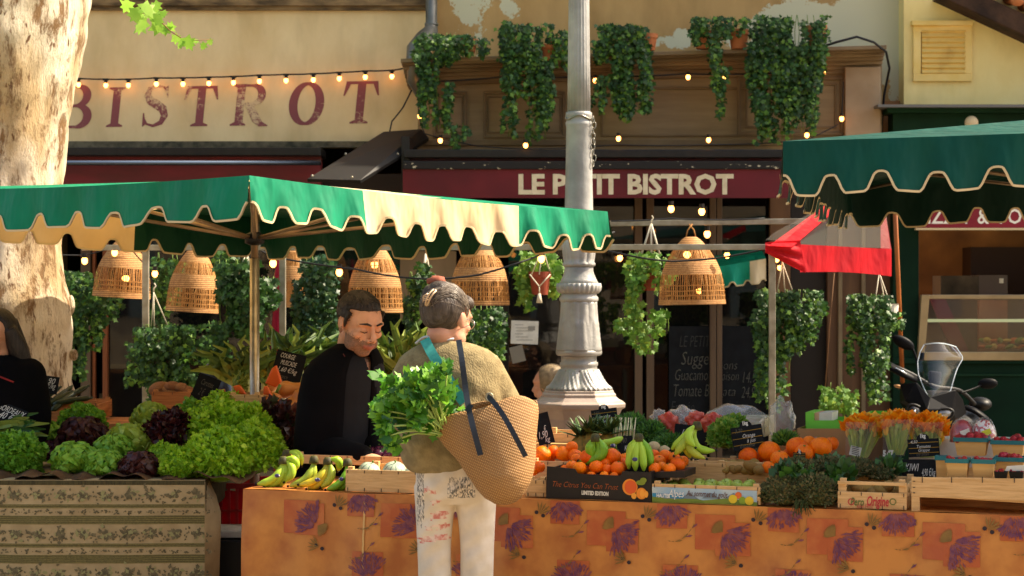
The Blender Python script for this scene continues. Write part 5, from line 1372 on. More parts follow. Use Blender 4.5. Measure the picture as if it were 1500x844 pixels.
board('small black board tucked behind the upright green bananas', 916, 656, TD(916, .32), 24, 34, -6, [('1,40', -.1, .3, .6, .03, 1), ('Kg', .1, -.05, .4, .035), ('bio', .1, -.3, .4, .03, 1)], stick=True)
board('black board with an arched 1kg top reading Orange beside the big oranges', 1095, 641, TD(1095, .42), 46, 34, -9, [('3,20', -.25, .32, .3, .03, 1), ('Orange', .05, .06, .5, .05), ('à jus', .1, -.16, .35, .03), ('Espagne', -.05, -.36, .6, .03, 1)], top=True)
board('small black board reading 1,50 half buried in the greens', 1004, 632, TD(1004, .62), 32, 20, 6, [('1,50', .1, -.05, .5, .04)])
board('round topped black board buried in the dark herbs', 1171, 668, TD(1171, .3), 18, 10, 0, [], top='1kg', stick=False)
board('upper black board reading 4,50 in front of the courgette flower packs', 1353, 656, TD(1353, .42), 46, 26, -3, [('4,50', -.3, .34, .28, .04), ('Tomates', .0, .08, .55, .045), ('Grappe', .0, -.16, .45, .04), ('de pays', -.05, -.38, .5, .03, 1)], top=True, stick=False)
board('lower black board reading KIWI below the 4,50 board', 1346, 690, TD(1346, .34), 50, 34, 0, [('KIWI', -.2, .15, .4, .07), ('4,90 €/kg', .28, -.1, .4, .04)], stick=False)
# ------------------------------------------------------------------ fruit prototypes
def round_fruit(name, m_, cat, r=1, sq=.95, dimple=True, extra=None, ell=(1, 1)):
    def make():
        b = MB()
        b.ell((0, 0, 0), (r * ell[0], r * ell[1], r * sq), 20, 14, f=lambda d: 1 - (.08 * max(0, abs(d.z) - .85) / .15 if dimple else 0))
        if extra: extra(b, r)
        o = build(name, b, m_ if not extra else [m_] + EXM, loc=(0, 0, 0), smooth=True); o['category'] = cat; return o
    return Proto(make)
EXM = [M['green_stem'], mat('dark calyx', S('#3c4a1c'), rough=.7)]
def nub(b, r): b.lathe([(r * .1, r * .9), (r * .14, r * .93), (r * .06, r * .98)], (0, 0, 0), 6, m=1)
orange = round_fruit('orange', M['orange'], 'orange', 1, .94, extra=nub)
melon_m = bpy.data.materials.new('striped pale melon'); t = NT(melon_m)
out = t.a('ShaderNodeOutputMaterial'); p = t.a('ShaderNodeBsdfPrincipled'); p.inputs['Roughness'].default_value = .5
tc = t.a('ShaderNodeTexCoord'); gr = t.a('ShaderNodeTexGradient'); gr.gradient_type = 'RADIAL'; t.k(tc.outputs['Object'], gr.inputs[0])
ml = t.a('ShaderNodeMath', operation='MULTIPLY'); ml.inputs[1].default_value = 10 * 2 * PI; t.k(gr.outputs[1], ml.inputs[0])
si = t.a('ShaderNodeMath', operation='COSINE'); t.k(ml.outputs[0], si.inputs[0])
mr = t.a('ShaderNodeMapRange'); mr.inputs[1].default_value = .75; mr.inputs[2].default_value = .97; t.k(si.outputs[0], mr.inputs[0])
mx = t.a('ShaderNodeMix', data_type='RGBA'); mx.inputs[6].default_value = S('#9fae96'); mx.inputs[7].default_value = S('#3f6355'); t.k(mr.outputs[0], mx.inputs[0]); t.k(mx.outputs[2], p.inputs['Base Color']); t.k(p.outputs[0], out.inputs[0])
def mstem(b, r): b.tube([(0, 0, r * .9), (0.02 * r, 0, r * 1.12)], r * .07, 6, m=1)
melon = round_fruit('melon', melon_m, 'melon', 1, .9, extra=mstem)
kiwi = round_fruit('kiwi', mat('kiwi skin', S('#a07c40'), S('#84642e'), scale=20, rough=.85, bump=.3, bscale=200, rand=.15), 'kiwi', 1, .8, dimple=False, ell=(1.25, .85))
pome = round_fruit('apple', mat('pale green apple', S('#a9b84a'), S('#8fa63a'), scale=5, rough=.35, rand=.12), 'apple', 1, .85, extra=mstem)
onion = round_fruit('red_onion', mat('red onion skin', S('#5a1f3c'), S('#3c1228'), scale=4, rough=.25, rand=.25, stretch=(1, 1, .2)), 'onion', 1, .85, extra=mstem)
beige = round_fruit('small_melon', mat('netted beige melon', S('#cdb78a'), S('#b39c6c'), scale=20, rough=.7, bump=.4, bscale=80), 'melon', 1, .95)
potato = round_fruit('potato', mat('potato skin', S('#9c6f48'), S('#7e5636'), scale=12, rough=.8, rand=.15), 'potato', 1, .75, dimple=False, ell=(1.2, .9))
rf = random.Random(17)
def rr3(): return (rf.uniform(-.6, .6), rf.uniform(-.6, .6), rf.uniform(0, 6))
def put(pr, px, py, rpx, Y, label, group, sc=(1, 1, 1)):
    k = rpx * Y / F
    return pr(W(px, py, Y), rr3(), (k * sc[0], k * sc[1], k * sc[2]), label, group)

# ---- left front: bananas
def banana_bunch(label, crown, tips, Y, r=.0195, m_=None, group='banana bunches on the orange cloth', bow=.03, sticker=None, yup=True, dY=0):
    c = W(crown[0], crown[1], Y); th = thing('banana_bunch', label, 'bananas', c, group)
    for i, tp in enumerate(tips):
        tpx, tpy = tp[0], tp[1]; dy = tp[2] if len(tp) > 2 else -.03 + .02 * (i % 3)
        e_ = W(tpx, tpy, Y + dy); mid = (c + e_) / 2; d = (e_ - c)
        side = d.cross(Y_).normalized()
        bw = (tp[3] if len(tp) > 3 else bow)
        ctrl = mid + side * bw * 2 + Vector((0, -.02, 0))
        pts = []; rad = []
        for k in range(13):
            t_ = k / 12; pts.append(c * (1 - t_) ** 2 + ctrl * 2 * t_ * (1 - t_) + e_ * t_ ** 2)
            rad.append(r * min(1, .32 + 2.2 * t_ ** 1.3 if t_ < .3 else 1) * (1 - smst(.8, 1.0, t_) * .72))
        b = MB(); b.tube(pts, rad, 6); mm = m_[i % len(m_)] if isinstance(m_, list) else m_
        o = build('banana', b, mm, th, smooth=True, sub=1)
        b = MB(); b.tube([pts[-1], pts[-1] + (pts[-1] - pts[-2]).normalized() * .008], [r * .3, r * .22], 6); build('tip', b, M['black'], o)
    b = MB(); b.tube([c + Vector((0, 0, .012)), c, c - Vector((0, .004, .02))], [.012, .018, .02], 8); build('crown', b, mat('banana crown', S('#5c5a22'), S('#33301a'), scale=30, rough=.7), th, smooth=True)
    if sticker:
        a = W(sticker[0], sticker[1], Y - .052 if len(sticker) < 3 else Y - sticker[2]); b = MB(); b.ell(a, (.011, .004, .008), 12, 6); build('sticker', b, mat('blue sticker', S('#3b3a66'), S('#d8cfd0'), scale=90, rough=.4, lo=.55, hi=.6), th, smooth=True)
    return th
bg_ = mat('green banana', S('#8db830'), S('#a4c23e'), scale=6, rough=.42, spec=.25); bgy = mat('yellow green banana', S('#b0b034'), S('#8ca634'), scale=8, rough=.42); by = mat('ripe banana', S('#ccb42e'), S('#a9a830'), scale=10, rough=.42, lo=.45, hi=.6)
bdg = mat('deep green banana', S('#659a20'), S('#78aa2a'), scale=6, rough=.42)
banana_bunch('pale green banana bunch lying nearest the frilly lettuces', (415, 673), [(376, 709), (388, 713), (402, 714), (417, 706, -.02, .035), (432, 690, .02, .03)], TD(400, .10), m_=bg_, sticker=(406, 697))
banana_bunch('small pale green banana bunch half hidden behind the front ones', (420, 663), [(432, 684), (442, 682)], TD(420, .28), m_=bg_, r=.014)
banana_bunch('yellow green banana bunch, second from the lettuces', (460, 672), [(423, 712), (434, 713)], TD(440, .10), m_=bgy)
banana_bunch('ripest yellow banana bunch between the green ones', (480, 674), [(438, 710), (450, 716), (461, 718), (470, 714), (495, 690, .03)], TD(455, .07), m_=[by, by, by, bgy, bg_], sticker=(465, 703))
banana_bunch('deep green banana bunch against the melon crate', (509, 676), [(478, 717), (492, 719)], TD(490, .08), m_=bdg, sticker=(500, 702))

# ---- melon crate and back crate
crate('pale crate of striped melons left of the grey haired shopper', 506, 612, 689, .02, .30, z0=ZT + .003)
for px, py, r_, d in ((541, 688, 17, .15), (578, 688, 18, .15), (606, 692, 16, .16)): put(melon, px, py + 4, r_, TD(px, d), 'blue green striped melon in the crate beside the shopper', 'striped melons in the pale crate')
crate('flat crate of red onions in front of the seller', 432, 612, 668, .52, .3, z0=ZT + .06, back_h=.12)
for i in range(26):
    px = 470 + (i % 13) * 10.5 + rf.uniform(-3, 3); put(onion, px, 666 - (i // 13) * 6 + rf.uniform(-2, 2), rf.uniform(7, 9.5), TD(px, .6 + .08 * (i // 13)), 'red onion in the flat crate before the seller', 'red onions in the flat crate')
crate('second pale crate just right of the shopper legs', 770, 800, 703, .05, .3, z0=ZT + .003, group='wooden produce crates on the stalls')
crate('orange crate behind the bag, holding oranges', 776, 852, 676, .3, .28, z0=ZT + .003)
for px, py, r_ in ((795, 666, 13), (812, 663, 11), (826, 665, 12.5), (783, 672, 10), (843, 668, 11), (803, 676, 10), (838, 655, 9)): put(orange, px, py, r_, TD(px, .38 + .02 * (px % 3)), 'orange in the crate behind the woven bag', 'oranges in the crate behind the bag')
for px, py in ((783, 688), (790, 684)): put(orange, px, py, 9, TD(px, .2), 'orange peeping out low beside the woven bag', 'low oranges beside the bag')
b = MB(); q = P(813, 650, .75); b.box(q + Vector((0, .1, -.07)), (.2, .2, .14), rz=ANG); q2 = P(826, 650, .645)
bx_ = one('carton', b, mat('tan carton', S('#c79a5e'), S('#b98a50'), scale=5, rough=.8), 'tan carton with a printed label below the octagonal plinth', 'box')
# ---- black citrus box
th = thing('citrus_box', 'black printed citrus box with orange script on the orange cloth', 'fruit box', TS(1.4, .15, ZT))
bk = mat('black printed card', S('#17120f'), S('#1e1815'), scale=8, rough=.5)
L_ = [(801, 683), (842, 687), (846, 694), (909, 697), (912, 690.5), (954, 692), (954, 738), (800, 730)]
def FP(px, py, d=.02): return P(px, py, d)
b = MB(); nv = Vector((n2_.x, n2_.y, 0)); b.prism([FP(x, y) for x, y in L_], nv * .006); fpn = build('front_panel', b, bk, th)
a0 = FP(801, 730); a1 = FP(954, 738); wdb = (a1 - a0).xy.length; exv = Vector((e2.x, e2.y, 0))
b = MB(); zb = ZT + .004
for s_ in (.004, wdb - .004): b.box(Vector((a0.x, a0.y, zb)) + exv * s_ + nv * .15 + Z * .055, (.006, .28, .11), rz=ANG)
b.box(Vector((a0.x, a0.y, zb)) + exv * wdb / 2 + nv * .295 + Z * .055, (wdb, .006, .11), rz=ANG); b.box(Vector((a0.x, a0.y, zb)) + exv * wdb / 2 + nv * .15 + Z * .004, (wdb - .02, .28, .006), rz=ANG)
build('box_walls', b, bk, th)
b = MB(); upv = (FP(860, 700) - FP(860, 730)).normalized()
put_text(b, 'The Citrus You Can Trust', FP(858, 711), exv - Z * .02, Z, .03, width=100 * TD(858, 0) / F, shear=.35, off=.004, m=0, bold=-.0003)
build('script_lettering', b, mat('burnt orange ink', S('#a5521f'), rough=.6), fpn)
b = MB(); put_text(b, 'LIMITED EDITION', FP(872, 722.5), exv - Z * .02, Z, .02, width=41 * TD(872, 0) / F, off=.004, bold=.0012); build('block_lettering', b, M['paper'], fpn)
b = MB()
def disc(b, px, py, rx, ry, m, lift, a0_=0, a1_=360):
    c = FP(px, py); k = TD(px, 0) / F
    b.add([c + exv * (rx * k * math.cos(R(a0_ + (a1_ - a0_) * i / 20))) + Z * (ry * k * math.sin(R(a0_ + (a1_ - a0_) * i / 20))) - nv * lift for i in range(20)], [tuple(range(20))], m)
disc(b, 923, 713.5, 11.5, 12, 0, .002); disc(b, 924, 713.5, 9, 10, 1, .0026); disc(b, 940, 723, 8, 8.5, 0, .0032); disc(b, 941, 723, 3.4, 6.5, 2, .0038); disc(b, 947, 724, 3, 5, 2, .0038); disc(b, 929, 726.5, 4, 4.5, 2, .0044)
disc(b, 939, 707, 7, 3.6, 3, .005); disc(b, 943, 703.5, 5, 4, 3, .0056)
build('printed_fruit', b, [mat('print orange', S('#e88a2a'), rough=.5), mat('print red orange', S('#dd5c26'), rough=.5), mat('print amber', S('#f0a23a'), rough=.5), mat('print leaf', S('#7c8a2a'), rough=.5)], fpn)
for px, py, r_, d in ((860.5, 670, 11.5, .14), (849, 686, 10.5, .08), (838, 683, 9, .12), (873, 684, 10.5, .09), (887, 679, 9.5, .14), (898, 669, 13, .16), (905, 686, 11, .09), (889, 688, 9, .1), (860, 690, 9, .16), (828, 688, 8, .12), (913, 680, 10, .2), (876, 672, 9, .2), (845, 673, 9, .22), (916, 672, 9, .24), (885, 697, 7, .06), (899, 698, 7, .06), (866, 697, 7, .06)):
    put(orange, px, py, r_, TD(px, d), 'orange heaped in the black printed citrus box', 'oranges in the black citrus box')
for px, py, r_, d in ((957.6, 668, 10, .3), (975, 669, 11, .28), (965, 677, 11, .24), (993, 680, 11.5, .16), (981, 687, 9, .1), (959, 687, 9.5, .1), (970, 684, 8, .16), (988, 671, 9, .25), (1000, 676, 9, .24)):
    put(orange, px, py, r_, TD(px, d), 'orange in the low dark box between the banana bunches', 'oranges between the banana bunches')
b = MB(); b.prism([P(955, 700, .07), P(1003, 700, .07), P(1003, 690, .07), P(955, 692, .07)], nv * .18)
one('low_box', b, bk, 'low black box holding oranges between citrus box and pear crate', 'box')
put(beige, 957.6, 656, 10, TD(957, .4), 'beige netted melon left of its twin behind the oranges', 'beige melons'); put(beige, 974, 661, 9, TD(974, .4), 'beige netted melon right of its twin behind the oranges', 'beige melons')
# bananas of the right stall
banana_bunch('thick green plantains heaped on the citrus box', (872, 640), [(848, 675, .02, .05), (866, 676, .0, .04), (878, 674, .03, -.03), (893, 660, .05, -.045)], TD(860, .12), r=.0215, m_=bdg, group='banana bunches on the right stall')
banana_bunch('long green plantains reaching right above the oranges', (868, 648), [(914, 640, .0, -.012), (906, 654, .03, -.01)], TD(880, .3), r=.018, m_=bg_, group='banana bunches on the right stall', sticker=(898, 653))
banana_bunch('upright green banana bunch standing on its tips with a blue sticker', (936, 640), [(921, 688, -.02, -.012), (931, 691, -.04, -.006), (943, 691, -.05, .004), (952, 686, -.02, .016), (925, 680, .04, -.02)], TD(936, .12), r=.0175, m_=[bg_, bg_, bg_, bdg], group='banana bunches on the right stall', sticker=(930, 673, .068))
banana_bunch('arched green banana bunch draped over the pale crate', (1021, 622), [(983, 659, .0, -.0), (988, 667, -.03, .0), (1018, 655, -.05, -.03), (1034, 672, -.02, -.055), (1012, 672, .0, -.03), (1048, 660, .03, -.05)], TD(1020, .2), r=.0185, m_=[bg_, bgy, bg_, bgy, by, bg_], group='banana bunches on the right stall')

# ---- pineapple tops, dill, onions, herbs
def spiky(label, px, py, Y, n, L, seed):
    rg = random.Random(seed); th = thing('pineapple', label, 'pineapple', W(px, py + 20, Y), 'pineapples behind the plantains')
    b = MB(); c = W(px, py, Y)
    for i in range(n):
        a = rg.uniform(0, 2 * PI); up_ = rg.uniform(.2, 1); d = Vector((math.cos(a) * (1 - up_ * .7), math.sin(a) * (1 - up_ * .7), up_)).normalized()
        pts = [c + d * L * t_ + Vector((d.x, d.y, 0)) * .5 * L * t_ * t_ for t_ in (0, .35, .7, 1)]; b.strip(pts, [.012, .011, .007, .001], Vector((d.x, d.y, -.3)), fold=.5, m=i % 2)
    build('crown', b, [mat('pineapple leaf', S('#56703a'), rough=.5), mat('pineapple leaf dark', S('#3a5530'), rough=.5)], th)
    b = MB(); b.ell(c - Vector((0, 0, .06)), (.05, .05, .07), 20, 14, f=lambda d: 1 + .05 * math.sin(d.z * 22 + math.atan2(d.y, d.x) * 6)); build('fruit', b, mat('pineapple skin', S('#9a7a2e'), S('#5f5a24'), scale=30, rough=.7), th, smooth=True)
for i, (px, py, lab) in enumerate(((852, 640, 'leftmost pineapple crown with a long leaf to the left'), (868, 636, 'pineapple crown between two others below the 1kg board'), (892, 636, 'rightmost pineapple crown next to the dill'))): spiky(lab, px, py, TD(px, .62), 34, .085, 40 + i)
def herb(name, label, blobs, n, size, mats, seed, kinds=('tri', 'oval'), up=.3, group='bunches of green herbs', cat='herbs', wgt=(.5, .85), dirs=None, stem=None, curl=.2):
    """blobs: (px,py,rx,ry,Y,ryd)"""
    rg = random.Random(seed); b = MB(); ar = [q[2] * q[3] for q in blobs]; tot = sum(ar)
    for (px, py, rx, ry, Y, dd), a_ in zip(blobs, ar):
        c = W(px, py, Y); k = Y / F
        for i in range(int(n * a_ / tot)):
            th_ = math.acos(rg.uniform(-.55, 1)); ph = rg.uniform(0, 2 * PI); rad = rg.uniform(.72, 1.03) * (1 + .10 * math.sin(ph * 5 + th_ * 6 + px))
            d = Vector((math.sin(th_) * math.cos(ph), math.sin(th_) * math.sin(ph), math.cos(th_)))
            q = c + Vector((d.x * rx * k, d.y * dd, d.z * ry * k)) * rad
            dr = (d + Vector((rg.gauss(0, .6), rg.gauss(0, .6), rg.gauss(up, .5)))).normalized()
            s = size * rg.uniform(.6, 1.2); r_ = rg.random()
            b.leaf(q, dr, Vector((rg.gauss(0, .6), -1, rg.gauss(.4, .6))), s, s * rg.uniform(.5, .9), m=0 if r_ < wgt[0] else (1 if r_ < wgt[1] else 2), kind=rg.choice(kinds), curl=curl)
        b.ell(c, (rx * k * .8, dd * .8, ry * k * .8), 14, 9, m=0)
    o = one(name, b, mats, label, cat, group)
    return o
dg = [mat('dill green', S('#3d6a24'), rough=.6, trans=.2), mat('dill light', S('#5a8a30'), rough=.6, trans=.3), mat('dill dark', S('#274a1a'), rough=.6)]
herb('dill_bunch', 'feathery dark green dill behind the upright bananas', [(925, 632, 26, 24, TD(925, .75), .07), (955, 640, 22, 20, TD(955, .7), .07), (985, 652, 26, 14, TD(985, .6), .06)], 4200, .022, dg, 51, kinds=('tri',))
b = MB()
for i in range(14):
    x = 900 + i * 2.2 + rf.uniform(-1, 1); b.tube([P(x - 2, 652, .6), P(x, 630, .6), P(x + rf.uniform(-4, 4), 612, .65)], [.004, .003, .002], 5, m=i % 2)
one('spring_onion_bunch', b, [mat('spring onion stalk', S('#8a9a5c'), rough=.5), mat('spring onion pale', S('#c3b891'), rough=.5)], 'upright bunch of thin spring onions beside the dill', 'spring onions')
herb('parsley_bunch', 'sunlit curly parsley left of the Orange price board', [(1062, 640, 20, 22, TD(1062, .6), .07), (1075, 622, 16, 10, TD(1070, .7), .06)], 2200, .024, [M['leafl'], M['leafy'], mat('bright parsley', S('#4d8a1e'), rough=.5, trans=.3)], 52, kinds=('lobe',))
hb = [mat('dry herb olive', S('#4a4a26'), S('#5c5a30'), scale=40, rough=.8), mat('dry herb green', S('#38451f'), rough=.8), mat('dry herb brown', S('#6a5a34'), rough=.85)]
for i, (bl_, lab) in enumerate((([(1150, 722, 34, 24, TD(1150, .06), .08)], 'front left bundle of dark dried oregano hanging over the cloth edge'),
        ([(1195, 722, 30, 26, TD(1195, .06), .08)], 'front bundle of dark dried oregano beside the kiwi crate'),
        ([(1168, 695, 36, 22, TD(1168, .16), .09)], 'middle bundle of dark dried oregano left of centre'),
        ([(1218, 692, 34, 20, TD(1218, .22), .09)], 'middle bundle of dried herbs behind the kiwi crate'),
        ([(1255, 688, 30, 15, TD(1255, .3), .09), (1288, 693, 24, 14, TD(1288, .3), .08)], 'rear bundle of dark herbs under the courgette flowers'))):
    herb('herb_bundle', lab, bl_, 2900, .013, hb, 60 + i, kinds=('tri', 'oval'), group='bundles of dried dark herbs', wgt=(.5, .8))
b = MB()
for i in range(26):
    a = P(1165 + rf.uniform(0, 18), 730 + rf.uniform(0, 10), -.01); b.tube([a, a + Vector((rf.uniform(-.03, .03), -.01, -rf.uniform(.03, .055)))], .0012, 4)
one('herb_sprigs', b, hb[1], 'loose herb sprigs drooping over the front edge of the orange cloth', 'herbs', kind='stuff')
bay = [mat('bay leaf', S('#2f5220'), rough=.4, trans=.1), mat('bay leaf light', S('#44702a'), rough=.4, trans=.15), mat('bay leaf dark', S('#1f3b18'), rough=.4)]
for i, (bl_, lab) in enumerate((([(1218, 684, 14, 10, TD(1218, .3), .05)], 'upright bay sprig behind the dried herbs'), ([(1304, 690, 13, 12, TD(1304, .3), .05)], 'bay sprig right of the courgette flower label'), ([(1165, 698, 26, 14, TD(1165, .1), .06)], 'bay leaves lying on the dried oregano'), ([(1232, 700, 20, 16, TD(1232, .15), .05)], 'bay leaves at the left corner of the kiwi crate'))):
    herb('bay_sprig', lab, bl_, 70, .042, bay, 70 + i, kinds=('oval',), up=.8, group='bay sprigs among the herbs')
herb('green_tops', 'small sunlit carrot greens behind the big oranges', [(1150, 646, 14, 9, TD(1150, .6), .05)], 500, .03, [M['leafl'], M['leafm'], M['leafy']], 75, kinds=('tri',), up=1)

# ---- pear crate and crates behind
thc, o_, ex_, ey_, wd_, h_ = crate('pale pear crate with a mountain and fruit label on its front', 955, 1114, 711, .02, .32, back_h=.13, wood=M['wood'])
b = MB(); 
def LP(px, py, lift): q = P(px, py, .02); return q - nv * lift
pm = [mat('label sky', S('#8fb0c4'), S('#b8c4c0'), scale=8, rough=.4), mat('label meadow', S('#7d8f35'), S('#5f7a2c'), scale=14, rough=.4), mat('label hill', S('#6c7f8c'), rough=.4), mat('label blue band', S('#2480a8'), rough=.4), mat('label white', S('#e6e4da'), rough=.5), mat('label brown ink', S('#5c3a2c'), rough=.5), mat('label yellow', S('#d8bc2c'), rough=.5), mat('label orange', S('#d8682a'), rough=.5), mat('label green', S('#7d9a2c'), rough=.5)]
b.prism([LP(955.5, 713, .001), LP(1109, 719, .001), LP(1109, 742, .001), LP(955.5, 736, .001)], -nv * .001, 0)
b.prism([LP(955.5, 726, .0022), LP(980, 729, .0022), LP(1005, 727, .0022), LP(1030, 733, .0022), LP(1065, 730, .0022), LP(1109, 736, .0022), LP(1109, 742, .0022), LP(955.5, 736, .0022)], -nv * .0006, 1)
for x in (985, 1010, 1042, 1075): b.add([LP(x, 722, .0034), LP(x + 14, 731, .0034), LP(x - 14, 730, .0034)], [(0, 2, 1)], 2)
b.prism([LP(956, 722, .0036), LP(1002, 725, .0036), LP(1002, 730.5, .0036), LP(956, 727.5, .0036)], -nv * .0005, 3)
put_text(b, 'HAUTES', LP(972, 726, .0042), exv - Z * .03, Z, .02, m=4, width=20 * TD(972, 0) / F, off=.001, bold=.0006)
put_text(b, 'Alpes', LP(991, 724.5, .0045), exv, Z, .04, m=4, width=24 * TD(991, 0) / F, off=.001, shear=.3)
put_text(b, 'Au sommet du goût', LP(1036, 725, .0045), exv - Z * .02, Z, .03, m=5, width=62 * TD(1036, 0) / F, off=.001, shear=.3, bold=.0003)
for x, y, r_, m_ in ((1074, 731, 6.5, 6), (1082, 725.5, 5, 7), (1088, 733, 5.5, 8), (1098, 733.5, 6.5, 6)):
    c = LP(x, y, .0045 + r_ * .00006); k = TD(x, 0) / F; b.add([c + exv * (r_ * k * math.cos(i * PI / 8)) + Z * (r_ * k * math.sin(i * PI / 8)) for i in range(16)], [tuple(range(16))], m_)
build('printed_label', b, pm, thc)
for i in range(16):
    px = 968 + (i % 8) * 18.5 + rf.uniform(-3, 3); put(pome, px, 714 - (i // 8) * 4 + rf.uniform(-1.5, 1.5), 10, TD(px, .1 + .12 * (i // 8)), 'pale green apple in the mountain label crate', 'green apples in the labelled crate', (1.1, 1, .8))
crate('bare pale crate under the arched banana bunch', 1004, 1062, 678, .32, .25, z0=ZT + .03, group='wooden produce crates on the stalls')
crate('low pale crate of kiwis and oranges below the Orange board', 1062, 1128, 679, .40, .28, z0=ZT + .02, wood=M['wood2'])
for i in range(11):
    px = 1064 + (i % 6) * 10 + rf.uniform(-2, 2); put(kiwi, px, 688 - (i // 6) * 7 + rf.uniform(-2, 2), rf.uniform(7.5, 9), TD(px, .34 + .05 * (i // 6)), 'brown kiwi heaped below the Orange price board', 'kiwis below the Orange board')
for px, py, r_, d in ((1096, 669, 14.5, .42), (1127, 662, 17, .44), (1142, 673, 14, .36), (1126, 685, 10, .3), (1167, 655, 16, .46), (1178, 664, 14, .4), (1202, 656, 17, .44), (1156, 668, 12, .5), (1218, 650, 11, .5), (1112, 672, 10, .5), (1186, 650, 12, .55)):
    put(orange, px, py, r_, TD(px, d), 'large orange heaped between the Orange board and the dark herbs', 'large oranges behind the dark herbs')
put(kiwi, 1100, 683, 10, TD(1100, .3), 'largest brown kiwi lying against the big oranges', 'kiwis below the Orange board'); put(kiwi, 1112, 689, 9, TD(1112, .28), 'brown kiwi heaped below the Orange price board', 'kiwis below the Orange board')

# ---- kiwi crate front right
thc, o_, ex_, ey_, wd_, h_ = crate('small crate of kiwis printed with red and green lettering', 1227, 1328, 706, .02, .26, gap=.001, wood=M['wood'])
for px, py in ((1247, 723), (1268, 718), (1290, 721), (1310, 724), (1256, 716), (1300, 716), (1278, 726), (1322, 720)): put(kiwi, px, py - 3, 10.5, TD(px, .1 + (py % 5) * .015), 'kiwi inside the small printed crate', 'kiwis in the printed crate')
b = MB()
pk_ = lambda px, py: P(px, py, .02) - nv * .001
put_text(b, 'Pero', pk_(1256, 735), exv, Z, .04, m=1, width=20 * TD(1256, 0) / F, shear=.25, off=.002, bold=.0008)
put_text(b, 'Origine', pk_(1286, 736.5), exv, Z, .05, m=0, width=32 * TD(1286, 0) / F, shear=.25, off=.002, bold=.0012)
put_text(b, 'KIWI FRUIT', pk_(1268, 742), exv, Z, .02, m=0, width=24 * TD(1268, 0) / F, off=.002)
put_text(b, 'KIWI  VERT', pk_(1278, 748), exv, Z, .02, m=1, width=24 * TD(1278, 0) / F, off=.002)
for x, m_ in ((1247, 0), (1308, 1)):
    c = pk_(x, 735); k = TD(x, 0) / F
    for i in range(16):
        a0_ = i * PI / 8; a1_ = a0_ + PI / 8; b.add([c + (exv * math.cos(a) + Z * math.sin(a)) * rr * k - nv * .002 for a, rr in ((a0_, 5), (a1_, 5), (a1_, 3.6), (a0_, 3.6))], [(0, 1, 2, 3)], m_)
build('printed_lettering', b, [mat('red stencil', S('#b8383a'), rough=.7), mat('green stencil', S('#5f6e35'), rough=.7)], thc)

# ---- big pale crate with strawberries, far right
zc_ = P(1335, 728, .02).z
th = thing('wooden_crate', 'long pale crate raised on a post and carrying the strawberry punnets', 'crate', P(1430, 752, .1), 'wooden produce crates on the stalls')
def wb(nm, px0, y0, px1, y1, d, t_, m_=M['wood']):
    b = MB(); a = P(px0, y0, d); c = P(px1, y0, d); a2 = P(px0, y1, d); c2 = P(px1, y1, d); b.prism([a2, c2, c, a], nv * t_); return build(nm, b, m_, th, bevel=.0015)
def plank(nm, quad, d, t_, m_=M['wood']):
    b = MB(); b.prism([P(x, y, d) for x, y in quad], nv * t_); return build(nm, b, m_, th, bevel=.0015)
f1 = plank('front_plank', [(1335, 728), (1640, 739), (1640, 703), (1335, 699)], .02, .008)
plank('corner_post', [(1335, 753), (1347, 753), (1347, 728.5), (1335, 728)], .021, .02); plank('corner_post', [(1300, 700), (1308, 700), (1308, 690), (1300, 690)], .3, .02)
plank('back_plank', [(1335, 716), (1640, 724), (1640, 688), (1335, 684)], .42, .008)
plank('dark_board', [(1348, 750), (1640, 756), (1640, 738), (1348, 729)], .2, .008, M['wood2'])
b = MB(); a = P(1337, 0, .03); a.z = zc_ + .002; c = P(1640, 0, .03); c.z = zc_ - .02
b.prism([a, c, c + nv * .4, a + nv * .4], (0, 0, .008)); build('floor_board', b, M['wood'], th)
b = MB(); 
for x in (1351, 1394, 1439, 1486): q = P(x, 703, .02) - nv * .001; b.box(q, (.003, .002, .02), rz=ANG)
for y in (705, 714, 722): q = P(1339, y, .02) - nv * .001; b.box(q, (.008, .002, .003), rz=ANG)
build('staples', b, M['staple'], f1)
vene = mat('poplar veneer', S('#d6b071'), S('#c79c5c'), scale=6, rough=.7, stretch=(1, 1, 6)); teal = mat('teal paper rim', S('#1f6a6c'), rough=.6)
strm = mat('strawberry', S('#b81f2c'), S('#98131f'), scale=7, rough=.32, bump=.5, bscale=160, rand=.18)
def mk_straw():
    b = MB(); b.ell((0, 0, 0), (1, 1, 1.15), 12, 9, f=lambda d: 1 - .28 * max(0, -d.z))
    for i in range(6):
        a = i * PI / 3; b.leaf(Vector((0, 0, 1.08)), Vector((math.cos(a), math.sin(a), .1)), Z, .75, .4, m=1, kind='oval', curl=.4)
    o = build('strawberry', b, [strm, M['leafm']], loc=(0, 0, 0), smooth=True); o['category'] = 'strawberry'; return o
straw = Proto(mk_straw)
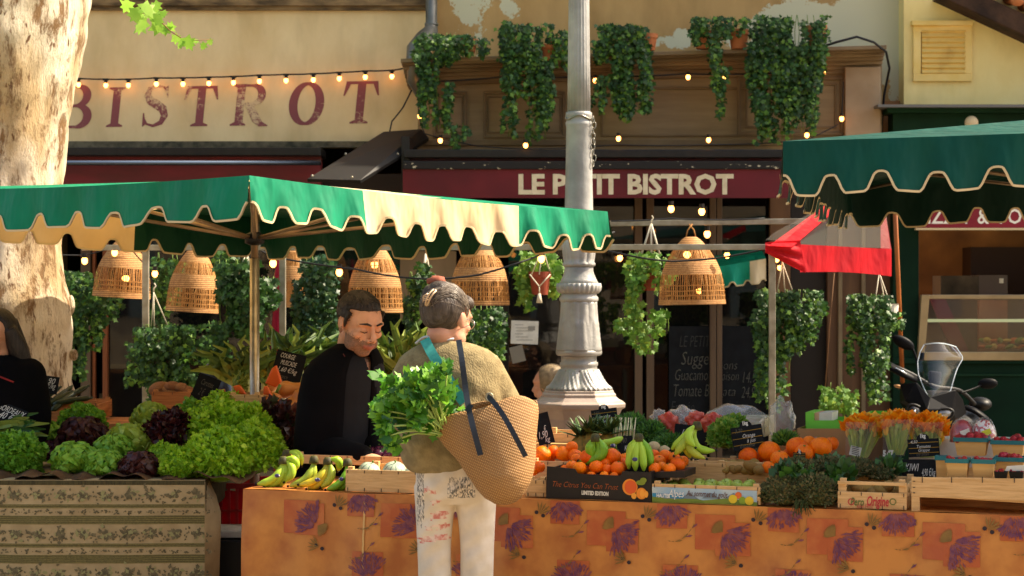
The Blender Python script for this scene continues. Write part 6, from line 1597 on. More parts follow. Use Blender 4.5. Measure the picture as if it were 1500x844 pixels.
def punnet(label, px0, px1, ytop, ybot, d, fruit=True, dark=False, n=14, lab2=None):
    a = P(px0, ybot, d); c = P(px1, ybot, d); tp = P((px0 + px1) / 2, ytop, d); w_ = (c - a).xy.length; h_ = tp.z - (a.z + c.z) / 2; m0 = (a + c) / 2; m0.z = (a.z + c.z) / 2
    th = thing('punnet', label, 'punnet', m0 + nv * w_ * .35, 'small punnets' if dark else 'veneer punnets of strawberries')
    fl = 1.12; dp = w_ * .75
    bs = [m0 + exv * (s * w_ / 2 / fl * .95) + nv * t_ for s, t_ in ((-1, .01), (1, .01), (1, dp), (-1, dp))]; ts = [m0 + exv * (s * w_ / 2) + nv * t_ + Z * h_ for s, t_ in ((-1, -.008), (1, -.008), (1, dp + .01), (-1, dp + .01))]
    b = MB()
    for i in range(4):
        j = (i + 1) % 4; cc = (ts[i] + ts[j]) / 2; inn = (m0 + nv * dp / 2 - cc); inn.z = 0; inn = inn.normalized() * .003; b.prism([bs[i], bs[j], ts[j], ts[i]], inn)
    b.prism(bs, (0, 0, .003)); build('basket', b, M['black'] if dark else vene, th)
    b = MB()
    rim = [t_ + Z * .002 for t_ in ts] + [ts[0] + Z * .002]
    if not dark:
        for i in range(4): b.bar(rim[i], rim[i + 1], .008, .015)
        build('rim', b, teal, th)
    rg = random.Random(int(px0))
    for i in range(n):
        r_ = w_ * (.125 if not dark else .12) * rg.uniform(.85, 1.15); q = m0 + exv * rg.uniform(-.42, .42) * w_ + nv * rg.uniform(.05, .95) * dp + Z * (h_ + r_ * rg.uniform(-.2, 1.0))
        straw(q, (rg.uniform(0, 6), rg.uniform(0, 6), rg.uniform(0, 6)), r_, lab2 or 'strawberry heaped in the ' + label.split(' of ')[0], 'strawberries in the ' + label.split(' of ')[0])
punnet('back left veneer punnet of strawberries with teal rim', 1398, 1446, 645, 668, .30, n=20)
punnet('back right veneer punnet of strawberries cut by the picture edge', 1452, 1500, 649, 672, .30, n=20)
punnet('narrow front punnet of strawberries beside the price boards', 1371, 1388, 672, 700, .12, n=7)
punnet('front left veneer punnet of strawberries on the long crate', 1386, 1418, 676, 702, .06, n=12)
punnet('front middle veneer punnet of strawberries on the long crate', 1424, 1456, 677, 703, .06, n=12)
punnet('front right veneer punnet of strawberries behind the dark ones', 1457, 1500, 674, 700, .12, n=14)
punnet('left small dark punnet of raspberries on the long crate', 1456, 1475, 691, 703, .02, dark=True, n=6, lab2='raspberry in the left small dark punnet')
punnet('right small dark punnet of raspberries on the long crate', 1478, 1499, 691, 703, .02, dark=True, n=6, lab2='raspberry in the right small dark punnet')
b = MB(); b.prism([P(1472, 690, .03), P(1505, 690, .03), P(1505, 681, .03), P(1475, 683, .03)], nv * .004); one('price_slip', b, M['paper'], 'blank white slip above the dark punnets', 'label')
# white stock box behind the strawberries
b = MB(); q = P(1450, 660, .62); b.box(q + Vector((0, .1, -.02)), (.55, .2, .12), rz=ANG); one('carton', b, M['paper'], 'white carton behind the back strawberry punnets', 'box', bevel=.003)

# ---- courgette flowers in clear sleeves
pet = [mat('courgette petal', S('#f79a1a'), S('#ee800c'), scale=9, rough=.5, trans=.35), mat('petal yellow', S('#f6c23e'), rough=.5, trans=.35), mat('courgette stem', S('#7a9a3a'), S('#a9b040'), scale=9, rough=.5)]
slv = glassy('clear sleeve', (.8, .82, .8, 1), .07, .12)
def flowers(label, pxa, pxb, pyt, pyb, Y, seed, lean):
    rg = random.Random(seed); th = thing('flower_pack', label, 'flower pack', W((pxa + pxb) / 2, pyb, Y), 'clear sleeves of courgette flowers')
    b = MB(); w_ = pxb - pxa
    for i in range(22):
        u = ((i * 7) % 22 + .5) / 22; px = lerp(pxa + 3, pxb - 3, u) + rg.uniform(-2, 2); py = pyt + 13 + rg.uniform(-3, 11) * (.4 + .6 * (i % 2)) + abs(u - .5) * 10; c = W(px, py, Y + rg.uniform(-.03, .05)); bs = W(lerp((pxa + pxb) / 2 - lean, px, .4), pyb - 2, Y)
        b.tube([bs, c], [.006, .007], 6, m=2)
        ax = (c - bs).normalized(); s1 = ax.cross(Y_).normalized(); s2 = ax.cross(s1)
        b.ell(c, (.011, .011, .022), 8, 6, m=2 if i % 3 else 1)
        for k in range(6):
            a = k * PI / 3 + rg.random(); d = (ax + (s1 * math.cos(a) + s2 * math.sin(a)) * .28).normalized(); b.leaf(c, d, s1 * math.cos(a) + s2 * math.sin(a), rg.uniform(.05, .068), .06, m=rg.choice((0, 0, 1)), kind='oval', curl=-.25)
    build('flowers', b, pet, th)
    b = MB(); q = [W(pxa - 1, pyt + 6, Y - .06), W(pxb + 1, pyt + 6, Y - .06), W((pxa + pxb) / 2 + w_ * .3 - lean, pyb, Y - .04), W((pxa + pxb) / 2 - w_ * .35 - lean, pyb, Y - .04)]
    def sf(u, v): 
        p_ = q[0].lerp(q[1], u).lerp(q[3].lerp(q[2], u), v); p_.y += -.03 * math.sin(PI * u) + .004 * math.sin(u * 30 + v * 9); return p_
    b.grid(sf, 16, 10); build('sleeve', b, slv, th, smooth=True)
    return th
f_ = flowers('clear sleeve of orange courgette flowers with a white label, leftmost', 1240, 1292, 612, 672, TD(1262, .52), 1, 10)
b = MB(); b.box(W(1253, 661, TD(1253, .44)), (.042, .002, .036), M=Matrix.Rotation(R(14), 3, 'Y')); lb = build('label', b, M['paper'], f_)
b = MB()
for i in range(5): b.box(W(1253, 655 + i * 2.6, TD(1253, .438)), (.028, .001, .0022), M=Matrix.Rotation(R(14), 3, 'Y'))
build('print', b, M['slate'], lb)
f_ = flowers('clear sleeve of orange courgette flowers in the middle with a price sticker', 1292, 1338, 608, 668, TD(1315, .52), 2, 4)
b = MB(); put_text(b, '5,47', W(1301, 665, TD(1301, .43)), X, Z, .03, width=16 * TD(1300, .4) / F, off=.001, m=0, bold=.002); build('label', b, M['paper'], f_)
flowers('clear sleeve of orange courgette flowers behind the 4,50 board', 1334, 1382, 612, 672, TD(1358, .56), 3, 0)

# ---- cartons and bags at the back of the right stall
def carton(label, px0, px1, y0, y1, d, dep, m_, extra=None, name='carton'):
    th = thing(name, label, 'box', P((px0 + px1) / 2, y1, d), 'boxes at the back of the right stall')
    b = MB(); b.prism([P(px0, y1, d), P(px1, y1, d), P(px1, y0, d), P(px0, y0, d)], nv * .005); fr = build('front_panel', b, m_, th)
    b = MB(); a = P(px0, y0, d); c = P(px1, y0, d); h_ = a.z - P(px0, y1, d).z
    for q in (a, c): b.prism([q, q + nv * dep, q + nv * dep - Z * h_, q - Z * h_], exv * .004 * (1 if q is a else -1))
    b.prism([a + nv * dep, c + nv * dep, c + nv * dep - Z * h_, a + nv * dep - Z * h_], nv * .004); build('side_walls', b, m_, th)
    b = MB(); b.prism([a - Z * h_, c - Z * h_, c + nv * dep - Z * h_, a + nv * dep - Z * h_], Z * .004); build('base', b, m_, th)
    return th, fr
gcm = mat('bright green carton', S('#74d042'), S('#62ba36'), scale=4, rough=.5)
card = mat('brown cardboard', S('#b88a58'), S('#a67a4a'), scale=5, rough=.85)
t1, f1 = carton('brown cardboard box with a small printed label behind the big oranges', 1167, 1247, 628, 668, .72, .25, card)
b = MB(); b.prism([P(1186, 640, .719), P(1208, 640, .719), P(1208, 650, .719), P(1186, 652, .719)], -nv * .001); build('label', b, mat('printed label', S('#c9a58c'), S('#7a4a4a'), scale=60, rough=.7), f1)
t1, f1 = carton('bright green carton on top of the brown cardboard box', 1180, 1250, 616, 630, .78, .25, gcm)
b = MB(); b.prism([P(1180, 616, .782), P(1192, 616, .782), P(1192, 604, .782), P(1180, 604, .782)], nv * .2); build('corner_tab', b, gcm, t1)
b = MB(); b.prism([P(1192, 617, .8), P(1200, 617, .8), P(1200, 605, .8), P(1192, 605, .8)], nv * .15); build('card_insert', b, mat('peach card', S('#d8a888'), rough=.7), t1)
b = MB(); b.prism([P(1200, 617, .8), P(1218, 617, .8), P(1219, 604, .8), P(1200, 605, .8)], nv * .15); build('white_tray', b, M['paper'], t1)
t1, f1 = carton('small bright green carton in front of the dark shop wall', 1265, 1303, 606, 632, .95, .2, gcm)
crate('tall pale crate end under the green carton at the table back', 1140, 1168, 640, .9, .25, z0=ZT + .003, wood=M['wood2'])
t1, f1 = carton('cream carton behind the milky plastic bag', 1072, 1120, 612, 640, .95, .2, mat('cream board', S('#c9c09a'), rough=.7))
crate('upturned crate behind the pineapples', 782, 905, 636, .8, .25, z0=ZT + .003)
film = glassy('milky plastic film', (.6, .62, .62, 1), .25, .2)
def bag_(label, px, py, rx, ry, Y, m_, seed, lump=.12, cat='plastic bag'):
    rg = random.Random(seed); k = Y / F; ph = [rg.uniform(0, 6) for _ in range(8)]
    b = MB(); b.ell(W(px, py, Y), (rx * k, rx * k * .7, ry * k), 40, 24, f=lambda d: 1 + lump * (math.sin(d.x * 7 + ph[0]) * math.sin(d.z * 6 + ph[1]) + .6 * math.sin(d.x * 15 + d.y * 9 + ph[2]) * math.sin(d.z * 13 + ph[3])))
    return one('plastic_bag', b, m_, label, cat, smooth=True)
bag_('milky plastic bag domed over the cream carton', 1078, 618, 46, 26, TD(1078, .95), film, 1, .06)
bag_('thin milky plastic bag hanging beside the white upright', 1145, 615, 20, 32, TD(1145, 1.05), film, 2, .14)
redpk = mat('red net bag', S('#c8402c'), S('#e0806a'), scale=14, rough=.3, bump=.8, bscale=30, trans=.15)
bag_('red fruit bag left in clear wrap behind the green herbs', 979, 622, 17, 18, TD(980, .78), redpk, 3, .16, 'fruit bag')
bag_('red fruit bag middle in clear wrap behind the green herbs', 1020, 616, 16, 13, TD(1020, .82), redpk, 4, .16, 'fruit bag')
bag_('red fruit bag right in clear wrap behind the green herbs', 1043, 620, 17, 15, TD(1043, .8), redpk, 5, .16, 'fruit bag')
cl = glassy('crumpled clear wrap', (.8, .76, .7, 1), .22, .12)
bag_('crumpled clear wrap standing above the red fruit bags', 1000, 612, 26, 15, TD(1000, .85), cl, 6, .2)
bag_('crumpled clear wrap over cream flowers beside the dill', 966, 612, 12, 12, TD(966, .9), cl, 7, .2)
stp = [mat('strawberry tray red', S('#b82a26'), S('#8f1a1c'), scale=30, rough=.3)]
for px, lab in ((1410, 'left cone of strawberries in white spotted wrap before the motorbike'), (1441, 'right cone of strawberries in white spotted wrap before the motorbike')):
    th = thing('berry_cone', lab, 'fruit pack', P(px, 650, .5), 'wrapped berry cones'); Yc = TD(px, .5)
    b = MB(); c = W(px, 636, Yc); b.lathe([(.045, -.03), (.045, .0), (.036, .03), (.02, .05), (.005, .055)], c, 20, f=lambda a, z, j: 1 + .05 * math.sin(a * 5)); build('fruit', b, stp[0] if px < 1420 else mat('spotted wrap', S('#e6dcd0'), S('#b83a36'), scale=60, rough=.3, lo=.5, hi=.53), th, smooth=True)
    b = MB(); b.lathe([(.05, -.03), (.05, .0), (.041, .032), (.025, .056), (.006, .064)], c, 20); build('wrap', b, slv, th, smooth=True)
    b = MB(); b.box(c + Vector((-.002, -.052, .01)), (.035, .002, .02), M=Matrix.Rotation(R(-20), 3, 'Y')); build('label', b, M['paper'] if px < 1420 else mat('lime label', S('#c9c83a'), rough=.5), th)

# ------------------------------------------------------------------ left stall produce
def lettuce(label, px, py, r, Y, kind, seed):
    rg = random.Random(seed); c = W(px, py, Y); R_ = r * Y / F; b = MB()
    ms = LT[kind]
    if kind in ('frilly', 'deepfrilly', 'darkred'):
        n = int(1500 * (r / 40) ** 1.5); sz = R_ * (.13 if kind != 'darkred' else .2)
        ph = [rg.uniform(0, 6) for _ in range(6)]
        for i in range(n):
            th_ = math.acos(rg.uniform(-.5, 1)); p_ = rg.uniform(0, 2 * PI); d = Vector((math.sin(th_) * math.cos(p_), math.sin(th_) * math.sin(p_), math.cos(th_)))
            lump = 1 + .12 * math.sin(d.x * 6 + ph[0]) * math.sin(d.z * 7 + ph[1]) + .07 * math.sin(d.x * 13 + ph[2]) * math.sin(d.z * 12 + d.y * 9 + ph[3])
            q = c + Vector((d.x, d.y, d.z * .85)) * R_ * lump * rg.uniform(.86, 1.04)
            dr = (d + Vector((rg.gauss(0, .7), rg.gauss(0, .7), rg.gauss(.2, .7)))).normalized()
            b.leaf(q, dr, Vector((rg.gauss(0, 1), rg.gauss(0, 1), rg.gauss(0, 1))), sz * rg.uniform(.7, 1.3), sz * rg.uniform(.7, 1.2), m=rg.choices((0, 1, 2), (5, 4, 2))[0], kind='frill', curl=rg.uniform(-.8, .8))
        b.ell(c, (R_ * .84, R_ * .84, R_ * .72), 18, 12, m=1)
    else:
        n = {'butter': 26, 'batavia': 34, 'redgreen': 34, 'red': 34}[kind]
        for i in range(n):
            t_ = (i + .5) / n; th_ = .15 + t_ * 1.45; a = i * 2.4 + rg.uniform(-.3, .3)
            d = Vector((math.sin(th_) * math.cos(a), math.sin(th_) * math.sin(a), math.cos(th_))); base = c + Vector((0, 0, -R_ * .55)) + d * R_ * .15
            tip = c + Vector((d.x, d.y, d.z * .9 - .05)) * R_ * rg.uniform(.85, 1.08); ax = tip - base; L = ax.length; ax.normalize(); sx = ax.cross(d); sx = sx.normalized() if sx.length > .05 else ax.cross(X).normalized(); nn = sx.cross(ax)
            if nn.dot(d) < 0: nn = -nn
            wd = L * rg.uniform(.5, .68); ruf = .15 if kind != 'butter' else .07; fr = rg.uniform(14, 24); p0 = rg.uniform(0, 6)
            def lf_(u, v):
                s = (u - .5) * 2; w_ = wd * math.sin(min(1, v * 1.25 + .12) * PI * .5) ** .8 * (1 if v < .8 else 1 - .35 * ((v - .8) / .2) ** 2)
                rf_ = ruf * L * math.sin(s * fr * .5 + p0 + v * 5) * (abs(s) ** 2 * .8 + .9 * v ** 4)
                return base + ax * (L * v) + sx * (s * w_) + nn * (L * .16 * math.sin(PI * v * .8) - L * .05 * s * s + rf_) + ax * (-.12 * L * s * s * v)
            b.grid(lf_, 14, 10, mf=lambda u, v: (0 if v < .7 else 1) if (abs(u - .5) < .38) else (1 if rg.random() < .6 else 2))
    o = one('lettuce', b, ms, label, 'lettuce', 'lettuces heaped on the striped cloth', smooth=(kind not in ('frilly', 'deepfrilly', 'darkred')))
    return o
LT = {
 'frilly': [mat('lollo green', S('#9cc830'), rough=.5, trans=.3), mat('lollo mid', S('#7fb024'), rough=.5, trans=.25), mat('lollo bright', S('#b6da46'), rough=.5, trans=.35)],
 'deepfrilly': [mat('curly green', S('#78ad34'), rough=.5, trans=.3), mat('curly dark', S('#5c9426'), rough=.5, trans=.2), mat('curly light', S('#86b83e'), rough=.5, trans=.3)],
 'darkred': [mat('lollo rosso', S('#3c1418'), rough=.4, trans=.1), mat('lollo rosso dark', S('#260c10'), rough=.4), mat('lollo rosso light', S('#5a2a22'), rough=.4, trans=.1)],
 'butter': [mat('butterhead', S('#b0d048'), S('#9cc23e'), scale=20, rough=.4, trans=.3), mat('butterhead edge', S('#a6bf4a'), rough=.4, trans=.35), mat('butterhead light', S('#b4c85c'), rough=.4, trans=.3)],
 'batavia': [mat('batavia', S('#86c03c'), S('#6eaa2e'), scale=20, rough=.45, trans=.25), mat('batavia edge', S('#92c446'), rough=.45, trans=.3), mat('batavia tip', S('#70aa34'), rough=.45, trans=.3)],
 'redgreen': [mat('oakleaf base', S('#6d8a3a'), S('#5a5030'), scale=14, rough=.45, trans=.2), mat('oakleaf edge', S('#4a2420'), rough=.45, trans=.1), mat('oakleaf dark', S('#331416'), rough=.45)],
 'red': [mat('red leaf base', S('#6f6a38'), S('#5a3a2a'), scale=14, rough=.45), mat('red leaf edge', S('#4e1c20'), rough=.45), mat('red leaf dark', S('#381016'), rough=.45)],
}
for i, (px, py, r, Y, k, lab) in enumerate((
  (60, 640, 30, 9.2, 'batavia', 'green batavia lettuce behind the far left frilly head'),
  (168, 660, 30, 8.85, 'batavia', 'loose green lettuce in the middle row beside the butterhead'),
  (328, 604, 34, 9.25, 'frilly', 'frilly lettuce forming the peak of the big cluster'),
  (18, 672, 44, 8.8, 'deepfrilly', 'frilly green lettuce at the far left edge of the striped cloth'),
  (-45, 665, 44, 8.9, 'deepfrilly', 'frilly green lettuce mostly beyond the left edge'),
  (74, 664, 22, 9.1, 'red', 'dark red lettuce wedged beside the far left frilly one'),
  (110, 676, 34, 8.75, 'batavia', 'bright green batavia lettuce in the front row, left one'),
  (155, 684, 30, 8.7, 'batavia', 'bright green batavia lettuce in the front row, right one'),
  (122, 640, 36, 9.1, 'redgreen', 'red brown lettuce with green crown behind the batavias'),
  (120, 622, 34, 9.3, 'deepfrilly', 'low curly green lettuce below the orange crates'),
  (192, 648, 36, 8.95, 'butter', 'pale butterhead lettuce in the middle of the heap'),
  (222, 612, 30, 9.3, 'butter', 'pale butterhead lettuce behind the dark red one'),
  (250, 632, 33, 8.95, 'darkred', 'near black red frilly lettuce in the middle'),
  (205, 686, 30, 8.65, 'redgreen', 'red and green oakleaf lettuce at the front beside the batavia'),
  (238, 668, 22, 8.8, 'frilly', 'small frilly head tucked right of the oakleaf lettuce'),
  (270, 682, 34, 8.65, 'frilly', 'frilly bright lettuce at the front, left of the big cluster'),
  (322, 672, 48, 8.68, 'frilly', 'frilly bright lettuce front centre of the big cluster'),
  (368, 662, 46, 8.8, 'frilly', 'frilly lettuce at the right end beside the bananas'),
  (348, 630, 46, 9.0, 'frilly', 'frilly lettuce on top of the big cluster, right one'),
  (302, 634, 42, 9.0, 'frilly', 'frilly lettuce on top of the big cluster, left one'),
  (285, 612, 30, 9.3, 'deepfrilly', 'green lettuce behind the big cluster under the slate board'),
  (385, 640, 26, 9.0, 'frilly', 'small frilly lettuce at the upper right of the cluster'))):
    lettuce(lab, px, py, r, Y, k, 100 + i)
b = MB(); b.grid(lambda u, v: Vector((XR - 1.4 + 1.6 * u, 8.5 + .2 * v, ZT + .012 + .015 * math.sin(u * 31) * (1 - v) + .01 * math.sin(u * 83) + .01 * v)), 90, 4)
one('paper_liner', b, mat('brown packing paper', S('#6a4a2c'), S('#523820'), scale=10, rough=.9), 'crumpled brown paper lining under the front row of lettuces', 'paper')
crate('long orange crate of dark courgettes at the far left', -60, 100, 603, 0, .35, left=True, D=9.6, wood=M['wood2'], z0=1.0, hgt=None)
crate('short orange crate end in front of the tree foot', 86, 143, 590, 0, .35, left=True, D=9.75, wood=M['wood2'], z0=1.02)
crate('orange crate of potatoes left of the leaning slate board', 222, 283, 574, 0, .3, left=True, D=9.9, wood=M['wood2'], z0=1.02)
crate('pale small crate in front of the canopy pole', 335, 382, 578, 0, .25, left=True, D=9.2, wood=M['wood'], z0=1.05, staples=True)
b = MB(); b.box((-2.35, 9.9, .93), (2.6, .5, .16)); one('back_shelf', b, M['wood2'], 'raised wooden back shelf carrying the crates behind the lettuces', 'shelf')
for i in range(9): px = 232 + (i % 5) * 11; put(potato, px, 575 - (i // 5) * 6, rf.uniform(9, 13), 10.0, 'brown potato in the orange crate left of the slate board', 'potatoes in the orange crate')
cgm = mat('dark courgette', S('#2c3a1a'), S('#1a2612'), scale=14, rough=.35)
def mk_cg():
    b = MB(); b.tube([(-1, 0, 0), (-.8, 0, .02), (0, 0, .06), (.8, 0, .02), (.93, 0, 0), (1.12, 0, 0)], [.08, .16, .17, .14, .08, .06], 10); o = build('courgette', b, cgm, loc=(0, 0, 0), smooth=True); o['category'] = 'courgette'; return o
cg = Proto(mk_cg)
for i in range(20):
    px = 4 + (i % 10) * 11 + rf.uniform(-3, 3); cg(W(px, 590 - (i // 10) * 8 + rf.uniform(-3, 3), 9.75 + .06 * (i // 10)), (rf.uniform(-.2, .2), rf.uniform(-.6, -.1), rf.uniform(.3, 1.4)), .09, 'dark courgette heaped in the far left crate', 'courgettes in the far left crate')
def blades(label, px, py, Y, n, L, spread, seed, mats, w_=.02, group='leek bunches', cat='leeks', name='leek_bunch', lean=0, shaft=True, droop=.5):
    rg = random.Random(seed); c = W(px, py, Y); th = thing(name, label, cat, c - Z * .05, group); b = MB()
    for i in range(n):
        a = rg.uniform(-1, 1) * spread + lean; dy = rg.uniform(-.35, .25); d = Vector((math.sin(a), dy, math.cos(a))).normalized(); l = L * rg.uniform(.6, 1.05)
        dr = Vector((d.x * .6, dy * .3, -.6)) * droop * rg.uniform(.2, 1.1); pts = [c + Vector((rg.uniform(-.03, .03), rg.uniform(-.03, .03), 0)) + d * l * t_ + dr * l * t_ ** 2.6 for t_ in (0, .2, .4, .6, .8, 1)]
        b.strip(pts, [w_ * .7, w_, w_, w_ * .85, w_ * .6, w_ * .15], Vector((rg.uniform(-.7, .7), -1, .2)), fold=rg.uniform(.2, .8), m=rg.choices((0, 1, 2), (5, 3, 2))[0])
    build('leaves', b, mats, th)
    if shaft:
        b = MB()
        for i in range(6): x = rg.uniform(-.05, .05); b.tube([c + Vector((x, 0, -.12)), c + Vector((x * .7, 0, .05))], .014, 8)
        build('shafts', b, mat('pale leek shaft', S('#c3c48a'), S('#8fa050'), scale=6, rough=.4), th, smooth=True)
lk = [mat('leek leaf', S('#56702c'), S('#425e24'), scale=9, rough=.5, trans=.2), mat('leek leaf light', S('#94a04a'), S('#7d9040'), scale=9, rough=.4, trans=.25), mat('leek leaf dark', S('#34502a'), rough=.4, trans=.1)]
blades('dark leek bunch left of the canopy pole', 352, 565, 10.1, 26, .29, .8, 1, lk, w_=.02, lean=-.1)
blades('leek bunch just right of the canopy pole', 392, 560, 10.2, 30, .29, .8, 2, lk, w_=.018, lean=.1)
blades('leek bunch behind the COURGE MUSCADE board', 430, 545, 10.4, 34, .29, .7, 3, lk, w_=.018, lean=.15)
blades('leek bunch between the slate board and the seller shoulder', 470, 540, 10.5, 34, .27, .8, 4, lk, w_=.018)
blades('yellow tinged leek bunch between the seller and the shopper', 585, 560, 10.0, 40, .40, .62, 5, [lk[1], lk[0], lk[1]], w_=.02, lean=.02)
blades('leek bunch close behind the seller back collar', 560, 565, 10.3, 22, .34, .5, 6, lk, w_=.018, lean=-.2)
blades('green leek tops lying at the far left under the BORDEAUX board', -12, 628, 8.95, 16, .24, .25, 7, [M['leafm'], lk[1], M['leafm']], w_=.018, lean=1.45, shaft=False, droop=.1)
blades('green stalks standing in the small pale crate', 352, 575, 9.45, 14, .13, .35, 8, [lk[1], lk[1], lk[0]], w_=.007, shaft=False, droop=.05, group='green stalks', cat='stalks', name='celery_stalks')
pum = mat('pumpkin flesh', S('#e0641a'), S('#c8500f'), scale=8, rough=.4); but = mat('butternut skin', S('#d38b48'), S('#bd7434'), scale=4, rough=.35)
def wedge(label, pts, Y, dep=.05):
    b = MB(); b.prism([W(x, y, Y) for x, y in pts], (0, dep, 0)); one('pumpkin_wedge', b, pum, label, 'pumpkin', 'cut pumpkin wedges', bevel=.006)
wedge('large orange pumpkin wedge propped under the COURGE MUSCADE board', [(388, 562), (398, 540), (404, 535), (412, 560), (404, 568)], 9.6)
wedge('orange pumpkin wedge standing right of the pale small crate', [(385, 578), (386, 566), (391, 566), (398, 580)], 9.3)
wedge('orange pumpkin wedge leaning in the pale small crate', [(346, 578), (341, 566), (350, 564), (360, 578)], 9.3)
wedge('thin orange pumpkin wedge left of the pale small crate', [(321, 590), (320, 572), (328, 570), (330, 586)], 9.4)
def squash(label, px0, py0, r0, px1, py1, r1, Y):
    b = MB(); a = W(px0, py0, Y); c = W(px1, py1, Y); k = Y / F; pts = [a.lerp(c, t_) for t_ in [i / 12 for i in range(-2, 15)]]
    rad = [max(.004, k * (r0 * math.sqrt(max(0, 1 - ((t_ - .12) / .34) ** 2)) if t_ < .12 else lerp(r0, r1, smst(.12, .6, t_)) * (1 if t_ < .95 else math.sqrt(max(0.02, 1 - ((t_ - .95) / .22) ** 2))))) for t_ in [i / 12 for i in range(-2, 15)]]
    b.tube(pts, rad, 18); b.tube([c, c + (c - a).normalized() * .05], .008, 6, m=1)
    one('butternut_squash', b, [but, M['green_stem']], label, 'squash', 'butternut squashes', smooth=True)
squash('butternut squash on top with its dark blossom end facing us', 414, 571, 13, 446, 569, 9, 9.45)
squash('butternut squash leaning down behind the dark beet leaves', 428, 598, 15, 441, 576, 10, 9.4)
squash('round butternut squash left of the other two', 398, 592, 14, 404, 578, 10, 9.4)
squash('dim pumpkin behind the canopy pole', 398, 574, 14, 392, 566, 12, 9.7)
herb('beet_leaves', 'dark red beet leaves between the frilly lettuces and the seller', [(418, 626, 26, 22, 9.2, .08), (402, 606, 20, 14, 9.25, .07), (425, 650, 20, 14, 9.1, .06)], 420, .055, [mat('beet leaf', S('#2c1a14'), S('#3a1820'), scale=20, rough=.35), mat('beet leaf red', S('#4c2018'), rough=.35), mat('beet leaf green', S('#33381c'), rough=.35)], 80, kinds=('oval', 'lobe'), up=.1, cat='beet leaves')
b = MB(); b.ell(W(316, 552, 10.6), (.09, .06, .07), 20, 14, f=lambda d: 1 + .15 * math.sin(d.x * 9) * math.sin(d.z * 8)); b.ell(W(330, 566, 10.55), (.05, .05, .07), 14, 10, f=lambda d: 1 + .15 * math.sin(d.x * 12))
one('plastic_bag', b, mat('navy bag', S('#1b2638'), S('#31405a'), scale=8, rough=.3), 'crumpled navy plastic bag behind the slate board', 'plastic bag', smooth=True)
# ------------------------------------------------------------------ people
def cat_(pts, n=5):
    """smooth curve through points (Catmull-Rom)"""
    P_ = [Vector(p) for p in pts]; out_ = []
    for i in range(len(P_) - 1):
        p0 = P_[max(0, i - 1)]; p1 = P_[i]; p2 = P_[i + 1]; p3 = P_[min(len(P_) - 1, i + 2)]
        for k in range(n):
            t_ = k / n; out_.append(.5 * ((2 * p1) + (-p0 + p2) * t_ + (2 * p0 - 5 * p1 + 4 * p2 - p3) * t_ * t_ + (-p0 + 3 * p1 - 3 * p2 + p3) * t_ ** 3))
    out_.append(P_[-1]); return out_
def rint(r, n=5):
    o_ = []
    for i in range(len(r) - 1):
        for k in range(n): o_.append(lerp(r[i], r[i + 1], k / n))
    return o_ + [r[-1]]
def chain(b, pts, r, seg=16, ends=True):
    q = cat_(pts); rr = rint(r); b.tube(q, rr, seg)
    if ends: b.ell(q[0], rr[0], 14, 8); b.ell(q[-1], rr[-1], 14, 8)
def rings(b, L, seg=28, cap=True, pw=2.3):
    """L: (centre, rx, ry, yaw)"""
    vs = []
    for c, rx, ry, yw in L:
        for k in range(seg):
            a = 2 * PI * k / seg; ca, sa = math.cos(a), math.sin(a)
            x = rx * math.copysign(abs(ca) ** (2 / pw), ca); y = ry * math.copysign(abs(sa) ** (2 / pw), sa)
            vs.append(Vector(c) + Vector((x * math.cos(yw) - y * math.sin(yw), x * math.sin(yw) + y * math.cos(yw), 0)))
    n = len(L); fs = [(i * seg + k, i * seg + (k + 1) % seg, (i + 1) * seg + (k + 1) % seg, (i + 1) * seg + k) for i in range(n - 1) for k in range(seg)]
    if cap: fs += [tuple(range(seg))[::-1], tuple((n - 1) * seg + k for k in range(seg))]
    b.add(vs, fs)
def hand(b, wr, d, n, side=1, curl=.5, sc=1):
    """wr wrist point, d pointing direction, n palm normal, side +1 thumb on x side"""
    d = d.normalized(); x = d.cross(n).normalized() * side; n = n.normalized()
    Mx = Matrix((x, d, n)).transposed()
    b.ell(wr + d * .045 * sc, (.040 * sc, .052 * sc, .016 * sc), 16, 10, M=Mx)
    for i, (ox, L) in enumerate(((.030, .068), (.011, .078), (-.009, .072), (-.028, .056))):
        p0 = wr + d * .07 * sc + x * ox * sc; p = [wr + d * .04 * sc + x * ox * .8 * sc, p0]; a = 0
        for k in range(3): a += curl; p0 = p0 + (d * math.cos(a) - n * -math.sin(a)) * L * sc * (.42, .32, .26)[k]; p.append(p0)
        b.tube(cat_(p, 3), rint([.009 * sc, .009 * sc, .0085 * sc, .008 * sc, .0068 * sc], 3), 8); b.ell(p[-1], .0068 * sc, 8, 6)
    p = [wr + d * .015 * sc + x * .018 * sc, wr + d * .04 * sc + x * .046 * sc + n * .008, wr + d * .065 * sc + x * .058 * sc + n * .018, wr + d * .085 * sc + x * .055 * sc + n * .026]
    b.tube(cat_(p, 3), rint([.013 * sc, .011 * sc, .0095 * sc, .008 * sc], 3), 8); b.ell(p[-1], .008 * sc, 8, 6)

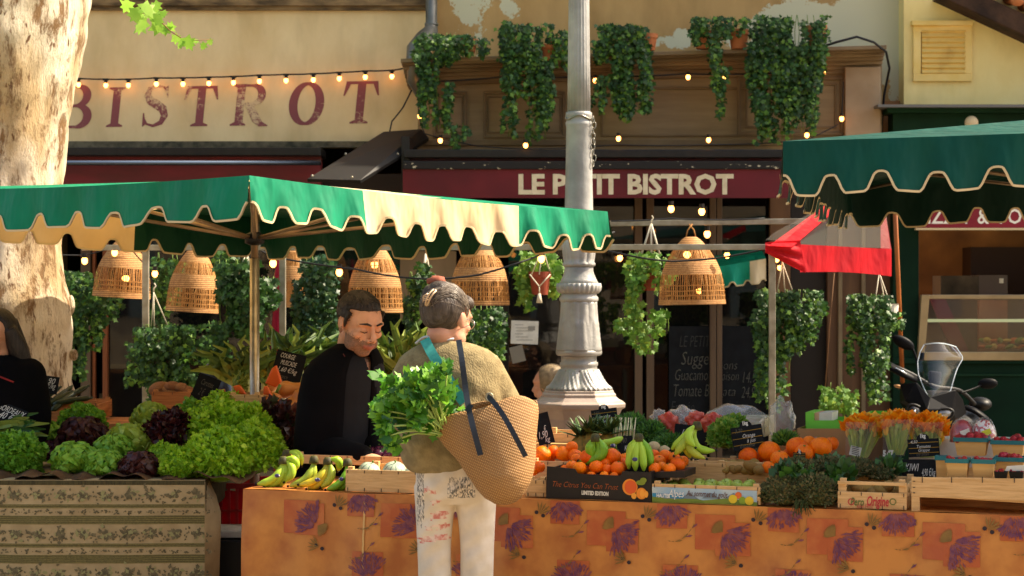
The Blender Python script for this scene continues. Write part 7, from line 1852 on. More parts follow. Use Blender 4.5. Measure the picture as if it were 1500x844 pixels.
class Head:
    def __init__(s, c, yaw, pitch, roll=0, sc=1, wide=1):
        s.c = Vector(c); s.M = Matrix.Rotation(-yaw, 3, 'Z') @ Matrix.Rotation(-pitch, 3, 'X') @ Matrix.Rotation(roll, 3, 'Y'); s.sc = sc; s.w = wide
    def p(s, x, y, z): return s.c + s.M @ Vector((x * s.w, y, z)) * s.sc
    def inv(s, v): q = s.M.transposed() @ ((Vector(v) - s.c) / s.sc); return Vector((q.x / s.w, q.y, q.z))
    def e(s, b, x, y, z, rx, ry, rz, seg=20, rg=14, rot=None, f=None):
        b.ell(s.p(x, y, z), (rx * s.sc * s.w, ry * s.sc, rz * s.sc), seg, rg, M=s.M @ rot if rot else s.M, f=f)
    def t(s, b, pts, r, seg=8): b.tube([s.p(*q) for q in pts], [a * s.sc for a in r], seg)
    def skin(s, b, beard=0):
        s.e(b, 0, -.012, .032, .074, .094, .086); s.e(b, 0, .022, -.03, .060, .066, .080); s.e(b, 0, .018, .03, .068, .072, .066)
        s.e(b, 0, .050, -.088, .030, .030, .024); s.e(b, 0, .03, -.07, .052, .05, .036)
        for x in (-1, 1):
            s.e(b, x * .042, .058, -.018, .020, .022, .019); s.e(b, x * .031, .074, .006, .0155, .012, .0125)
            s.t(b, [(x * .008, .086, .026), (x * .03, .085, .031), (x * .055, .066, .024)], [.009, .010, .008])
            s.e(b, x * .076, -.004, -.004, .007, .020, .033, rot=Matrix.Rotation(x * -.35, 3, 'Z')); s.e(b, x * .081, -.016, .006, .005, .010, .022, rot=Matrix.Rotation(x * -.5, 3, 'Z'))
            s.e(b, x * .013, .098, -.033, .008, .010, .0075); s.e(b, x * .045, .03, -.062, .020, .035, .028)
        s.t(b, [(0, .084, .022), (0, .097, -.002), (0, .110, -.026), (0, .106, -.035)], [.008, .0085, .0115, .010])
        s.e(b, 0, .078, -.05, .030, .020, .020)
        s.t(b, [(-.024, .086, -.0575), (-.008, .0975, -.0545), (0, .0975, -.0555), (.008, .0975, -.0545), (.024, .086, -.0575)], [.004, .0055, .005, .0055, .004])
        s.t(b, [(-.021, .085, -.063), (0, .0965, -.067), (.021, .085, -.063)], [.004, .0065, .004])
def clothtex(name, c1, c2, ribs=0, **kw): return mat(name, c1, c2, **kw)
def finish_body(name, b, mats, th, hd, voxel, fn):
    r = fuse(b, voxel, 3, .5)
    r.m = []
    for f in r.f:
        c = Vector((0, 0, 0))
        for i in f: c += Vector(r.v[i])
        c /= len(f); r.m.append(fn(hd.inv(c)))
    return build(name, r, mats, th, smooth=True)
skinM = mat('warm skin', S('#cc9c7e'), S('#b98668'), scale=12, rough=.5, sub=.15, bump=.06, bscale=200)
skinM2 = mat('fair skin', S('#cc9678'), S('#b98064'), scale=12, rough=.5, sub=.15)
lipM = mat('lips', S('#96594c'), rough=.4); stubM = mat('stubble skin', S('#6e5546'), S('#8c6a56'), scale=150, rough=.7, detail=2)
hairB = mat('black hair', S('#15100e'), S('#2c2420'), scale=30, rough=.45, stretch=(3, 3, .4), bump=.6, bscale=90, bstretch=(3, 3, .3))
hairG = mat('grey hair', S('#574a3e'), S('#2b211a'), scale=34, rough=.5, stretch=(1, 2.5, .35), lo=.3, hi=.7, bump=.8, bscale=60, bstretch=(1, 3, .25))

# ---- the shopper with the woven bag
YWm = 7.35
def wp(px, py, dy=0): return W(px, py, YWm + dy)
kw = YWm / F
wo_ = thing('person', 'woman with grey pinned up hair, olive sweater and white printed trousers, seen from behind', 'person', (wp(665, 0).x, YWm, 0))
hd = Head(wp(655, 468, .0), R(40), R(14), sc=.98)
b = MB(); hd.skin(b)
chain(b, [wp(650, 515, .01), wp(651, 500, .0), hd.p(0, -.03, -.06)], [.052, .044, .046])
rings(b, [(wp(660, 520), .17, .085, 0), (wp(662, 560), .16, .1, 0), (wp(662, 620), .14, .1, 0), (wp(664, 680), .13, .095, 0), (wp(666, 715), .12, .09, 0), (wp(666, 728), .10, .07, 0)])
armL = [wp(606, 538, .0), wp(586, 580, .03), wp(583, 618, .06), wp(600, 628, .2), wp(625, 618, .32)]
armR = [wp(712, 540, .0), wp(731, 575, .03), wp(750, 606, .08), wp(752, 600, .2), wp(742, 592, .32)]
for a in (armL, armR): chain(b, a, [.055, .045, .04, .033, .028])
hand(b, armL[-1], Vector((.3, .9, .1)), Vector((0, 0, -1)), 1, .5); hand(b, armR[-1], Vector((.1, .9, .1)), Vector((0, 0, -1)), -1, .6)
legs = []
for x0, x1, x2, s in ((637, 636, 638, -1), (698, 699, 698, 1)):
    L = [wp(x0, 735), wp(x1, 800), wp(x2, 880, -.01), wp(x2, 970, .02), wp(x2, 1065, .0)]; legs.append(L); chain(b, L, [.058, .05, .048, .043, .034])
    q = L[-1]; b.ell(Vector((q.x, q.y + .07, .045)), (.045, .13, .045), 16, 10)
finish_body('body', b, [skinM2, lipM], wo_, hd, .0065, lambda q: 1 if (q.y > .08 and abs(q.x) < .026 and -.074 < q.z < -.049) else 0)
# sweater
b = MB()
SW = [(498, 634, 668, .055), (504, 614, 694, .075), (512, 600, 716, .092), (526, 590, 732, .105), (545, 588, 738, .12), (575, 590, 735, .13), (610, 586, 735, .135), (645, 584, 733, .14), (668, 586, 731, .14), (682, 592, 727, .13), (691, 602, 722, .12)]
rings(b, [(wp((l + r) / 2, y), (r - l) / 2 * kw, d, 0) for y, l, r, d in SW])
chain(b, armL[:5], [.062, .062, .060, .052, .042]); chain(b, armR[:5], [.062, .062, .058, .050, .042])
r = fuse(b, .009, 6, .6)
o_ = MB(); o_.v = []
rg = random.Random(4)
for v in r.v:
    v = Vector(v); py = CY + (CAMZ - v.z) * F / v.y
    w_ = .005 * math.sin(v.x * 38 + v.z * 22) * math.sin(v.z * 31 - v.x * 9) * smst(520, 560, py) + .004 * math.sin(v.z * 60 + v.x * 25) * smst(600, 680, py)
    o_.v.append(v + Vector((0, -w_ * 1.6, 0)))
o_.f = r.f; o_.m = r.m
swm = mat('olive wool knit', S('#93835f'), S('#7c6d4e'), scale=30, rough=.95, bump=.5, bscale=190, detail=6, spec=.1, bstretch=(1, 1, .6))
build('sweater', o_, swm, wo_, smooth=True)
# trousers
b = MB()
rings(b, [(wp((l + r) / 2, y), (r - l) / 2 * kw, d, 0) for y, l, r, d in ((664, 612, 722, .115), (690, 609, 726, .125), (712, 609, 728, .13), (726, 613, 724, .115), (736, 622, 715, .09))])
for L, s in zip(legs, (-1, 1)): b.tube(cat_([L[0] + Vector((0, -.015, .06))] + [L[0] + Vector((0, -.01, -.03))] + L[1:4] + [L[4] + Z * .05]), rint([.076, .070, .061, .059, .06, .058]), 20)
r = fuse(b, .007, 3, .5); v2 = []
for v in r.v:
    v = Vector(v); v2.append(v + Vector((0, -.004 * math.sin(v.z * 42 + v.x * 55) * math.sin(v.x * 30) - .003 * math.sin(v.z * 90 - v.x * 60), 0)))
r.v = v2
# printed patches: assign by position so the print lies in the cloth
pr = [mat('off white denim', S('#ddd0bd'), S('#cdbfa9'), scale=9, rough=.9, bump=.8, bscale=11, detail=5),
      mat('pink paint print', S('#c8786a'), S('#e0c8b6'), scale=42, rough=.9, lo=.42, hi=.6), mat('grey sketch print', S('#68645e'), S('#ddd0bd'), scale=210, rough=.9, lo=.42, hi=.56, stretch=(1, 1, .35), detail=8)]
mm_ = []
for f in r.f:
    c = Vector((0, 0, 0))
    for i in f: c += Vector(r.v[i])
    c /= len(f); px = CX + c.x * F / c.y; py = CY + (CAMZ - c.z) * F / c.y; m_ = 0
    if c.y < YWm + .02:
        for cx, cy, hx, hy in ((622, 718, 7, 4), (634, 721, 6, 3), (637, 736, 6, 3), (644, 755, 12, 5.5), (628, 774, 5, 3), (648, 771, 9, 4), (636, 789, 22, 4.5)):
            if abs(px - cx) + 3 * math.sin(py * .7) < hx and abs(py - cy + .12 * (px - cx)) < hy: m_ = 1
        if (611 < px < 621 and 690 < py < 768 + 6 * math.sin(px)) : m_ = 2
        if 657 < px < 695 and 700 < py < 729: m_ = 2
    mm_.append(m_)
r.m = mm_; tro = build('trousers', r, pr, wo_, smooth=True)
# hair
b = MB()
hd.e(b, 0, -.028, .036, .086, .096, .094, f=lambda d: 1 - .5 * smst(.25, .7, d.y) * (1 - smst(.3, .75, d.z)))
hd.e(b, 0, -.070, .01, .062, .042, .062)
hd.e(b, .0, -.06, .095, .045, .05, .035); hd.e(b, -.02, -.09, .075, .03, .03, .035)
hd.e(b, .005, .052, .072, .062, .036, .036)
r = fuse(b, .004, 3, .5); hair = build('hair', r, hairG, wo_, smooth=True)
b = MB(); rg = random.Random(9)
for i in range(330):
    a0 = rg.uniform(-1.5, 1.5); zz = rg.uniform(-.05, .12)
    th0 = rg.uniform(-1.2, 1.2); st_ = (math.sin(th0) * .087, math.cos(th0) * .05 + .01, .09 - abs(th0) * .045 + rg.uniform(-.03, .03))
    en = (rg.uniform(-.03, .03), -.1 - rg.uniform(0, .02), .06 + rg.uniform(-.04, .05)); md_ = ((st_[0] + en[0]) * .62, (st_[1] + en[1]) / 2 - .02, max(st_[2], en[2]) + .015)
    q = cat_([hd.p(*st_), hd.p(*md_), hd.p(*en)], 4); 
    # keep strands just on the hair surface
    qq = []
    for v in q:
        l = hd.inv(v) - Vector((0, -.028, .036)); k_ = math.sqrt((l.x / .086) ** 2 + (l.y / .096) ** 2 + (l.z / .094) ** 2) or 1; l = l / k_ * (1.012 + rg.uniform(0, .02)); l += Vector((0, -.028, .036)); qq.append(hd.p(*l))
    b.tube(qq, .001, 4)
build('hair_strands', b, mat('silver hair', S('#827668'), S('#463a30'), scale=60, rough=.4), hair, smooth=True)
b = MB(); cc = wp(629, 434, -.115)
b.tube(cat_([wp(635, 424, -.10), wp(629, 430, -.115), wp(625, 438, -.115), wp(623, 447, -.105)], 4), .0035, 6); b.tube(cat_([wp(639, 426, -.10), wp(634, 431, -.115), wp(629, 439, -.115), wp(626, 448, -.105)], 4), .0035, 6)
for t_ in (0, 1): b.tube([wp(635 - 12 * t_, 424 + 23 * t_, -.10), wp(639 - 13 * t_, 426 + 22 * t_, -.10)], .0035, 6)
for k in range(4): b.tube([wp(628, 430 + k * 3, -.10), wp(621, 433 + k * 2.4, -.11), wp(619, 437 + k * 2, -.09)], .002, 5)
one('hair_clip', b, mat('pale gold clip', S('#d0b08c'), rough=.3, metal=.6), 'pale gold claw clip holding the shopper grey hair', 'hair clip', smooth=True)
b = MB(); b.ell(wp(640, 412, -.01), (.035, .03, .02), 14, 8, f=lambda d: 1 + .12 * math.sin(d.x * 12)); one('hair_tie', b, mat('rust hair tie', S('#8a4a34'), rough=.8), 'rust coloured scrunchie on top of the shopper hair', 'hair tie', smooth=True)
b = MB()   # glasses
def gl(x): return [(x + .024 * math.cos(a), .094 - abs(x) * .12, .002 + .019 * math.sin(a)) for a in [i * PI / 9 for i in range(19)]]
for x in (-.032, .032): b.tube([hd.p(*q) for q in gl(x)], .0016, 5, cap=False)
b.tube([hd.p(.055, .088, .006), hd.p(.078, .03, .008), hd.p(.082, -.02, .004)], .0016, 5); b.tube([hd.p(-.055, .088, .006), hd.p(-.078, .03, .008), hd.p(-.082, -.02, .004)], .0016, 5)
one('glasses', b, mat('clear steel glasses', S('#b9b6b0'), rough=.2, metal=.7), 'thin rimmed glasses on the shopper turned face', 'glasses', smooth=True)
b = MB(); b.tube(cat_([wp(610, 503, -.02), wp(622, 494, -.045), wp(636, 495, -.055), wp(650, 498, -.055), wp(664, 496, -.04)], 4), .008, 10, flat=.6); build('collar', b, mat('pale blue white shirt collar', S('#b9bcc0'), rough=.8), wo_, smooth=True)
# strap ribbons
def ribbon(b, pts, w_, nrm, th_=.003, m=0):
    q = cat_(pts, 6)
    for i in range(len(q) - 1):
        d = (q[i + 1] - q[i]).normalized(); s = d.cross(Vector(nrm)).normalized() * w_ / 2; nn = Vector(nrm).normalized() * th_
        b.add([q[i] - s, q[i] + s, q[i + 1] + s, q[i + 1] - s, q[i] - s + nn, q[i] + s + nn, q[i + 1] + s + nn, q[i + 1] - s + nn], [(0, 1, 2, 3), (7, 6, 5, 4), (0, 4, 5, 1), (1, 5, 6, 2), (2, 6, 7, 3), (3, 7, 4, 0)], m)
b = MB(); ribbon(b, [wp(622, 497, -.075), wp(634, 520, -.115), wp(652, 548, -.137), (wp(668, 573, -.145)), wp(680, 590, -.148)], .036, (0, -1, .1))
one('shoulder_strap', b, mat('teal webbing', S('#3c9c90'), S('#2f8a80'), scale=60, rough=.8), 'teal webbing strap crossing the shopper back', 'strap')
# woven bag
BY = 7.13
def bg(px, py, dy=0): return W(px, py, BY + dy)
bagth = thing('shopping_bag', 'large tan woven basket bag with black leather straps on the shopper shoulder', 'bag', bg(740, 736))
BR = [(634, 628, 786, 598, .075), (642, 640, 786, 612, .10), (655, 657, 786, 634, .12), (672, 678, 784, 662, .13), (688, 699, 780, 688, .13), (700, 715, 776, 706, .115), (711, 728, 768, 722, .09), (724, 736, 756, 733, .05), (736, 737.5, 746, 737, .015)]
seg = 56; b = MB(); vs = []
RL = []
for i in range(len(BR) - 1):
    for k in range(4): RL.append(tuple(lerp(BR[i][j], BR[i + 1][j], k / 4) for j in range(5)))
RL.append(BR[-1])
for i, (ax_, ay_, bx_2, by_2, ry) in enumerate(RL):
    A0 = bg(ax_, ay_); B0 = bg(bx_2, by_2); c = (A0 + B0) / 2; h = (B0 - A0) / 2
    for k in range(seg):
        a = 2 * PI * k / seg; sag = .012 * math.cos(2 * a + 1) * (1 - i / len(RL)) + .006 * math.sin(5 * a + i * .4)
        vs.append(c + h * math.cos(a) * (1 + .02 * math.sin(i * .5 + a * 3)) + Vector((0, ry * math.sin(a), 0)) + Z * (sag if i < 16 else 0) + Z * (.055 * abs(math.sin(a)) ** .8 * max(0, 1 - i / 14)))
n = len(RL); b.add(vs, [(i * seg + k, i * seg + (k + 1) % seg, (i + 1) * seg + (k + 1) % seg, (i + 1) * seg + k) for i in range(n - 1) for k in range(seg)] + [tuple((n - 1) * seg + k for k in range(seg))])
bm_ = bpy.data.materials.new('tan woven paper straw'); t = NT(bm_)
out = t.a('ShaderNodeOutputMaterial'); p = t.a('ShaderNodeBsdfPrincipled'); p.inputs['Roughness'].default_value = .75
tc = t.a('ShaderNodeTexCoord'); mp = t.a('ShaderNodeMapping'); mp.inputs['Rotation'].default_value = (0, R(-22), 0); t.k(tc.outputs['Object'], mp.inputs[0])
w1 = t.a('ShaderNodeTexWave', Scale=34, Distortion=.8); w1.bands_direction = 'Z'; t.k(mp.outputs[0], w1.inputs['Vector']); w1.inputs['Detail Scale'].default_value = 4
w2 = t.a('ShaderNodeTexWave', Scale=46, Distortion=1.5); w2.bands_direction = 'X'; t.k(mp.outputs[0], w2.inputs['Vector'])
mu = t.a('ShaderNodeMath', operation='MULTIPLY'); t.k(w1.outputs[1], mu.inputs[0]); t.k(w2.outputs[1], mu.inputs[1])
mr = t.a('ShaderNodeMapRange'); mr.inputs[2].default_value = .7; t.k(mu.outputs[0], mr.inputs[0])
mx = t.a('ShaderNodeMix', data_type='RGBA'); mx.inputs[6].default_value = S('#94693a'); mx.inputs[7].default_value = S('#c0955c'); t.k(mr.outputs[0], mx.inputs[0])
nz = t.a('ShaderNodeTexNoise', Scale=5, Detail=3); t.k(tc.outputs['Object'], nz.inputs['Vector']); mx2 = t.a('ShaderNodeMix', data_type='RGBA', blend_type='MULTIPLY'); mx2.inputs[0].default_value = .35; t.k(mx.outputs[2], mx2.inputs[6]); t.k(nz.outputs[0], mx2.inputs[7])
t.k(mx2.outputs[2], p.inputs['Base Color']); bp = t.a('ShaderNodeBump', Strength=.55, Distance=.003); t.k(mu.outputs[0], bp.inputs['Height']); t.k(bp.outputs[0], p.inputs['Normal']); t.k(p.outputs[0], out.inputs[0])
bo = build('woven_body', b, bm_, bagth, smooth=True); md = bo.modifiers.new('s', 'SOLIDIFY'); md.thickness = .004
leath = mat('black leather', S('#1b2026'), S('#252a30'), scale=20, rough=.42)
b = MB(); ribbon(b, [bg(672, 498, .02), bg(677, 530, -.035), bg(682, 570, -.06), bg(687, 600, -.105), bg(694, 630, -.135), bg(704, 667, -.152)], .02, (0, -1, .15), .004)
ribbon(b, [bg(684, 596, -.10), bg(690, 600, -.115)], .03, (0, -1, .15), .006); build('strap', b, leath, bagth)
b = MB(); ribbon(b, [bg(713, 580, -.05), bg(722, 588, -.085), bg(738, 610, -.115), bg(756, 642, -.14), bg(770, 669, -.145)], .018, (0, -1, .15), .004); build('strap', b, leath, bagth)
b = MB(); b.tube([bg(717, 582, -.07) + Vector((.012 * math.cos(a), -.004, .014 * math.sin(a))) for a in [i * PI / 6 for i in range(13)]], .0035, 6, cap=False); build('ring', b, M['metal'], bagth, smooth=True)
put(orange, 776, 598, 12, 7.28, 'single orange at the mouth of the woven shopping bag', 'oranges by the bag')
# parsley / celery bunch sticking out of the bag
celm = [mat('celery leaf', S('#4f8a22'), S('#3d7418'), scale=20, rough=.35, trans=.3), mat('celery leaf light', S('#7db336'), rough=.35, trans=.4), mat('celery leaf dark', S('#2a5a16'), rough=.4, trans=.15)]
th = thing('celery_bunch', 'leafy bunch of flat celery greens spilling out of the woven bag to the left', 'celery', bg(655, 640), 'greens in the bag')
b = MB(); rg = random.Random(77); bs = MB(); root = bg(652, 640, -.02)
for i in range(72):
    px = rg.gauss(622, 26); py = rg.gauss(588, 22)
    if i < 8: px, py = 572 + rg.uniform(-10, 14), 600 + rg.uniform(-14, 34)
    if i in (8, 9, 10): px, py = 575 + rg.uniform(-6, 8), 646 + rg.uniform(-8, 6)
    px = min(672, max(558, px)); py = min(628 if i > 10 else 656, max(543, py)); c = bg(px, py, rg.uniform(-.13, .03))
    mid = root.lerp(c, .55) + Vector((0, -.02, .02)); pts = cat_([root + Vector((rg.uniform(-.03, .03), 0, 0)), mid, c], 4); bs.tube(pts, [.003] * len(pts), 5)
    ax = (c - mid).normalized()
    for k in range(11):
        d = (ax + Vector((rg.gauss(0, .7), rg.gauss(0, .5), rg.gauss(-.05, .6)))).normalized(); q = c + Vector((rg.gauss(0, .014), rg.gauss(0, .01), rg.gauss(0, .014)))
        b.leaf(q, d, Vector((rg.gauss(0, .5), -1, rg.gauss(.6, .6))), rg.uniform(.03, .05), rg.uniform(.022, .034), m=rg.choices((0, 1, 2), (5, 3, 3))[0], kind='frill' if k % 3 == 0 else 'lobe', curl=rg.uniform(0, .4))
build('leaves', b, celm, th); build('stalks', bs, mat('celery stalk', S('#9bb35a'), rough=.4), th, smooth=True)

# ---- the seller
YM = 8.85
def mp_(px, py, dy=0): return W(px, py, YM + dy)
km = YM / F
se = thing('person', 'dark haired bearded market seller in a black jacket looking down behind the onions', 'person', (mp_(490, 0).x, YM, 0))
hd = Head(mp_(527, 475, -.06), R(143), R(19), roll=R(0), sc=1.13, wide=1.03)
b = MB(); hd.skin(b)
chain(b, [mp_(512, 540, .03), mp_(512, 512, .02), hd.p(0, -.035, -.055)], [.066, .056, .058])
sh = .55   # shoulders turned towards the right
rings(b, [(mp_(514, 524), .10, .075, sh), (mp_(508, 540), .155, .1, sh), (mp_(502, 570), .165, .11, sh), (mp_(498, 620), .16, .11, sh), (mp_(495, 690), .16, .11, sh), (mp_(495, 740), .16, .11, sh)])
aL = [mp_(477, 556, -.02), mp_(462, 606, -.04), mp_(460, 652, -.06), mp_(500, 662, -.18), mp_(530, 668, -.25)]; aR = [mp_(534, 552, .05), mp_(538, 590, .05), mp_(540, 634, .02), mp_(556, 664, -.1), mp_(560, 676, -.16)]
for a in (aL, aR): chain(b, a, [.062, .052, .046, .036, .03])
hand(b, aL[-1], Vector((.9, -.4, -.1)), Vector((0, 0, -1)), 1, .5); hand(b, aR[-1], Vector((.2, -.8, -.2)), Vector((0, 0, -1)), -1, .5)
for x in (470, 520):
    L = [mp_(x, 735), mp_(x, 860), mp_(x, 965)]; chain(b, L, [.095, .065, .045]); b.ell(Vector((L[-1].x, YM - .07, .045)), (.05, .13, .045), 14, 10)
def sm(q):
    if q.y > .083 and abs(q.x) < .025 and -.0725 < q.z < -.0505: return 1
    if q.y > .074 and abs(q.x) < .027 and -.0505 < q.z < -.041 + .002 * math.sin(q.x * 300): return 2
    j = .006 * math.sin(q.x * 200) * math.sin(q.z * 170)
    j += random.uniform(-.006, .006)
    if q.z < -.038 + j + .55 * max(0, abs(q.x) - .03) and q.z > -.135 and q.y > -.005 + j: return 2
    return 0
finish_body('body', b, [skinM, lipM, stubM], se, hd, .0045, sm)
b = MB()
hd.e(b, 0, -.018, .040, .080, .098, .087, seg=36, rg=24, f=lambda d: 1 + .06 * smst(.1, .6, d.y) * smst(.4, .8, d.z) + .012 * math.sin(d.x * 19 + d.y * 7) * math.sin(d.y * 23) - .35 * smst(.30, .52, d.y) * (1 - smst(.18, .42, d.z)) - .25 * smst(.2, .45, -d.z) * smst(-.6, .1, d.y))
for x in (-1, 1): hd.t(b, [(x * .072, .03, .06), (x * .077, .018, .02), (x * .075, .016, -.005)], [.010, .008, .004])
r = fuse(b, .0045, 3, .5)
ho_ = build('hair', r, hairB, se, smooth=True)
b = MB(); rg = random.Random(31)
for i in range(700):
    v = Vector(rg.choice(r.v)); q = hd.inv(v)
    if q.z < .0 or (q.y > .05 and q.z < .07): continue
    nrm_ = (v - hd.p(0, -.018, .03)).normalized(); fw = (hd.M @ Vector((rg.gauss(.3, .4), 1, rg.gauss(.2, .4)))).normalized()
    p0 = v - nrm_ * .003; d_ = (fw + nrm_ * rg.uniform(.05, .35)).normalized(); L_2 = rg.uniform(.008, .02)
    b.tube([p0, p0 + d_ * L_2 * .6, p0 + d_ * L_2 - nrm_ * .002], [.0016, .0013, .0005], 4, cap=False)
build('hair_tips', b, hairB, ho_, smooth=True)
b = MB()
for x in (-1, 1):
    hd.t(b, [(x * .012, .095, .027), (x * .03, .094, .034), (x * .052, .076, .028)], [.0035, .0048, .002], 8)
    hd.t(b, [(x * .017, .086, .000), (x * .031, .0885, -.004), (x * .045, .080, .000)], [.0012, .0018, .001], 6)
build('brows_and_lashes', b, hairB, se, smooth=True)
jk = mat('black cotton jacket', S('#060608'), S('#0b0b0e'), scale=7, rough=.95, spec=.1, bump=.5, bscale=9); tee = mat('charcoal tee shirt', S('#0b0c10'), S('#101217'), scale=9, rough=.9, bump=.3, bscale=14)
b = MB()
rings(b, [(mp_(522, 510), .07, .065, sh), (mp_(516, 520), .12, .09, sh), (mp_(510, 540), .165, .115, sh), (mp_(504, 572), .178, .13, sh), (mp_(498, 620), .175, .14, sh), (mp_(494, 690), .18, .14, sh), (mp_(494, 745), .18, .14, sh)])
r = fuse(b, .006, 4, .6)
kf = []
for f in r.f:
    c = Vector(r.v[f[0]]); px = CX + c.x * F / c.y; py = CY + (CAMZ - c.z) * F / c.y
    if c.y < YM + .0 and py < 552 and abs(px - 544) < (552 - py) * .33 + 0: continue
    if py < 515: continue
    kf.append(f)
r.f = kf; r.m = [0] * len(kf)
build('tee_shirt', r, tee, se, smooth=True)
b = MB()
def halfring(L, a0, a1, seg=30):
    vs = []
    for c, rx, ry, yw in L:
        for k in range(seg + 1):
            a = lerp(a0, a1, k / seg); x = rx * math.cos(a); y = ry * math.sin(a); vs.append(Vector(c) + Vector((x * math.cos(yw) - y * math.sin(yw), x * math.sin(yw) + y * math.cos(yw), 0)))
    n = len(L); return vs, [(i * (seg + 1) + k, i * (seg + 1) + k + 1, (i + 1) * (seg + 1) + k + 1, (i + 1) * (seg + 1) + k) for i in range(n - 1) for k in range(seg)]
JL = [(mp_(521, 503), .075, .075, sh), (mp_(516, 512), .115, .095, sh), (mp_(509, 528), .165, .118, sh), (mp_(503, 548), .185, .135, sh), (mp_(499, 580), .192, .15, sh), (mp_(496, 620), .195, .158, sh), (mp_(492, 690), .2, .16, sh), (mp_(492, 770), .2, .16, sh)]
vs1, fs1 = halfring(JL, -PI / 2 + .42, 3 * PI / 2 - .28)
b.add(vs1, fs1); jo = build('jacket_body', b, jk, se, smooth=True); md = jo.modifiers.new('s', 'SOLIDIFY'); md.thickness = .012; md.offset = 1
b = MB(); chain(b, aL, [.078, .074, .07, .06, .05]); chain(b, aR, [.07, .07, .066, .056, .048]); r = fuse(b, .009, 5, .6); build('jacket_sleeves', r, jk, se, smooth=True)
b = MB(); a_ = [hd.p(-.05, -.04, -.10), mp_(498, 505, -.02), mp_(505, 522, -.13), mp_(530, 545, -.16)]; b.tube(cat_(a_[:3], 4), .0022, 5); build('neck_cord', b, mat('dark red cord', S('#5c2018'), rough=.7), se, smooth=True)

# ---- person at the far left edge, dark hair and black jacket
YL_ = 9.15
def lp_(px, py, dy=0): return W(px, py, YL_ + dy)
pe = thing('person', 'long haired person in black at the far left edge in front of the tree trunk', 'person', (lp_(-10, 0).x, YL_, 0))
hd = Head(lp_(-6, 494, 0), R(205), R(20), sc=1.02)
b = MB(); hd.skin(b); chain(b, [lp_(-5, 545, .03), hd.p(0, -.03, -.06)], [.06, .05])
rings(b, [(lp_(-8, 545), .17, .09, 0), (lp_(-8, 640), .15, .1, 0), (lp_(-8, 740), .16, .1, 0)])
for x in (-1, 1):
    A = [lp_(-8 + 52 * x, 556), lp_(-8 + 60 * x, 610), lp_(-8 + 50 * x, 650, -.1), lp_(-8 + 20 * x, 655, -.25)]; chain(b, A, [.055, .045, .036, .028]); hand(b, A[-1], Vector((-.3 * x, -.9, -.1)), Vector((0, 0, -1)), x, .5)
    L = [lp_(-8 + 25 * x, 740), lp_(-8 + 25 * x, 850), lp_(-8 + 25 * x, 945)]; chain(b, L, [.09, .06, .045]); b.ell(Vector((L[-1].x, YL_ - .07, .045)), (.05, .13, .045), 14, 10)
finish_body('body', b, [skinM], pe, hd, .0065, lambda q: 0)
b = MB(); hd.e(b, 0, -.02, .035, .084, .098, .092, f=lambda d: 1 - .4 * smst(.3, .6, d.y) * (1 - smst(.4, .8, d.z))); hd.t(b, [(.075, -.01, .04), (.088, -.02, -.05), (.09, -.02, -.15), (.07, -.0, -.24)], [.03, .045, .05, .02], 12); hd.t(b, [(-.075, -.01, .04), (-.088, -.02, -.05), (-.09, -.02, -.15), (-.07, 0, -.24)], [.03, .045, .05, .02], 12); hd.t(b, [(0, -.09, .04), (0, -.1, -.08), (0, -.09, -.2)], [.05, .06, .04], 12)
build('hair', fuse(b, .006, 3, .5), hairB, pe, smooth=True)
b = MB(); rings(b, [(lp_(-6, 520), .09, .08, 0), (lp_(-8, 534), .19, .11, 0), (lp_(-8, 570), .215, .14, 0), (lp_(-8, 650), .2, .15, 0), (lp_(-8, 760), .2, .15, 0)])
for x in (-1, 1): chain(b, [lp_(-8 + 50 * x, 550), lp_(-8 + 60 * x, 610), lp_(-8 + 50 * x, 650, -.1), lp_(-8 + 22 * x, 655, -.24)], [.08, .072, .06, .045])
build('jacket', fuse(b, .009, 5, .6), jk, pe, smooth=True)
b = MB(); b.tube(cat_([lp_(-20, 545, -.17), lp_(0, 552, -.18), lp_(20, 560, -.16)], 4), .004, 6); build('red_piping', b, mat('red piping', S('#8a1c20'), rough=.6), pe, smooth=True)

# ---- seated guest behind the lamp post
YG = 12.4
def gp(px, py, dy=0): return W(px, py, YG + dy)
gu = thing('person', 'grey haired guest seated at the terrace, half hidden by the lamp post base', 'person', (gp(806, 0).x, YG, 0))
hd = Head(gp(804, 564), R(-62), R(5), sc=1.0)
b = MB(); hd.skin(b); chain(b, [gp(808, 598, .02), hd.p(0, -.03, -.06)], [.055, .05]); rings(b, [(gp(810, 600), .17, .1, .9), (gp(812, 650), .16, .12, .9), (gp(814, 700), .17, .13, .9)])
for s in (-.12, .12):
    A = [gp(806, 606, s), gp(800, 650, s), gp(772, 662, s)]; chain(b, A, [.05, .042, .03]); hand(b, A[-1], Vector((-1, 0, 0)), Vector((0, 0, -1)), 1, .4)
    L = [gp(812, 705, s), gp(772, 708, s), gp(770, 810, s)]; chain(b, L, [.08, .06, .045]); b.ell(Vector((L[-1].x - .06, YG + s, .05)), (.12, .045, .045), 12, 8)
finish_body('body', b, [skinM2], gu, hd, .0075, lambda q: 0)
b = MB(); hd.e(b, 0, -.02, .03, .1, .105, .1, f=lambda d: 1 - .4 * smst(.45, .7, d.y) * (1 - smst(.4, .8, d.z))); hd.e(b, 0, -.04, -.05, .09, .07, .08); build('hair', fuse(b, .006, 3, .5), mat('ash blond hair', S('#8a7658'), S('#6a5a42'), scale=40, rough=.6), gu, smooth=True)
b = MB(); rings(b, [(gp(808, 592), .09, .07, .9), (gp(810, 600), .19, .12, .9), (gp(812, 650), .18, .14, .9), (gp(814, 705), .19, .15, .9)])
for s in (-.14, .14): chain(b, [gp(806, 606, s), gp(800, 650, s), gp(774, 662, s)], [.065, .055, .042])
build('jacket', fuse(b, .009, 4, .6), jk, gu, smooth=True)
b = MB()
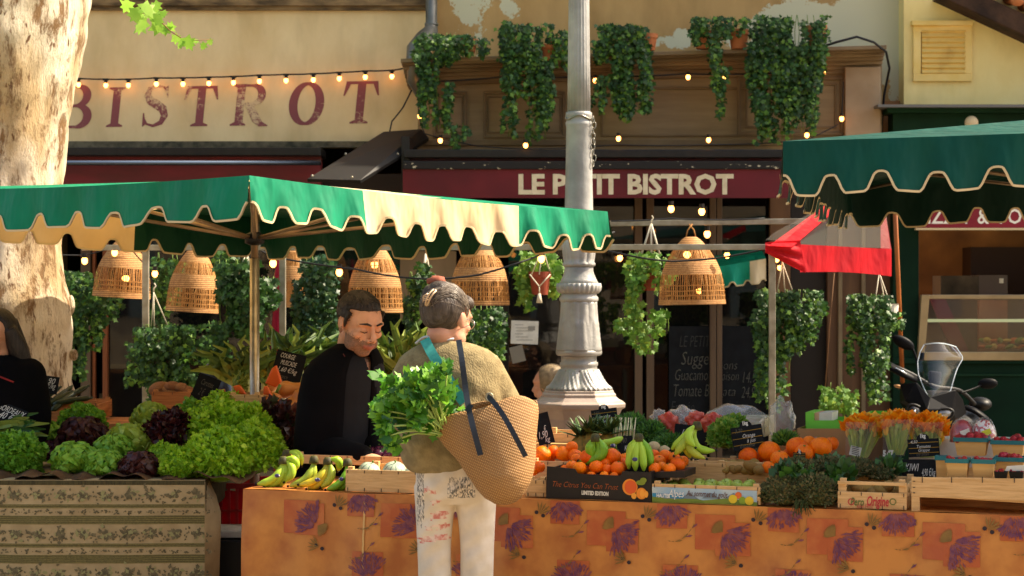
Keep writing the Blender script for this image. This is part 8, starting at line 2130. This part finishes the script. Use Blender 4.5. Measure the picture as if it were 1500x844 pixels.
for s in (-.14, .14):
    for x in (795, 832): b.tube([gp(x, 730, s), gp(x, 822, s)], .012, 8)
b.box(gp(813, 727), (.4, .4, .03)); b.box(gp(836, 680) , (.03, .4, .35)); one('terrace_chair', b, M['black'], 'black terrace chair under the seated guest', 'chair')
# ------------------------------------------------------------------ parked motor scooter
YS = 12.3
def bp_(px, py, dy=0): return W(px, py, YS + dy)
bk_ = thing('motor_scooter', 'dark grey maxi scooter with tall clear windscreen parked before the green shop', 'motorbike', (bp_(1390, 0).x, YS + .4, 0))
gy = mat('satin graphite fairing', S('#111113'), S('#0c0c0e'), scale=3, rough=.45, coat=0, spec=.07); dkp = mat('black engine plastic', S('#08080a'), rough=.5, spec=.3)
lens = mat('headlight glass', S('#9a9690'), S('#2c2a2a'), scale=14, rough=.12, metal=.6)
def panel(nm, pts, dep, m_=gy, off=(0, .05, 0), bev=.008):
    b = MB(); b.prism([bp_(x, y, d) for x, y, d in pts], off); return build(nm, b, m_, bk_, bevel=bev)
# the beak shaped front: left cheek, right cheek, chin
fr_ = MB()
V_ = {'a': bp_(1322, 564, .12), 'b': bp_(1345, 562, .02), 'c': bp_(1362, 584, -.10), 'd': bp_(1396, 571, -.02), 'e': bp_(1406, 584, .10), 'f': bp_(1412, 604, .2), 'g': bp_(1396, 612, .04), 'h': bp_(1355, 608, -.16), 'i': bp_(1330, 587, -.02), 'j': bp_(1322, 590, .14), 'k': bp_(1358, 600, -.17), 'l': bp_(1391, 600, -.04), 'm': bp_(1380, 626, .0), 'n': bp_(1340, 624, -.06), 'o': bp_(1360, 640, -.02)}
vk = list(V_); vi = {k: i for i, k in enumerate(vk)}
def F_(*k): return tuple(vi[x] for x in k)
fr_.add([V_[k] for k in vk], [F_('a', 'b', 'i', 'j'), F_('b', 'c', 'k', 'i'), F_('c', 'd', 'l', 'k'), F_('d', 'e', 'g', 'l'), F_('e', 'f', 'g'), F_('i', 'k', 'h'), F_('k', 'l', 'g', 'h'), F_('j', 'i', 'h', 'n'), F_('h', 'g', 'm'), F_('h', 'm', 'o'), F_('n', 'h', 'o'), F_('g', 'f', 'm')])
fo = build('front_fairing', fr_, gy, bk_); md = fo.modifiers.new('s', 'SOLIDIFY'); md.thickness = .02; md.offset = -1; md2 = fo.modifiers.new('b', 'BEVEL'); md2.width = .006; md2.segments = 3
for nm, c, rot, w_ in (('headlight', (1341, 603, -.12), 32, 13), ('headlight', (1379, 608, -.1), -16, 16)):
    b = MB(); Q = Matrix.Rotation(R(rot), 3, 'Y'); b.ell(bp_(*c), (w_ * YS / F, .03, .032), 24, 12, M=Q); ho = build(nm, b, lens, bk_, smooth=True)
    b = MB(); cc = bp_(*c); b.tube([cc + Q @ Vector((w_ * 1.08 * YS / F * math.cos(a), -.012, .036 * math.sin(a))) for a in [i * PI / 12 for i in range(25)]], .008, 6, cap=False); build('bezel', b, dkp, ho, smooth=True)
    b = MB(); b.ell(cc + Q @ Vector((-.01, -.025, -.005)), (.012, .01, .012), 10, 8); build('reflector', b, mat('bright reflector ' + str(w_), S('#f0ece4'), rough=.1, metal=.9), ho, smooth=True)
# windscreen: curved sheet
def scr(u, v):
    # outline rows from bottom to top
    lx = [1362, 1352, 1345, 1344, 1348, 1354]; rx = [1370, 1392, 1398, 1402, 1411, 1400]; ly = [586, 566, 548, 530, 515, 505]; ry_ = [586, 574, 552, 540, 524, 508]
    f = v * 5; i = min(4, int(f)); t_ = f - i
    l = (lerp(lx[i], lx[i + 1], t_), lerp(ly[i], ly[i + 1], t_)); r = (lerp(rx[i], rx[i + 1], t_), lerp(ry_[i], ry_[i + 1], t_))
    px = lerp(l[0], r[0], u); py = lerp(l[1], r[1], u) - 3.5 * math.sin(PI * u) * v
    return bp_(px, py, -.02 + .14 * v + .35 * (u - .5) ** 2 + .08 * u)
b = MB(); b.grid(scr, 18, 18); wsm = glassy('windscreen', (.6, .7, .8, 1), .02, .04)
ws = build('windscreen', b, wsm, bk_, smooth=True); ws.name = 'windscreen'
b = MB(); b.tube([scr(u / 18, 1) for u in range(19)] , .003, 5); b.tube([scr(0, v / 18) for v in range(19)], .003, 5); b.tube([scr(1, v / 18) for v in range(19)], .003, 5); build('screen_edge', b, mat('bright acrylic edge', S('#c3d0d8'), rough=.2), ws, smooth=True)
b = MB(); b.box(bp_(1369, 553, .12), (.075, .03, .075), M=Matrix.Rotation(R(6), 3, 'Y')); build('dash', b, dkp, bk_, bevel=.01)
b = MB(); b.prism([bp_(1352, 596, .1), bp_(1358, 572, .16), bp_(1390, 572, .16), bp_(1400, 596, .1)], (0, .04, 0)); build('inner_fairing', b, dkp, bk_, bevel=.01)
# handlebar, guards, mirrors
b = MB(); b.tube(cat_([bp_(1308, 536, .2), bp_(1335, 548, .22), bp_(1368, 566, .26), bp_(1405, 572, .4), bp_(1428, 592, .5)], 4), .013, 10); build('handlebar', b, dkp, bk_, smooth=True)
b = MB(); b.tube(cat_([bp_(1296, 530, .16), bp_(1306, 538, .12), bp_(1325, 548, .10), bp_(1342, 556, .12)], 4), [.02, .03, .036, .04, .042, .042, .042, .042, .04, .038, .036, .034, .03], 10, flat=.5); build('hand_guard', b, gy, bk_, smooth=True)
b = MB(); b.tube([bp_(1312, 539, .08), bp_(1328, 548, .06)], .005, 6); build('guard_highlight', b, mat('silver strip', S('#d0d4d8'), rough=.2, metal=.7), bk_, smooth=True)
b = MB(); b.tube(cat_([bp_(1346, 556, .14), bp_(1343, 528, .16), bp_(1334, 504, .18)], 4), .007, 8); b.ell(bp_(1323, 502, .18), (.075, .022, .036), 20, 12, M=Matrix.Rotation(R(28), 3, 'Y')); build('mirror', b, gy, bk_, smooth=True)
b = MB(); b.tube(cat_([bp_(1406, 576, .3), bp_(1425, 570, .36), bp_(1440, 563, .4)], 4), .007, 8); b.ell(bp_(1447, 562, .4), (.062, .022, .034), 20, 12, M=Matrix.Rotation(R(-2), 3, 'Y')); build('mirror', b, gy, bk_, smooth=True)
b = MB(); b.ell(bp_(1316, 566, .2), (.03, .02, .012), 12, 8, M=Matrix.Rotation(R(15), 3, 'Y')); build('indicator', b, mat('amber lens', S('#b88a60'), rough=.2), bk_, smooth=True)
b = MB(); b.tube(cat_([bp_(1410, 596, .35), bp_(1428, 602, .3), bp_(1450, 618, .3)], 4), [.02, .03, .034, .034, .034, .034, .034, .03, .02], 10, flat=.5); build('hand_guard', b, gy, bk_, smooth=True)
# body, seat, wheels
b = MB(); b.ell(bp_(1400, 665, .55), (.2, .5, .17), 24, 14, M=Matrix.Rotation(R(-25), 3, 'Z')); build('body', b, gy, bk_, smooth=True)
b = MB(); b.ell(bp_(1412, 618, .8), (.12, .4, .07), 24, 14, M=Matrix.Rotation(R(-25), 3, 'Z')); b.ell(bp_(1436, 592, .7), (.07, .1, .045), 18, 10); build('seat', b, dkp, bk_, smooth=True)
b = MB(); b.box(bp_(1362, 700, .1), (.13, .16, .45), M=Matrix.Rotation(R(-12), 3, 'X')); build('fork', b, dkp, bk_, bevel=.02)
for nm, c in (('wheel', bp_(1365, 762, 0)), ('wheel', bp_(1440, 755, 1.15))):
    c.z = .29; b = MB(); ax = Vector((.9, .3, 0)).normalized(); u_ = Vector((-ax.y, ax.x, 0))
    b.tube([c + (u_ * math.cos(a) + Z * math.sin(a)) * .235 for a in [i * PI / 16 for i in range(33)]], .055, 12, cap=False); wo2 = build(nm, b, dkp, bk_, smooth=True)
    b = MB(); b.tube([c - ax * .03, c + ax * .03], .16, 20); build('rim', b, M['metal'], wo2)
